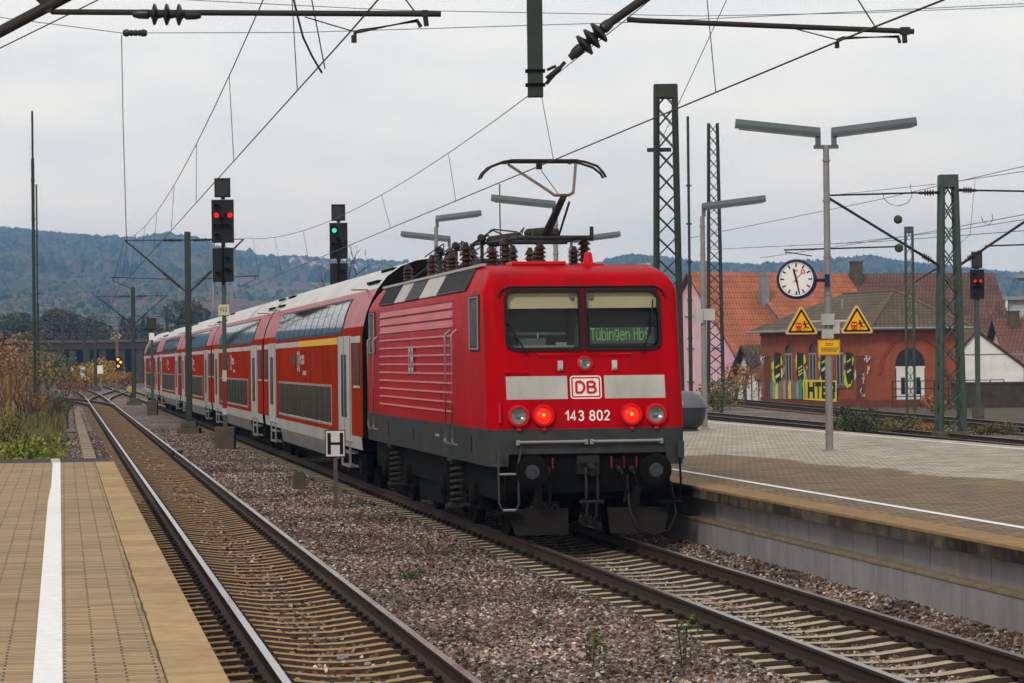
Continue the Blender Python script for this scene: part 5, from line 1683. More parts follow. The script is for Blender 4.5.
# ---------------------------------------------------------------- double deck coaches
CL = 26.4
PROF = [(1.30, .50), (1.36, .80), (1.39, 1.10), (1.39, 2.2), (1.39, 3.05), (1.375, 3.25), (1.30, 3.55), (1.20, 3.80), (1.06, 4.05), (.88, 4.28), (.6, 4.48), (.3, 4.59), (0, 4.63)]
def pz(z):
    for (a, b) in zip(PROF[:-1], PROF[1:]):
        if a[1] <= z <= b[1]:
            k = (z - a[1]) / (b[1] - a[1])
            return a[0] + (b[0] - a[0]) * k
    return 0
def build_coach():
    t = thing('double_deck_coach', 'x', 'coach', trk(16.5), TH, 'red double deck coaches')
    def shell(name, z0, z1, y0, y1, mat, off=0.0, both=True, sub=None, n=8, parent=None, close=False):
        q = MB()
        zs = [z0] + [z for _, z in PROF if z0 < z < z1] + [z1]
        for s in ((-1, 1) if both else (-1,)):
            pts = []
            for i, z in enumerate(zs):
                hw = pz(z)
                zz = zs[min(i+1, len(zs)-1)] if i == 0 else zs[i-1]
                d = Vector((pz(z + .01) - pz(max(.5, z - .01)), 0, .02)); nx, nz_ = d.z, -d.x
                l = math.hypot(nx, nz_); pts.append((s * (hw + off * nx / l), z + off * nz_ / l))
            ids0 = [q.pt((x, y0, z)) for x, z in pts]; ids1 = [q.pt((x, y1, z)) for x, z in pts]
            for i in range(len(pts) - 1): q.face((ids0[i], ids1[i], ids1[i+1], ids0[i+1]))
            if off > 0:
                inn = [(s * pz(z) * .995, z) for z in zs]
                a0 = [q.pt((x, y0, z)) for x, z in inn]; a1 = [q.pt((x, y1, z)) for x, z in inn]
                for i in range(len(pts) - 1):
                    q.face((a0[i], ids0[i], ids0[i+1], a0[i+1])); q.face((a1[i], a1[i+1], ids1[i+1], ids1[i]))
                q.face((a0[0], a1[0], ids1[0], ids0[0])); q.face((a0[-1], ids0[-1], ids1[-1], a1[-1]))
        return q.build(name, mat, parent or t, smooth=45)
    shell('body', 1.10, 3.30, 0, CL, m_cred)
    shell('upper_body', 3.30, 4.05, 0, CL, m_cred2)
    shell('roof', 4.05, 4.63, 0, CL, m_roofw)
    shell('lower_band', .84, 1.10, .3, CL - .3, m_lgrey)
    shell('grey_skirt', .50, .84, 5.6, CL - 5.6, m_dskirt)
    for y in (0.0, CL):
        q = MB()
        zs = [z for _, z in PROF if z >= 1.1]
        q.poly([(-pz(z), y, z) for z in zs] + [(pz(z), y, z) for z in reversed(zs)])
        q.build('end_wall', m_black, t)
    q = MB(); q.box(-1.25, 1.25, .4, CL - .4, .84, 1.1); q.box(-1.2, 1.2, 5.6, CL-5.6, .42, .9); q.box(-.9, .9, -.42, 0, 1.0, 3.1); q.build('underframe', m_black, t)
    shell('waist_stripe', 2.98, 3.11, .35, CL - .3, m_lgrey, off=.004, both=False)
    # upper windows follow the curved shoulder
    n = 12; a, b = 4.0, CL - 4.2
    st = (b - a) / n
    shell('window_band', 3.18, 3.93, a - .08, b + .06, m_rubber, off=.006, both=False)
    for k in range(n): shell('window', 3.23, 3.88, a + k*st + .05, a + (k+1)*st - .06, m_dglass, off=.016, both=False)
    n = 10; a, b = 6.3, CL - 5.7
    st = (b - a) / n
    q = MB(); q.box(-1.402, -1.385, a - .05, b + .05, 1.20, 2.10); q.build('window_band', M('lower_window_frame', (.30, .19, .16), .5), t)
    for k in range(n):
        q = MB(); q.box(-1.414, -1.40, a + k*st + .09, a + (k+1)*st - .09, 1.27, 2.05); wn = q.build('window', m_lowglass, t)
        q = MB(); q.box(-1.417, -1.40, a + k*st + .07, a + (k+1)*st - .07, 1.235, 1.268); q.build('window_sill', m_lgrey, wn)
    for (a, b) in ((2.15, 4.65), (CL - 4.5, CL - 2.1)):
        q = MB(); q.box(-1.415, -1.38, a, b, .97, 3.13); d = q.build('door', m_lgrey, t)
        mid = (a + b) / 2
        for (u, v) in ((mid - .52, mid - .12), (mid + .12, mid + .52)):
            q = MB(); q.box(-1.422, -1.41, u, v, 1.45, 2.75); q.build('door_window', m_sideglass, d)
        for y in (a + .02, mid, b - .02):
            q = MB(); q.box(-1.4195, -1.41, y - .015, y + .015, 1.0, 3.1); q.build('door_seam', m_rubber, d)
        q = MB(); q.box(-1.40, -1.2, a + .45, b - .45, .70, .75); q.box(-1.40, -1.2, a+.5, b-.5, .42, .46); q.box(-1.40, -1.36, a + .43, a + .47, .42, .9); q.box(-1.40, -1.36, b - .47, b - .43, .42, .9); q.build('footstep', m_pole, t)
    for (a, b) in ((.55, 1.55), (CL - 1.45, CL - .5)):
        q = MB(); q.box(-1.402, -1.38, a, b, 2.12, 2.95); wn = q.build('window', m_lowglass, t)
        q = MB(); q.box(-1.41, -1.38, a - .03, b + .03, 2.07, 2.12); q.build('window_sill', m_lgrey, wn)
    q = MB(); q.box(-1.402, -1.38, 15.4, 16.4, 2.52, 2.80); q.build('small_window', m_lowglass, t)
    q = MB()
    random.seed(9)
    for (y, z, nn) in ((13.1, 2.72, 5), (13.1, 2.6, 4), (12.6, 2.34, 4)):
        for k in range(nn): q.box(-1.3945, -1.389, y + k*.24, y + k*.24 + .15, z - .05, z + .05)
    q.build('side_lettering', M('faded_coach_lettering', (.5, .35, .3), .6), t)
    T = Matrix.Translation((-1.394, 14.6, 2.62)) @ Matrix.Rotation(R(-90), 4, 'Z') @ FACE_Y
    q = MB(); strokes(q, 'DB', .42, .08, T, .95); q.build('side_logo', m_lgrey, t, recalc=False)
    q = MB()
    for y0 in (.55, CL - 2.6):
        for k in range(2):
            q.bar((-.955 + .30*k, y0, 4.20 + .25*k), (-.955 + .30*k, y0 + 2.0, 4.20 + .25*k), .10, .05)
    q.build('roof_vent', m_black, t)
    q = MB()
    for y in (1.9, CL - 1.9): q.box(-1.39, -.9, y-.05, y+.05, 4.05, 4.07)
    q.build('roof_seam', m_rubber, t)
    for yc in (3.4, CL - 3.4):
        q = MB()
        for s in (-1, 1):
            q.box(s*1.08-.07, s*1.08+.07, yc-1.7, yc+1.7, .45, .72)
            for dy in (-1.25, 1.25): q.cbox((s*1.1, yc+dy, .46), (.24, .5, .34))
            q.lathe([(.16, -.2), (.16, .22)], (s*1.12, yc, .72), (0, 0, 1), 10)
        q.box(-1, 1, yc-.3, yc+.3, .4, .8)
        bo = q.build('bogie', m_under, t)
        for s in (-1, 1):
            for dy in (-1.25, 1.25):
                q = MB(); q.lathe([(.1, -.05), (.46, -.065), (.49, -.06), (.49, -.03), (.46, -.02), (.455, .07), (.40, .075), (.36, .04), (.12, .06), (.001, .06)], (s*.76, yc+dy, .462), (s, 0, 0), 24, caps=False)
                q.build('wheel', m_under, bo, smooth=35)
    return t
coach = build_coach()
CO = 26.8
COL_LAB = ['nearest red double deck coach, coupled to the locomotive, with a yellow stripe over its windows',
           'second red double deck coach, next after the one with the yellow stripe',
           'middle red double deck coach, third from the locomotive, behind the tall red signal post',
           'fourth red double deck coach from the locomotive, second from the far end of the train',
           'farthest red double deck coach at the distant end of the train']
coach['label'] = COL_LAB[0]
for k in range(1, 5):
    copy_tree(coach, trk(16.5 + CO * k), TH, COL_LAB[k])
q = MB(); q.box(-1.399, -1.393, 4.9, 14.5, 2.975, 3.118); q.build('yellow_stripe', m_yellow, coach)
# ================================================================ posts, signs, signals
def hpost(q, x, y, z0, z1, w_, m=0):            # H section
    f = w_ * .09
    q.box(x - w_/2, x + w_/2, y - w_/2, y - w_/2 + f, z0, z1, m); q.box(x - w_/2, x + w_/2, y + w_/2 - f, y + w_/2, z0, z1, m)
    q.box(x - f/2, x + f/2, y - w_/2 + f, y + w_/2 - f, z0, z1, m)
def insul_bar(q, a, b, r=.03, discs=3, R_=.11, m=0, mi=0):
    a, b = Vector(a), Vector(b); d = b - a; Ln = d.length
    pr = [(r, 0), (r * 1.5, Ln * .08), (r * 1.6, Ln * .22), (r, Ln * .25)]
    for k in range(discs):
        c = Ln * (.32 + .36 * k / max(1, discs - 1))
        pr += [(r, c - R_ * .35), (R_, c - R_ * .1), (R_ * .95, c + R_ * .08), (r * 1.4, c + R_ * .3)]
    pr += [(r, Ln * .75), (r * 1.6, Ln * .78), (r * 1.5, Ln * .92), (r, Ln)]
    q.lathe(pr, a, d, 14, mi)
def cant(parent, side, reach, zt, zb, zs, w_=.12, name='cantilever', sreach=1.0, heavy=1.0):
    """swivelling bracket in the frame of its mast: side -1 left / +1 right"""
    s = side
    q = MB(); tip = (s * reach, 0, zt)
    q.tube([(s * w_, 0, zt - .02), tip], .022 * heavy, 6); q.tube([tip, (s * w_, 0, zb)], .034 * heavy, 6)
    q.tube([(s * (reach * 1.25), 0, zs + .12), (s * reach * .30, 0, zs + .02)], .02 * heavy, 6)
    q.tube([(s * reach * 1.2, 0, zs + .1), (s * reach * 1.2, 0, zs - .02), (s * reach * .92, .0, zs - .32)], .014 * heavy, 5)
    o = q.build(name, m_panto, parent, smooth=50)
    q = MB(); insul_bar(q, (s * (w_ + .1), 0, zt - .018), (s * (w_ + .85), 0, zt - .01), .03, 4, .08)
    a = Vector((s * w_, 0, zb)); d = (Vector(tip) - a).normalized()
    insul_bar(q, a + d * .25, a + d * 1.15, .035, 4, .09); q.build('insulator', m_insul, o, smooth=40)
    return o
def Hmast(loc, h, w_, label, arms, base=(.9, .9, .45), group=None, rz=0.0, zoff=0.0):
    t = thing('catenary_mast', label, 'mast', loc, rz, group)
    q = MB(); hpost(q, 0, 0, 0, h, w_); q.build('post', m_mast, t)
    if base:
        q = MB(); bx, by, bz = base
        q.box(-bx/2, bx/2, -by/2, by/2, -.5, bz * .55); q.box(-bx*.36, bx*.36, -by*.36, by*.36, bz * .55, bz); q.build('base', m_dconc, t, bevel=.03)
    for a in arms: cant(t, *a)
    return t
gz = -.2
# mast beside the train, with brackets over both tracks
Hm = P(189.5, 434, 112); 
Hmast((Hm.x, 112, gz), 7.97, .22, 'tall green catenary mast with two brackets standing in front of the middle coaches', [(-1, 2.45, 7.66, 5.65, 6.1), (1, 2.2, 7.66, 5.65, 6.1)], base=(.85, .85, .55))
p_ = P(134, 405, 196)
Hmast((p_.x, 196, gz), 8.1, .26, 'slimmer green catenary mast near the far end of the train, left of the small signal', [(-1, 2.5, 7.5, 5.6, 6.0), (1, 2.3, 7.5, 5.6, 6.0)], base=(.9, .9, .5))
for (px, Y, h, wd, lab, arms) in (
    (115.5, 262, 6.6, .0, None, None),
    (95.5, 300, 7.2, .3, 'dark far catenary mast in front of the bridge piers beside the yellow bushes', [(1, 2.2, 6.9, 5.4, 5.9)]),
    (85, 330, 7.4, .28, 'farthest thin catenary mast left of the dark mast before the bridge', [(-1, 2.2, 7.0, 5.4, 5.9)]),
    (63, 360, 8.6, .3, 'far left mast carrying a long horizontal beam over the yard', None),
    (167.5, 330, 9.2, .34, 'mast rising behind the far coaches, left of the tall green mast', [(-1, 2.6, 8.6, 6.4, 6.7)]),
    (197.5, 300, 9.0, .26, 'short visible mast top above the coach roofs just right of the tall green mast', None),
    (207, 345, 9.4, .28, 'thin mast top above the coach roofs beside the red signal', None)):
    if not lab: continue
    pp = P(px, 370, Y)
    Hmast((pp.x, Y, gz), h, wd, lab, arms or [], base=(1.0, 1.0, .6))
    if px == 63:
        o = COL.objects[-1] if False else None
        t_ = bpy.data.objects[[o_.name for o_ in bpy.data.objects if o_.get('label') == lab][0]]
        q = MB(); q.box(-10.5, 2.0, -.12, .12, 7.95, 8.2); q.build('beam', m_mast, t_)
def lattice(name, label, loc, h, w0, w1, rz, seg, leg=.10, mat=None, group=None, cap=True, brace=.045, base=None):
    mat = mat or m_mast
    t = thing(name, label, 'mast', loc, rz, group)
    q = MB()
    for sx in (-1, 1):
        for sy in (-1, 1):
            q.bar((sx*w0/2, sy*w0/2, 0), (sx*w1/2, sy*w1/2, h), leg, leg)
    q.build('frame', mat, t)
    q = MB()
    for k in range(seg):
        a, b = k / seg, (k + 1) / seg
        wa, wb = w0 + (w1 - w0) * a, w0 + (w1 - w0) * b
        za, zb = h * a, h * b
        for s in (-1, 1):
            q.bar((-wa/2, s*wa/2, za), (wb/2, s*wb/2, zb), brace, brace*.5); q.bar((wa/2, s*wa/2, za), (-wb/2, s*wb/2, zb), brace, brace*.5)
            q.bar((s*wa/2, -wa/2, za), (s*wb/2, wb/2, zb), brace*.5, brace); q.bar((s*wa/2, wa/2, za), (s*wb/2, -wb/2, zb), brace*.5, brace)
    q.build('bracing', mat, t)
    if cap:
        q = MB(); c = w1/2 + leg*.6; q.box(-c, c, -c, c, h - min(.5, w1 * .9), h + .02); q.build('top_plate', mat, t)
    if base:
        q = MB(); q.box(-base/2, base/2, -base/2, base/2, -.6, .22); q.build('base', m_dconc, t, bevel=.03)
    return t
p_ = P(669, 400, 112)
lattice('lattice_mast', 'big dark green lattice mast rising directly behind the locomotive', (p_.x, 112, gz), 13.5, 1.0, .70, R(-2), 16, .17, brace=.08)
q = MB(); q.box(-.75, .2, -.08, .08, 10.9, 11.05); q.build('stub_arm', m_mast, bpy.data.objects['lattice_mast'])
p_ = P(716, 392, 192)
lattice('lattice_mast', 'tall slender lattice tower standing in front of the pink house', (p_.x, 192, gz), 18.55, 1.0, .58, R(-1), 24, .14, brace=.075, cap=False)
p_ = P(911, 412, 141)
lattice('lattice_mast', 'narrow ladder-like lattice post in front of the arched white door', (p_.x, 141, gz), 9.15, .40, .34, R(-9), 13, .085, m_lattice, brace=.05)
p_ = P(951, 438, 97)
t_ = lattice('lattice_mast', 'wide pale green lattice mast with bracket arms at the right beside the red signal', (p_.x, 97, gz), 8.9, .80, .45, R(3), 11, .125, m_lattice, brace=.07, base=1.1)
def rod(q, a, b, r, m=0, n=6): q.tube([a, b], r, n, m)
def arms_px(t, Y, rods, ins, r=.03, name='cantilever'):
    inv = t.matrix_basis.inverted()
    q = MB(inv)
    for (a, b, rr) in rods: rod(q, P(*a, Y), P(*b, Y), rr)
    o = q.build(name, m_panto, t, smooth=50)
    q = MB(inv)
    for (a, b) in ins: insul_bar(q, P(*a, Y), P(*b, Y), .035, 4, .11)
    q.build('insulator', m_insul, o, smooth=40)
arms_px(t_, 97, [((945, 192), (824, 195.5), .035), ((827, 197), (943, 268), .05), ((955, 190), (1040, 191.5), .035), ((960, 265), (1045, 208), .05), ((784, 250), (900, 246.5), .03), ((786, 251), (786, 254), .02), ((786, 252), (812, 256), .02), ((985, 246), (1045, 244), .03), ((942, 265), (915, 282), .03)],
        [((940, 192.5), (918, 193)), ((958, 190), (977, 190.5)), ((935, 263), (918, 252.5)), ((964, 262), (980, 251))])
# thin poles behind the platform
def thinpole(name, label, px, Y, ztop, r, cat='pole', tip=.5, base=gz):
    pp = P(px, 400, Y)
    t = thing(name, label, cat, (pp.x, Y, base))
    h = ztop - base
    q = MB(); q.tube([(0, 0, -.3), (0, 0, h * tip), (0, 0, h * tip + .01), (0, 0, h)], [r, r, r * .65, r * .65], 8)
    for k in range(5): q.tube([(0, 0, h * (.3 + .12 * k)), (0, 0, h * (.3 + .12 * k) + .06)], r * 1.35, 8)
    q.build('shaft', m_mast, t)
    return t
thinpole('aerial_pole', 'slender dark green pole just right of the big lattice mast behind the locomotive', 691, 104, 11.4, .075)
thinpole('aerial_pole', 'thin aerial pole rising behind the locomotive roof left of the pantograph', 502, 120, 10.0, .04)
thinpole('aerial_pole', 'tallest thin green pole at the left edge above the dry shrubs', 35, 128, 14.0, .075, base=-.3, tip=.85)
thinpole('aerial_pole', 'shorter thin green pole just behind the tallest pole at the left edge', 38.5, 142, 11.6, .065, base=-.3, tip=.5)
# dark finial post behind the coach
pp = P(437.5, 360, 84)
t = thing('finial_post', 'dark post with an onion shaped finial behind the front coach', 'post', (pp.x, 84, ZP))
q = MB(); q.lathe([(.16, 0), (.14, 4.2), (.20, 4.25), (.20, 4.32), (.10, 4.4), (.19, 4.56), (.20, 4.68), (.10, 4.86), (.05, 5.05), (.02, 5.2)], (0, 0, 0), (0, 0, 1), 14); q.build('shaft', m_mast, t, smooth=50)

# ---- platform lamps
def lampthing(px, Y, htop, arms, label, tilt=.115, ln=1.62, off=.12):
    c = P(px, 360, Y); 
    t = thing('platform_lamp', label, 'lamp post', (c.x, Y, ZP), 0, 'lamp posts along the platform')
    q = MB(); q.tube([(0, 0, 0), (0, 0, htop - .11)], [.075, .06], 12)
    q.lathe([(.13, 0), (.13, .02), (.09, .04)], (0, 0, 0), (0, 0, 1), 12)
    for k in (.5, .62, .8, .93): q.tube([(0, 0, htop * k), (0, 0, htop * k + .03)], .085, 10)
    q.build('pole', m_pole, t, smooth=50)
    if len(arms) > 1:
        q = MB(); q.box(-.24, .24, -.05, .05, htop - .18, htop - .11); q.build('yoke', m_lamp, t)
    for s in arms:
        o_ = off if len(arms) > 1 else 0
        q = MB(); 
        q.box(s*(o_+.035)-.05, s*(o_+.035)+.05, -.05, .05, htop - .12, htop + .16); q.build('bracket', m_lamp, t)
        rot = Matrix.Rotation(-s * math.atan(tilt), 4, 'Y')
        T = Matrix.Translation((s * (o_ + .03), 0, htop + .13)) @ rot
        q = MB(T)
        pr = [(-.10, -.07), (.10, -.07), (.115, .0), (.08, .10), (-.08, .10), (-.115, .0)]
        q.prism([(u, v) for u, v in pr], lambda u, v, d: (s * d, u, v), -.03, ln)
        hd = q.build('lamp_head', m_lamp, t)
        q = MB(T); q.prism([(-.085, -.095), (.085, -.095), (.095, -.072), (-.095, -.072)], lambda u, v, d: (s * d, u, v), .06, ln - .08); q.build('diffuser', M('lamp_diffuser', (.22, .22, .20), .4), hd)
    return t
L1 = lampthing(828.5, 55.6, 6.06, (-1, 1), 'double armed platform lamp post carrying the clock and warning signs')
lampthing(704, 74, 5.62, (1,), 'single armed lamp post on the platform in front of the slender lattice tower')
lampthing(557, 73, 5.66, (-1,), 'lamp post with one arm to the left rising just behind the pantograph')
lampthing(571.5, 93, 5.58, (1,), 'lamp post with one arm to the right seen low over the locomotive roof')
lampthing(451.5, 91, 5.58, (-1,), 'lamp post with one arm to the left over the front coach roof', ln=1.55)
lampthing(437.5, 86, 5.98, (1,), 'lamp post with one arm to the right above the dark finial post', ln=1.35)
q = MB(); q.cbox((-.12, -.02, 2.92), (.2, .22, .36)); q.cbox((.14, -.02, 2.96), (.3, .2, .30)); q.build('junction_box', m_lgrey, [o for o in bpy.data.objects if o.get('label', '').startswith('single armed')][0])
# clock
yl = 55.6
cp_ = P(797, 279.3, yl - .1)
t = thing('platform_clock', 'round white faced station clock in a dark blue case hanging from the lamp post', 'clock', cp_, R(-13))
m_navy = M('navy_clock_case', (.014, .020, .065), .3, var=.1)
m_face = M('clock_face', (.70, .70, .70), .4, var=.03)
q = MB(); q.lathe([(.30, -.10), (.385, -.09), (.39, -.07), (.39, .10), (.375, .13), (.335, .135), (.332, .115)], (0, 0, 0), (0, -1, 0), 40, caps=False); q.lathe([(.30, .10), (.001, .101)], (0, 0, 0), (0, 1, 0), 40, caps=False)
q.build('case', m_navy, t, smooth=40)
q = MB(); q.lathe([(.334, .116), (.001, .1161)], (0, 0, 0), (0, -1, 0), 40, caps=False); q.build('dial', m_face, t)
q = MB(); 
for k in range(60):
    a = R(6 * k); big = k % 5 == 0
    r0, r1, hw = (.235, .31, .014) if big else (.295, .31, .004)
    u = Vector((math.sin(a), 0, math.cos(a))); n_ = Vector((math.cos(a), 0, -math.sin(a))); y_ = Vector((0, -.119, 0))
    q.poly([u*r0 - n_*hw + y_, u*r0 + n_*hw + y_, u*r1 + n_*hw + y_, u*r1 - n_*hw + y_])
q.build('hour_marks', m_rubber, t)
def hand(a, r0, r1, w0, w1, y):
    a = R(a); u = Vector((math.sin(a), 0, math.cos(a))); n_ = Vector((math.cos(a), 0, -math.sin(a))); y_ = Vector((0, y, 0))
    return [u*r0 - n_*w0 + y_, u*r0 + n_*w0 + y_, u*r1 + n_*w1 + y_, u*r1 - n_*w1 + y_]
q = MB(); q.poly(hand(345, -.07, .21, .022, .017, -.122)); q.build('hour_hand', m_rubber, t)
q = MB(); q.poly(hand(168, -.08, .30, .018, .013, -.125)); q.build('minute_hand', m_rubber, t)
q = MB(); q.poly(hand(42, -.08, .17, .007, .006, -.128)); c_ = Vector((math.sin(R(42)) * .20, -.128, math.cos(R(42)) * .20)); q.lathe([(.042, 0), (.042, .004), (.026, .004), (.026, 0)], c_, (0, -1, 0), 18, caps=False); q.build('second_hand', m_redbr, t)
q = MB(); q.box(-.03, .03, -.1195, -.118, .145, .185); q.build('dial_logo', m_redbr, t)
text('dial_logo_letters', 'DB', .035, m_white, Matrix.Translation((0, -.1205, .165)) @ FACE_Y, t, extrude=.0003)
q = MB(); q.tube([(.38, .03, -.02), (.56, .10, -.02)], .035, 8); q.cbox((.585, .12, -.02), (.10, .18, .22)); q.build('bracket', m_navy, t)
# warning triangles
m_wy = M('warning_yellow', (.72, .38, .012), .45, var=.06)
def tri(c, label):
    t = thing('warning_sign', label, 'sign', c, R(2))
    def tr_(s, r): 
        pts = []
        for k in range(3):
            a0 = R(90 + 120 * k)
            cx, cz = s * math.cos(a0), s * math.sin(a0)
            for d in (-50, -25, 0, 25, 50):
                pts.append((cx + r * math.cos(a0 + R(d)), cz + r * math.sin(a0 + R(d))))
        return pts
    pl_ = lambda u, v, d: (u, -d, v)
    q = MB(); q.prism(tr_(.315, .035), pl_, -.09, .0); b = q.build('back_box', m_lgrey, t)
    q = MB(); q.prism(tr_(.305, .03), pl_, .0, .006); q.build('plate', m_wy, t)
    q = MB(); o1, o2 = tr_(.275, .022), tr_(.222, .012)
    ia = [q.pt((x, -.009, z)) for x, z in o1]; ib = [q.pt((x, -.009, z)) for x, z in o2]
    for i in range(len(ia)):
        j = (i+1) % len(ia); q.face((ia[i], ia[j], ib[j], ib[i]))
    q.build('border', m_rubber, t)
    q = MB(); y = -.009
    q.box(-.115, .005, y - .001, y, -.10, .02); q.box(-.105, -.005, y - .001, y, .02, .035)
    q.build('train_symbol', m_redbr, t)
    q = MB(); y = -.0115
    q.box(-.10, -.062, y, y + .001, -.03, .0); q.box(-.05, -.012, y, y + .001, -.03, .0); q.box(-.10, -.075, y, y+.001, -.085, -.07); q.box(-.035, -.012, y, y+.001, -.085, -.07); q.build('train_symbol_windows', m_wy, t)
    q = MB(); y = -.009
    q.lathe([(.020, 0), (.001, .0005)], (.055, y, .045), (0, -1, 0), 12, caps=False)
    def limb(a, b, w_):
        a, b = Vector((a[0], 0, a[1])), Vector((b[0], 0, b[1])); d = (b - a).normalized(); n_ = Vector((-d.z, 0, d.x)) * w_; yy = Vector((0, y - .0006, 0))
        q.poly([a - n_ + yy, b - n_ + yy, b + n_ + yy, a + n_ + yy])
    limb((.05, .03), (.085, -.04), .018); limb((.055, .02), (.025, -.02), .008); limb((.06, .02), (.115, .01), .008); limb((.115, .01), (.135, .035), .007); limb((.085, -.04), (.045, -.075), .010); limb((.085, -.04), (.125, -.07), .010); limb((.125, -.07), (.15, -.06), .008)
    limb((-.10, -.115), (.0, -.115), .005); q.build('falling_figure', m_rubber, t)
    q = MB(); limb((.03, -.085), (.055, -.10), .006); limb((.06, -.105), (.10, -.10), .006); q.build('impact_marks', m_redbr, t)
    return t
tl = tri(P(801.5, 324.5, yl - .12), 'left yellow triangular warning sign with a red train symbol, under the clock')
tr2 = tri(P(857.0, 323.5, yl - .12), 'right yellow triangular warning sign with a red train symbol beside the lamp post')
q = MB(); a, b = P(807, 322, yl - .06), P(850, 321, yl - .06); q.tube([a, b], .028, 8)
c_ = P(827.5, 319.5, yl); q.cbox(c_, (.24, .24, .22)); q.cbox(P(836, 328, yl), (.13, .16, .22)); q.cbox(P(827.5, 334, yl), (.22, .2, .18))
o = q.build('sign_bracket', m_lgrey, L1); o.matrix_parent_inverse = Matrix.Translation(L1.location).inverted()
o['label'] = 'white bracket and box holding the warning signs'
c_ = P(829, 347.5, yl - .09)
t = thing('notice_plate', 'small yellow notice plate on the lamp post below the warning signs', 'sign', c_)
q = MB(); q.box(-.215, .215, 0, .02, -.148, .148); q.build('plate', m_wy, t, bevel=.006)
q = MB()
for (x0, x1, z0, z1) in ((-.2, .2, .128, .135), (-.2, .2, -.135, -.128), (-.2, -.193, -.128, .128), (.193, .2, -.128, .128)): q.box(x0, x1, -.003, -.001, z0, z1)
rd = random.Random(2)
for z in (.075, .045, -.01, -.035, -.06, -.085):
    x = -.15 + (.08 if z > .02 else 0)
    while x < (.15 if z < .02 else .07):
        w_ = rd.uniform(.02, .055); q.box(x, x + w_, -.003, -.001, z - .007, z + .007); x += w_ + .012
q.build('small_print', M('dark_print', (.06, .045, .02), .6), t)

# ---- H board, stump, point box
p_ = G(336, 512, gz)
t = thing('halt_board', 'white stop board with a black letter H on a short post beside the train', 'sign', p_, R(5))
q = MB(); hpost(q, 0, .05, -.3, 1.25, .075); q.build('post', M('rusty_post', (.10, .08, .065), .7, var=.3), t)
q = MB(); q.box(-.19, .19, 0, .012, 1.02, 1.53); bd = q.build('board', m_rubber, t)
q = MB(); q.box(-.172, .172, -.004, -.001, 1.038, 1.512); q.build('board_face', M('white_board', (.62, .60, .62), .5, var=.06), bd)
q = MB()
for s in (-1, 1): q.box(s*.115 - .032, s*.115 + .032, -.008, -.005, 1.075, 1.475)
q.box(-.083, .083, -.008, -.005, 1.25, 1.30); q.build('letter', m_rubber, bd)
p_ = G(299, 492, gz)
t = thing('concrete_stump', 'weathered brown concrete stump standing in the ballast left of the stop board', 'stump', p_, R(9))
q = MB(); q.box(-.13, .13, -.11, .11, -.3, .40); q.box(-.10, .10, -.09, .09, .40, .44); q.build('block', m_dconc, t, bevel=.03)
p_ = G(177, 457, gz)
t = thing('point_box', 'small black box on the ballast beside the right rail of the empty track', 'box', p_, R(9))
q = MB(); q.box(-.15, .15, -.15, .15, -.15, .17); q.box(-.17, .17, -.17, .17, .17, .20); q.build('case', m_sigblk, t, bevel=.015)
p_ = G(131, 399, -.25)
t = thing('point_indicator', 'small yellow lantern shaped point marker on the far ballast between the tracks', 'marker', p_)
q = MB(); q.tube([(0, 0, -.2), (0, 0, .5)], .05, 8); q.build('stem', m_under, t)
q = MB(); q.cbox((0, 0, .8), (.5, .3, .5)); q.build('lantern', M('ochre_marker', (.45, .25, .02), .6), t, bevel=.05)
# ---- signals
def lampdisc(q, x, y, z, r, m=0): q.lathe([(r, 0), (r * .7, .012), (.001, .016)], (x, y, z), (0, -1, 0), 16, m, caps=False)
m_gr = M('lit_green_lens', (.02, .5, .2), .2, emit=(.08, 1.0, .48), estr=.75)
m_or = M('lit_orange_lens', (.6, .2, .02), .2, emit=(1.0, .30, .02), estr=2.0)
m_rd2 = M('lit_signal_red', (.6, .01, .01), .2, emit=(1.0, .012, .012), estr=.95)
m_dlens = M('dark_lens', (.02, .022, .025), .1)
def hooded(q, x, y, z, r):
    n = 10
    pts = [(x + r * math.cos(a), z + r * math.sin(a)) for a in [R(-10) + R(200) * k / n for k in range(n + 1)]]
    for (a, b) in zip(pts[:-1], pts[1:]):
        q.poly([(a[0], y, a[1]), (b[0], y, b[1]), (b[0], y - .22, b[1] - .03), (a[0], y - .22, a[1] - .03)])
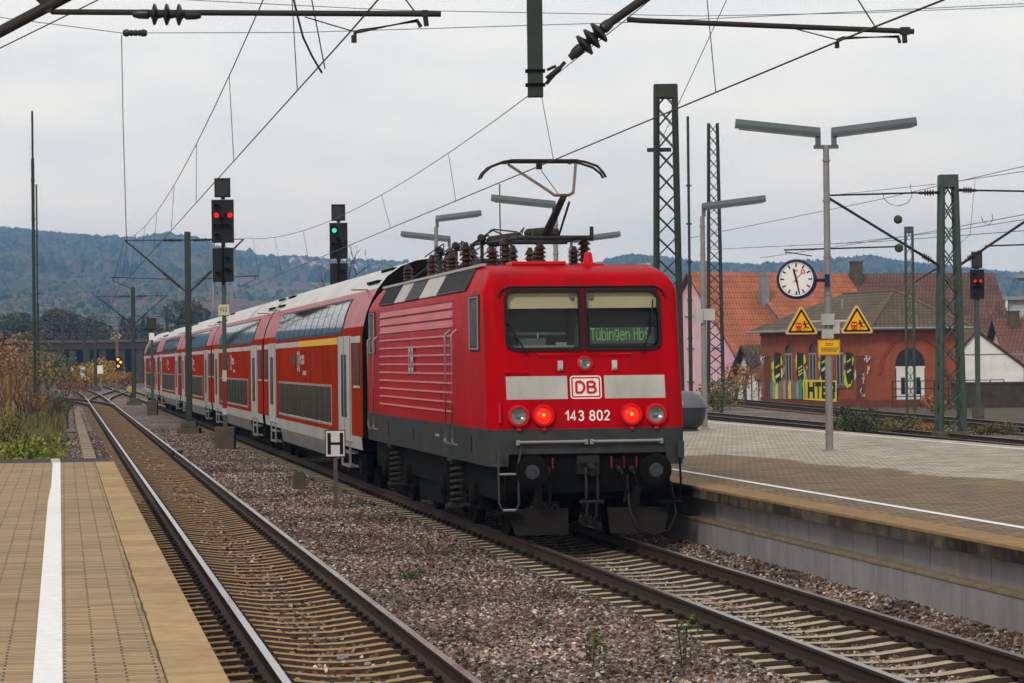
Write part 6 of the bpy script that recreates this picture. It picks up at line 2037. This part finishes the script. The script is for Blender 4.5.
def signal(px, Y, label, zs, lit, mast_w=.12, base=(.62, .62, .78), band=True, masttop=None, rz=0.0):
    c = P(px, 400, Y)
    t = thing('railway_signal', label, 'signal', (c.x, Y, gz), rz)
    q = MB(); hpost(q, 0, 0, 0, zs['top'], mast_w); q.build('post', m_lattice, t)
    if base: q = MB(); q.box(-base[0]/2, base[0]/2, -base[1]/2, base[1]/2, -.4, base[2]); q.build('base', m_dconc, t, bevel=.02)
    if band:
        q = MB(); w2 = mast_w/2 + .008
        q.box(-w2, w2, -w2 - .012, -w2 + .002, 1.37, 2.22); q.build('red_band', M('dull_red_band', (.22, .012, .012), .6, var=.2), t)
        q = MB(); q.box(-w2, w2, -w2 - .012, -w2 + .002, 2.225, 2.58); q.box(-w2, w2, -w2 - .012, -w2 + .002, 1.16, 1.365); q.build('white_band', m_lgrey, t)
        q = MB(); q.box(-.17, .17, -w2 - .03, -w2 - .012, zs['plate'] - .17, zs['plate'] + .17); pl_ = q.build('number_plate', m_creamr, t)
        text('plate_text', 'N3', .22, m_rubber, Matrix.Translation((0, -w2 - .032, zs['plate'])) @ FACE_Y, pl_, extrude=.001, xscale=.8)
    for nm, (z0, z1, w_) in zs['heads'].items():
        q = MB(); q.box(-w_/2, w_/2, -.20, -.06, z0, z1); q.box(-w_/2 + .06, w_/2 - .06, -.06, .14, z0 + .06, z1 - .06)
        h = q.build('signal_head', m_sigblk, t, bevel=.012)
        q = MB(); q.box(-w_/2 - .01, w_/2 + .01, -.24, .0, z1 + .002, z1 + .02); q.build('rain_cap', m_pole, h)
        if nm == 'main':
            q = MB(); hh = z1 - z0
            for (x, z) in ((-.22, .86), (.0, .55), (-.24, .40), (.0, .40), (.24, .40), (-.22, .17)): hooded(q, x * w_ / .9, -.2, z0 + hh * z, .085)
            for (x, z) in lit: hooded(q, x * w_ / .9, -.2, z0 + hh * z, .10)
            q.build('lamp_hood', m_sigblk, h, recalc=False)
            q = MB()
            for (x, z) in ((.0, .55), (-.24, .40), (.24, .40), (-.22, .17)): lampdisc(q, x * w_ / .9, -.202, z0 + hh * z, .06)
            q.build('dark_lens', m_dlens, h)
        if nm == 'low':
            q = MB(); hh = z1 - z0
            for (x, z) in ((-.2, .25), (.22, .7), (.22, .35)): hooded(q, x * w_ / .9, -.2, z0 + hh * z, .085)
            q.build('lamp_hood', m_sigblk, h, recalc=False)
            q = MB(); q.box(-.03, .03, -.24, -.205, z0 - .1, z1 + .1); q.build('divider', m_under, h)
        if nm == 'top':
            q = MB(); q.box(-w_/2 + .05, w_/2 - .05, -.206, -.2, z0 + .05, z1 - .05); q.build('indicator_pane', m_dlens, h)
    return t
def zpx(py, px, Y): return P(px, py, Y).z - gz
Ys = 91
c0 = 225
S1 = signal(c0, Ys, 'tall signal with two red lights on a banded post beside the train', dict(top=zpx(182, c0, Ys), plate=zpx(310, c0, Ys), heads={'top': (zpx(197.5, c0, Ys), zpx(179, c0, Ys), .50), 'main': (zpx(243, c0, Ys), zpx(200.5, c0, Ys), .70), 'low': (zpx(282, c0, Ys), zpx(248.5, c0, Ys), .66)}), [(-.24, .65), (.22, .65)])
def lights(t, pts, Y, mat, r, z0z1, w_):
    z0, z1 = z0z1
    q = MB()
    for (x, z) in pts: lampdisc(q, x * w_ / .9, -.215, z0 + (z1 - z0) * z, r)
    q.build('lit_lens', mat, t)
lights(S1, [(-.24, .65), (.30, .65)], Ys, m_rd2, .085, (zpx(243, c0, Ys), zpx(200.5, c0, Ys)), .70)
q = MB(); q.box(-.36, -.30, -.1, .1, zpx(310, c0, Ys), zpx(248, c0, Ys)); q.box(.22, .27, -.1, .1, zpx(305, c0, Ys), zpx(284, c0, Ys)); q.tube([(-.3, .1, zpx(300, c0, Ys)), (-.3, .1, zpx(200, c0, Ys))], .02, 6); q.build('ladder_rail', m_pole, S1)
Ys, c0 = 96, 340.5
S2 = signal(c0, Ys, 'signal showing one green light behind the coaches', dict(top=zpx(207, c0, Ys), heads={'top': (zpx(221, c0, Ys), zpx(205, c0, Ys), .46), 'main': (zpx(259, c0, Ys), zpx(223.5, c0, Ys), .60), 'low': (zpx(292, c0, Ys), zpx(263.5, c0, Ys), .58)}), [(-.2, .8)], band=False)
lights(S2, [(-.2, .80)], Ys, m_gr, .08, (zpx(259, c0, Ys), zpx(223.5, c0, Ys)), .60)
Ys, c0 = 135, 978
S3 = signal(c0, Ys, 'dark signal with two small red lights at the far right beside the wide lattice mast', dict(top=zpx(253, c0, Ys), plate=zpx(338, c0, Ys), heads={'top': (zpx(268, c0, Ys), zpx(252, c0, Ys), .5), 'main': (zpx(299, c0, Ys), zpx(270, c0, Ys), .66)}), [(-.15, .6), (.18, .6)], base=(.5, .5, .3), mast_w=.22, band=False)
lights(S3, [(-.14, .62), (.22, .62)], Ys, m_rd2, .075, (zpx(299, c0, Ys), zpx(270, c0, Ys)), .66)
Ys, c0 = 156, 152.5
S4 = signal(c0, Ys, 'small unlit signal with a black square head near the last coaches', dict(top=zpx(319, c0, Ys), heads={'top': (zpx(330, c0, Ys), zpx(318, c0, Ys), .52)}), [], band=False, base=(.55, .55, .8), mast_w=.14)
q = MB(); q.box(-.14, .14, -.13, -.11, zpx(340, c0, Ys), zpx(333, c0, Ys)); q.build('white_plate', m_white, S4)
c = P(117.5, 384, 300)
t = thing('railway_signal', 'far signal on a rusty post with three orange lights in front of the bridge', 'signal', (c.x, 300, gz))
q = MB(); hpost(q, 0, 0, 0, 6.4, .28); q.build('post', M('rusty_signal_post', (.16, .09, .03), .8), t)
q = MB(); q.box(-.1, .55, -.3, -.1, 2.2, 3.6); h = q.build('signal_head', m_sigblk, t)
q = MB(); lampdisc(q, .12, -.31, 3.35, .13); lampdisc(q, .40, -.31, 3.05, .13); lampdisc(q, .14, -.31, 2.65, .13); q.build('lit_lens', m_or, h)
c = P(3, 330, 250)
t = thing('railway_signal', 'unlit black signal hanging at the far left edge', 'signal', (c.x, 250, gz))
q = MB(); hpost(q, 0, 0, 0, 5.2, .2); q.build('post', m_mast, t); q = MB(); q.box(-.4, .4, -.2, 0, 3.8, 5.5); q.build('signal_head', m_sigblk, t)
for (px, py, Y, w_, h, mt, lab) in ((83, 373, 300, .5, 1.1, M('pale_blue_box', (.42, .52, .58), .5), 'pale blue and white cabinet beside the track in front of the bridge'), (100.5, 370, 305, .6, .8, m_white, 'white board beside the yellow bushes before the bridge'), (73.5, 369, 330, .5, .6, m_creamr, 'cream board on a short post left of the pale blue cabinet')):
    c = P(px, py, Y)
    t = thing('trackside_cabinet', lab, 'cabinet', (c.x, Y, gz))
    zc = c.z - gz
    q = MB(); q.tube([(0, 0, -.2), (0, 0, zc)], .06, 8); q.build('post', m_pole, t)
    q = MB(); q.cbox((0, -.2, zc), (w_, .3, h)); q.box(-w_/2 - .05, w_/2 + .05, -.38, -.02, zc + h/2, zc + h/2 + .08); q.build('case', mt, t, bevel=.03)
# ---- dark rounded bin behind the locomotive
c = G(685.5, 431, ZP)
t = thing('grit_bin', 'dark grey rounded grit bin on the platform beside the locomotive', 'bin', c)
m_bin = M('dark_grey_plastic', (.035, .038, .045), .35, var=.12)
q = MB(); q.lathe([(.33, 0), (.33, .05), (.30, .06), (.42, .14), (.50, .32), (.53, .60)], (0, 0, 0), (0, 0, 1), 24); q.build('body', m_bin, t, smooth=50)
q = MB(); q.lathe([(.55, .59), (.55, .63), (.51, .76), (.40, .90), (.20, 1.0), (.001, 1.02)], (0, 0, 0), (0, 0, 1), 24, caps=False); q.build('lid', M('grey_bin_lid', (.11, .12, .135), .3, var=.15), t, smooth=50)

# ================================================================ overhead line
def sagpts(a, b, sag, n=16):
    a, b = Vector(a), Vector(b)
    return [a.lerp(b, k / n) - Vector((0, 0, 4 * sag * (k / n) * (1 - k / n))) for k in range(n + 1)]
def wire(name, label, pts, r=.008, mat=None, parent=None, n=4):
    q = MB(); q.tube(pts, r, n, caps=False)
    o = q.build(name, mat or m_wire, parent, smooth=80)
    if label: tag(o, label, 'wire')
    return o
def catenary(label, xf, spans, zc, zm, sag, stag, drops):
    t = thing('overhead_line', label, 'overhead line', (0, 0, 0))
    cw, mw_ = [], []
    for i, (Y0, Y1) in enumerate(spans):
        s0, s1 = stag[i], stag[i+1]
        a, b = Vector((xf(Y0) + s0, Y0, zc)), Vector((xf(Y1) + s1, Y1, zc))
        cw += [a] if i == 0 else []
        cw.append(b)
        m_ = sagpts((xf(Y0) + s0 * .3, Y0, zm), (xf(Y1) + s1 * .3, Y1, zm), sag[i])
        mw_ += m_ if i == 0 else m_[1:]
        nd = drops[i]
        for k in range(nd):
            f = (k + .5) / nd; f2 = min(.99, max(.01, f + random.uniform(-.005, .005) + .01))
            p_ = a.lerp(b, f); mm = sagpts(m_[0], m_[-1], sag[i], 100)[int(f2 * 100)]
            o = wire('dropper', None, [mm, p_], .0055, parent=t)
    wire('contact_wire', None, cw, .010, parent=t); wire('messenger_wire', None, mw_, .0085, parent=t)
    return t
random.seed(4)
catenary('overhead contact line with droppers above the empty left track', xL, [(-30, 25.8), (25.8, 112), (112, 196), (196, 290)], 5.56, 7.55, [.9, .98, .9, .9], [.1, .06, -.35, .3, -.2], [6, 8, 8, 7])
catenary('overhead contact line with droppers above the train, touching the pantograph', xR, [(-30, 26.9), (26.9, 112), (112, 196), (196, 290)], 5.585, 7.5, [.9, 1.12, .9, .9], [.75, -.05, .3, -.3, .2], [6, 8, 8, 7])
# gantry above the picture carrying both drop posts
Yg = 27.2
gt_ = thing('catenary_gantry', 'green drop post with insulator arm hanging from the gantry overhead between the tracks', 'gantry', (0, Yg, 0))
inv = Matrix.Translation((0, -Yg, 0))
a = P(535.5, 97, Yg)
q = MB(); hpost(q, a.x, 0, a.z, 9.0, .148); q.build('drop_post', m_mast, gt_)
q = MB()
for y in (85, 71):
    q = MB(); z = P(535, y, Yg).z; q.box(a.x - .095, a.x + .095, -.10, .10, z - .009, z + .009); q.build('clamp', m_under, gt_)
q = MB(inv)
q.tube([P(547, 79, Yg), P(560, 68, Yg)], .03, 6); q.tube([P(547, 70, Yg), P(556, 66, Yg)], .016, 6); q.tube([P(546, 84, Yg), P(558, 70, Yg), P(565, 62, Yg)], .02, 6)
q.tube([P(604, 27, Yg), P(648, -4, Yg), P(700, -40, Yg)], .042, 10)
q.tube([P(570, 58, Yg), P(578, 51, Yg)], .035, 8)
cb = q.build('cantilever', m_panto, gt_, smooth=50)
q = MB(inv); insul_bar(q, P(572, 56, Yg), P(612, 21, Yg), .035, 3, .12); q.build('insulator', m_insul2, cb, smooth=40)
q = MB(inv); q.tube([P(627, 19, Yg), P(634, 20, Yg), P(640, 20.5, Yg), P(914, 31.5, Yg)], .026, 8); q.tube([P(904, 30, Yg), P(905, 43, Yg)], .026, 6); q.cbox(P(905, 31, Yg), (.09, .07, .07))
rg = q.build('registration_tube', m_panto, gt_, smooth=50)
q = MB(inv); q.tube([P(837, 46, Yg), P(838, 40, Yg), P(843, 38, Yg), P(898, 36.5, Yg), P(900, 43, Yg)], .018, 7); q.cbox(P(837, 45, Yg), (.04, .05, .06)); q.build('steady_arm', m_panto, rg, smooth=50)
q = MB(inv); q.tube([P(792, 28, Yg), P(838, 40, Yg)], .006, 4); q.tube([P(855, -5, Yg), P(876, 28, Yg)], .007, 4); q.build('stay_wire', m_wire, rg)
# left drop arm
q = MB(inv); q.tube([P(-25, 45, Yg), P(62, -1, Yg), P(110, -27, Yg)], .055, 10)
q.tube([P(47, 5, Yg), P(53, 12, Yg), P(62, 12, Yg), P(441, 14, Yg)], .028, 8); q.cbox(P(47, 6, Yg), (.11, .09, .12)); q.cbox(P(425, 13.5, Yg), (.06, .06, .06))
q.tube([P(35, -3, Yg), P(47, 8, Yg)], .02, 6); q.tube([P(425, 14, Yg), P(426.5, 26, Yg)], .028, 6)
lc = q.build('cantilever', m_panto, gt_, smooth=50)
q = MB(inv); insul_bar(q, P(133, 14, Yg), P(201, 15, Yg), .03, 3, .105); q.build('insulator', m_insul2, lc, smooth=40)
q = MB(inv); q.tube([P(354, 40, Yg), P(355.5, 32, Yg), P(361, 31, Yg), P(417, 20.5, Yg), P(421, 27, Yg)], .02, 7); q.cbox(P(354, 39, Yg), (.05, .05, .07)); q.build('steady_arm', m_panto, lc, smooth=50)
q = MB(inv); q.tube([P(305, 17, Yg), P(354, 31.5, Yg)], .006, 4); q.tube([P(403, -4, Yg), P(415, 12, Yg)], .007, 4)
q.tube([P(293, -4, Yg), P(297, 14, Yg), P(303, 37, Yg), P(312, 56, Yg), P(322, 73, Yg)], .011, 5); q.tube([P(311, -4, Yg), P(325, 69, Yg)], .006, 4); q.build('jumper', m_wire, lc)
q = MB(); 
for x in (-10.5, 15.5): lattice_x = x
q.box(-10.5, 15.5, -.18, .18, 8.9, 9.3); q.build('beam', m_mast, gt_)
for x in (-10.4, 15.4):
    q = MB(); hpost(q, x, 0, -.4, 8.9, .3); q.build('column', m_mast, gt_)
# pale thin feeder wires high up, other wires
def pw(name, label, pts, r, mat): return wire(name, label, [P(*p) for p in pts], r, mat)
pw('feeder_wire', 'pale thin horizontal wire crossing the sky near the top of the picture', [(-30, 13.5, 60), (122, 33, 60), (300, 32.5, 60), (640, 22, 60), (1060, 2, 60)], .008, m_copperw)
pw('feeder_wire', 'second pale thin wire crossing the top of the sky', [(150, -2, 64), (390, 10, 64), (700, 16, 64), (860, 13, 64), (1060, 5, 64)], .008, m_copperw)
pw('feeder_wire', 'thin wire hanging straight down from the small insulator at the upper left', [(121.5, 35, 60), (123, 120, 60), (126.5, 240, 60)], .010, m_copperw)
q = MB(); insul_bar(q, P(123, 33, 60), P(147, 33, 60), .05, 3, .07); tag(q.build('wire_insulator', m_insul2, None, smooth=40), 'small ribbed insulator in the pale wire at the upper left', 'insulator')
pw('guy_wire', 'thin dark wire slanting across the upper left corner', [(-20, 58, 40), (102, -2, 40)], .009, m_wire)
pw('feeder_wire', 'dark wire slanting down from the top edge behind the big lattice mast', [(733, -14, 75), (672, 118, 90), (655, 152, 96)], .012, m_wire)
for k, (a, b) in enumerate((((1060, 158), (690, 238)), ((1060, 166), (824, 196)), ((1060, 208), (760, 258)), ((1060, 214), (836, 244)), ((1060, 228), (700, 250)))):
    lab = ('upper thin wire at the right running down to the pole behind the locomotive', 'thin wire at the right meeting the lamp post above the bracket rod', 'thin middle wire crossing behind the wide lattice mast at the right', 'short thin wire across the narrow lattice post at the right', 'lowest thin wire at the right, close above the roofs')[k]
    pw('line_wire', lab, [(*a, 100), ((a[0] + b[0]) / 2, (a[1] + b[1]) / 2 + 2.5, 135), (*b, 170)], .014, m_wire)
q = MB(); 
for (px, py) in ((898, 219.5), (899, 248)):
    c = P(px, py, 110); q = MB(); q.lathe([(.02, -.17), (.12, -.13), (.17, -.04), (.17, .04), (.12, .13), (.02, .17)], c, (1, .3, 0), 12)
    tag(q.build('wire_weight', M('mossy_weight', (.05, .06, .03), .8, var=.3), None, smooth=50), 'upper round dark weight on the wires left of the narrow lattice post' if py < 230 else 'lower round dark weight on the wires in front of the narrow lattice post', 'weight')
for k, (pts, lab) in enumerate((([(883, 194), (884, 199), (890, 204), (898, 206), (908, 203), (912, 196), (910, 184)], 'curled loop of wire hanging left of the wide lattice mast'), ([(981, 216), (983, 222), (989, 225), (993, 220), (992, 214)], 'small curled loop of wire right of the wide lattice mast'))):
    pw('jumper_loop', lab, [(x, y, 105) for x, y in pts], .012, m_wire)
pw('dropper_wire', 'single dropper wire right of the wide lattice mast', [(975, 180, 103), (970, 236, 103)], .008, m_wire)
pw('stay_rod', 'short stay rod between dropper and the wide lattice mast', [(970, 234, 103), (957, 247, 100)], .014, m_wire)

# ================================================================ vegetation
m_reed = leafmat('dry_reed', (.15, .085, .03), (.33, .22, .07))
m_grass = leafmat('tall_grass', (.10, .12, .03), (.22, .19, .06))
m_ggrass = leafmat('green_grass', (.08, .13, .018), (.20, .23, .04))
m_leafbr = leafmat('bright_shrub_leaf', (.10, .15, .02), (.27, .28, .05))
def zl(X, Y):                                    # the raised earth left of the line
    d = (xL(Y) - 2.3) - X
    k = min(1, max(0, d / 5.0)); k = k * k * (3 - 2 * k)
    f = min(1, max(0, (Y - 56.8) / 2.5))
    k = min(1, max(0, d / 2.2)); k = k * k * (3 - 2 * k)
    return -.30 + k * (.85 * f + .3 * min(1, max(0, (Y - 80) / 60))) + .08 * mnoise.noise(Vector((X * .5, Y * .5, 0)))
bk = sheet('grass_bank', 57.2, 300, 90, lambda Y: xL(Y) - 45, lambda Y: xL(Y) - 2.05, 60, m_earth, zl)
tag(bk, kind='structure')
def area_left(y0, y1, d0, d1, dn=None):
    def f(rd):
        Y = rd.uniform(y0, y1); d = rd.uniform(d0, d1); X = xL(Y) - d
        if (X / Y * 2860 + 512) < -25: return None
        if dn and mnoise.noise(Vector((X * .35, Y * .2, 9))) < dn: return None
        return (X, Y, zl(X, Y))
    return f
o = blades('tall_grass', area_left(58.5, 175, 2.5, 26), 34000, .2, .65, m_grass, 5, lean=.3, wd=.014)
tag(o, 'olive and straw coloured grass on the bank beside the empty track', 'grass', kind='stuff')
o = blades('dry_reeds', area_left(82, 170, 4.4, 26, .0), 19000, .4, 1.55, m_reed, 6, lean=.34, wd=.013)
tag(o, 'tall orange brown dry stalks at the left edge', 'dry stalks', kind='stuff')
o = blades('verge_grass', area_left(57.6, 68, 2.4, 12), 14000, .12, .42, m_ggrass, 8, lean=.3, wd=.012)
tag(o, 'green grass right behind the end of the brick platform', 'grass', kind='stuff')
rd = random.Random(77)
BUSH = [  # px, ground py, Y, width, height, material, label, leaf size
    (14, 450, 61, 2.2, 1.0, m_leafbr, 'low green leafy shrub at the left just behind the brick platform', .09),
    (42, 449, 62.5, 1.8, .7, m_leafbr, 'small green shrub left of the white line end behind the brick platform', .08),
    (4, 448, 66, 1.6, 1.2, m_leafol, 'pale flowering weed clump at the left edge behind the green shrub', .07),
    (76, 446, 66, .9, .45, m_leafol, 'small olive weed tuft on the verge near the empty track', .06),
    (26, 415, 112, 2.2, 1.1, m_leafor, 'russet bush under the tallest thin pole at the left', .12),
    (8, 400, 130, 4.0, 3.0, m_leafor, 'tall orange brown bush at the left edge', .14),
    (60, 408, 150, 3.2, 1.4, m_leafol, 'olive bush on the bank near the far crossover', .13),
    (48, 388, 240, 6.5, 4.5, m_leafgr, 'green bush below the bridge at the left', .26),
    (66, 386, 260, 6.0, 3.2, m_leafrd, 'rusty red bush leaning over the bank before the bridge', .24),
    (6, 378, 240, 5.0, 5.2, m_leafor, 'tall dry orange bush at the left edge before the dark woods', .26),
    (90, 379, 330, 5.0, 3.6, m_leafyl, 'bright yellow bush left of the dark mast before the bridge', .3),
    (107, 380, 335, 6.0, 3.8, m_leafyl, 'bright yellow bush between the dark mast and the orange signal', .3),
    (123, 384, 330, 5.0, 2.4, m_leafor, 'dry brown bush right of the orange signal below the bridge', .26),
    (30, 385, 200, 6.0, 2.6, m_leafol, 'olive green bush in the middle of the left bank', .2)]
for (px, py, Y, w_, h, mt, lab, sz) in BUSH:
    c = P(px, py, Y); zz = zl(c.x, Y) if Y < 290 and c.x < xL(Y) - 3 else -.3
    bush((c.x, Y, zz), w_, w_ * .9, h, int(px * 7 + Y), mt, lab, n=int(1500 if Y < 80 else 900), size=sz)
pp = P(139, 340, 540)
t = thing('pale_shed', 'long pale roofed shed beyond the dark bridge', 'shed', (pp.x, 540, -.4))
q = MB(); q.box(-5.5, 9, 0, 14, 0, 6.5); q.build('wall', m_greyr, t)
roof_slab([[(-6, -.4, 6.4), (9.5, -.4, 6.4), (9.5, 7, 9.2), (-6, 7, 9.2)], [(9.5, 14.4, 6.4), (-6, 14.4, 6.4), (-6, 7, 9.2), (9.5, 7, 9.2)]], .15, 'roof', m_roofw, t)
# weeds between the platform and the far tracks
for k, (px, py, Y, w_, h, mt, lab) in enumerate((
    (845, 428, 104, 1.6, 1.0, m_leafol, 'yellow green weed clump just right of the lamp post base'),
    (863, 432, 100, 1.9, 1.25, m_leafdk, 'dark green bushy weed right of the lamp post'),
    (878, 428, 104, 1.7, .9, m_leafol, 'yellow green weed clump in front of the brick building door'),
    (895, 428, 103, 1.8, .85, m_leafol, 'olive weed clump left of the narrow lattice post'),
    (925, 430, 104, 2.0, .6, m_leafor, 'dry brown weeds left of the wide lattice mast base'),
    (985, 433, 104, 2.4, .5, m_leafol, 'low olive weeds right of the wide lattice mast base'),
    (722, 412, 150, 3.0, 2.0, m_leafol, 'scrubby olive bush beyond the platform in front of the pink house'),
    (738, 398, 172, 3.4, 3.0, m_leafor, 'thin brown shrub in front of the small shed'),
    (716, 400, 160, 2.2, 1.2, m_leafgr, 'small green bush beside the slender lattice tower foot'),
    (940, 414, 150, 2.6, .9, m_leafor, 'dry weeds along the railing by the lattice mast'))):
    c = P(px, py, Y)
    bush((c.x, Y, -.35), w_, w_, h, 300 + k, mt, lab, n=700, size=.11 if Y < 120 else .16)
for k, (px, Y, h, lab) in enumerate(((10, 96, 2.3, 'leafless brown shrub at the left edge among the dry stalks'), (24, 104, 2.6, 'leafless twiggy shrub just left of the tallest thin pole'), (48, 118, 2.4, 'leafless twiggy shrub right of the two thin poles'), (2, 120, 3.4, 'taller leafless shrub at the very left edge'), (58, 140, 2.2, 'small leafless shrub right of the dry stalks near the siding'))):
    c = P(px, 420, Y); t = thing('bare_shrub', lab, 'shrub', (c.x, Y, zl(c.x, Y) - .1))
    q = MB()
    for j in range(7):
        rq = random.Random(900 + k * 10 + j); branches(q, (rq.uniform(-.9, .9), rq.uniform(-.9, .9), 0), h * rq.uniform(.7, 1.1), 700 + 9 * k + j, 3, .45, .03)
    q.build('twigs', m_twig, t)
# small plants in the gravel
for k, (px, py, w_, h, mt, lab) in enumerate(((410, 580, .42, .13, m_leafgr, 'flat green weed cushion in the gravel between the tracks'), (684, 672, .28, .55, m_leafgr, 'spindly weed with yellow flowers in the gravel by the right track'), (592, 668, .25, .40, m_leafgr, 'small spindly weed left of the taller one in the gravel'), (497, 520, .20, .50, m_leafor, 'thin dry plant growing between the rail and the locomotive wheels'))):
    c = G(px, py, -.17)
    bush((c.x, c.y, -.18), w_, w_, h, 500 + k, mt, lab, n=150, size=.035, name='weed')
rd = random.Random(8)
q = MB()
protoleaf = None
for k in range(26):
    px, py = rd.choice(((rd.uniform(300, 700), rd.uniform(500, 675)), (rd.uniform(560, 960), rd.uniform(560, 675)), (rd.uniform(220, 420), rd.uniform(560, 660))))
    c = G(px, py, -.14)
    if protoleaf is None:
        q = MB(); q.face([q.pt(p) for p in ((-.05, 0, .0), (-.02, -.03, .012), (.05, 0, .02), (.01, .035, .008))])
        q.face([q.pt(p) for p in ((-.05, 0, .001), (.01, .035, .009), (.0, .01, .025))])
        o = protoleaf = q.build('fallen_leaf', M('fallen_leaf', (.38, .15, .03), .8, var=.3)); tag(o, 'fallen orange brown autumn leaf lying on the stones', 'leaf', 'fallen leaves on the ballast')
    else:
        o = protoleaf.copy(); COL.objects.link(o)
    o.location = c; o.rotation_euler = (rd.uniform(-.4, .4), rd.uniform(-.4, .4), rd.uniform(0, 6.28)); s_ = rd.uniform(.6, 1.3); o.scale = (s_, s_, s_)
# trees
bare_tree((P(322, 360, 330).x, 330, -.4), 17, 5, 'bare brown tree rising behind the coaches left of the green signal', depth=6)
for k, (px, Y, h, lab) in enumerate(((872, 300, 13, 'bare tree behind the brown roof left of the narrow lattice post'), (905, 320, 14.5, 'bare tree behind the brown roof between the two lattice posts'), (935, 290, 11.5, 'bare tree behind the wide lattice mast'), (1002, 215, 7.5, 'dense bare bushy tree below the modern grey house at the right'), (745, 175, 4.5, 'small bare sapling in front of the garden shed'))):
    c = P(px, 360, Y); bare_tree((c.x, Y, -.42), h, 40 + k, lab)
m_trees = [m_leafdk, leafmat('dull_brown_crown', (.05, .04, .025), (.10, .075, .04)), leafmat('dull_green_crown', (.03, .04, .018), (.075, .08, .035))]
spec = []
rd = random.Random(15)
NAMES_ = ['dark conifer', 'brown half bare tree', 'dull green tree']
WH_ = ['beyond the bridge left of the far end of the train', 'at the left behind the dry shrubs', 'behind the far coaches']
protoT = {}
for k in range(68):
    if k < 26 or k >= 46: px = rd.uniform(-40, 150); Y = rd.uniform(500, 700)
    elif k < 34: px = rd.uniform(-40, 100); Y = rd.uniform(560, 660)
    else: px = rd.uniform(170, 420); Y = rd.uniform(560, 680)
    spec.append((px, Y))
for k, (px, Y) in enumerate(spec):
    con = k % 4 == 0; kind = 0 if con else 1 + k % 2
    c = P(px, 360, Y)
    if kind not in protoT:
        protoT[kind] = leafy_tree((c.x, Y, -.5), 11 if not con else 12, 4.6 if con else 8.5, 60 + k, m_trees[kind], 'dark pointed conifer in the belt of trees beyond the bridge' if con else ('brown half bare tree in the belt of trees beyond the bridge' if kind == 1 else 'dull green tree in the belt of trees beyond the bridge'), n=2600, size=.55, group='trees beyond the bridge', conifer=con)
    else:
        s_ = rd.uniform(.5, 1.5)
        copy_tree(protoT[kind], (c.x, Y, -.5), rd.uniform(0, 6.28), scale=(s_, s_, s_ * rd.uniform(.85, 1.1)))
# ---------------------------------------------------------------- haze
hz_ = bpy.data.materials.new('valley_haze'); hz_.use_nodes = True
t = hz_.node_tree; t.nodes.clear()
o_ = t.nodes.new('ShaderNodeOutputMaterial'); pv_ = t.nodes.new('ShaderNodeVolumePrincipled')
pv_.inputs['Color'].default_value = (.29, .55, 1.0, 1); pv_.inputs['Density'].default_value = .00021; pv_.inputs['Anisotropy'].default_value = .1
t.links.new(pv_.outputs[0], o_.inputs['Volume'])
q = MB(); q.box(-4050, 4050, -230, 5720, -20, 250)
tag(q.build('haze', hz_), 'thin blue autumn haze filling the valley', 'haze', kind='stuff')

c0_, c1_ = G(668, 690, -.1), G(880, 690, -.1)
t = thing('timber_plank', 'dark timber plank lying on the ballast at the bottom edge beside the right track', 'plank', ((c0_.x + c1_.x) / 2, 22.42, -.16), R(3))
q = MB(); hw_ = (c1_.x - c0_.x) / 2
q.box(-hw_, hw_, -.28, .24, -.02, .07); q.build('board', M('dark_weathered_timber', (.022, .017, .014), .85, var=.4, vscale=6, bump=.3), t, bevel=.01)
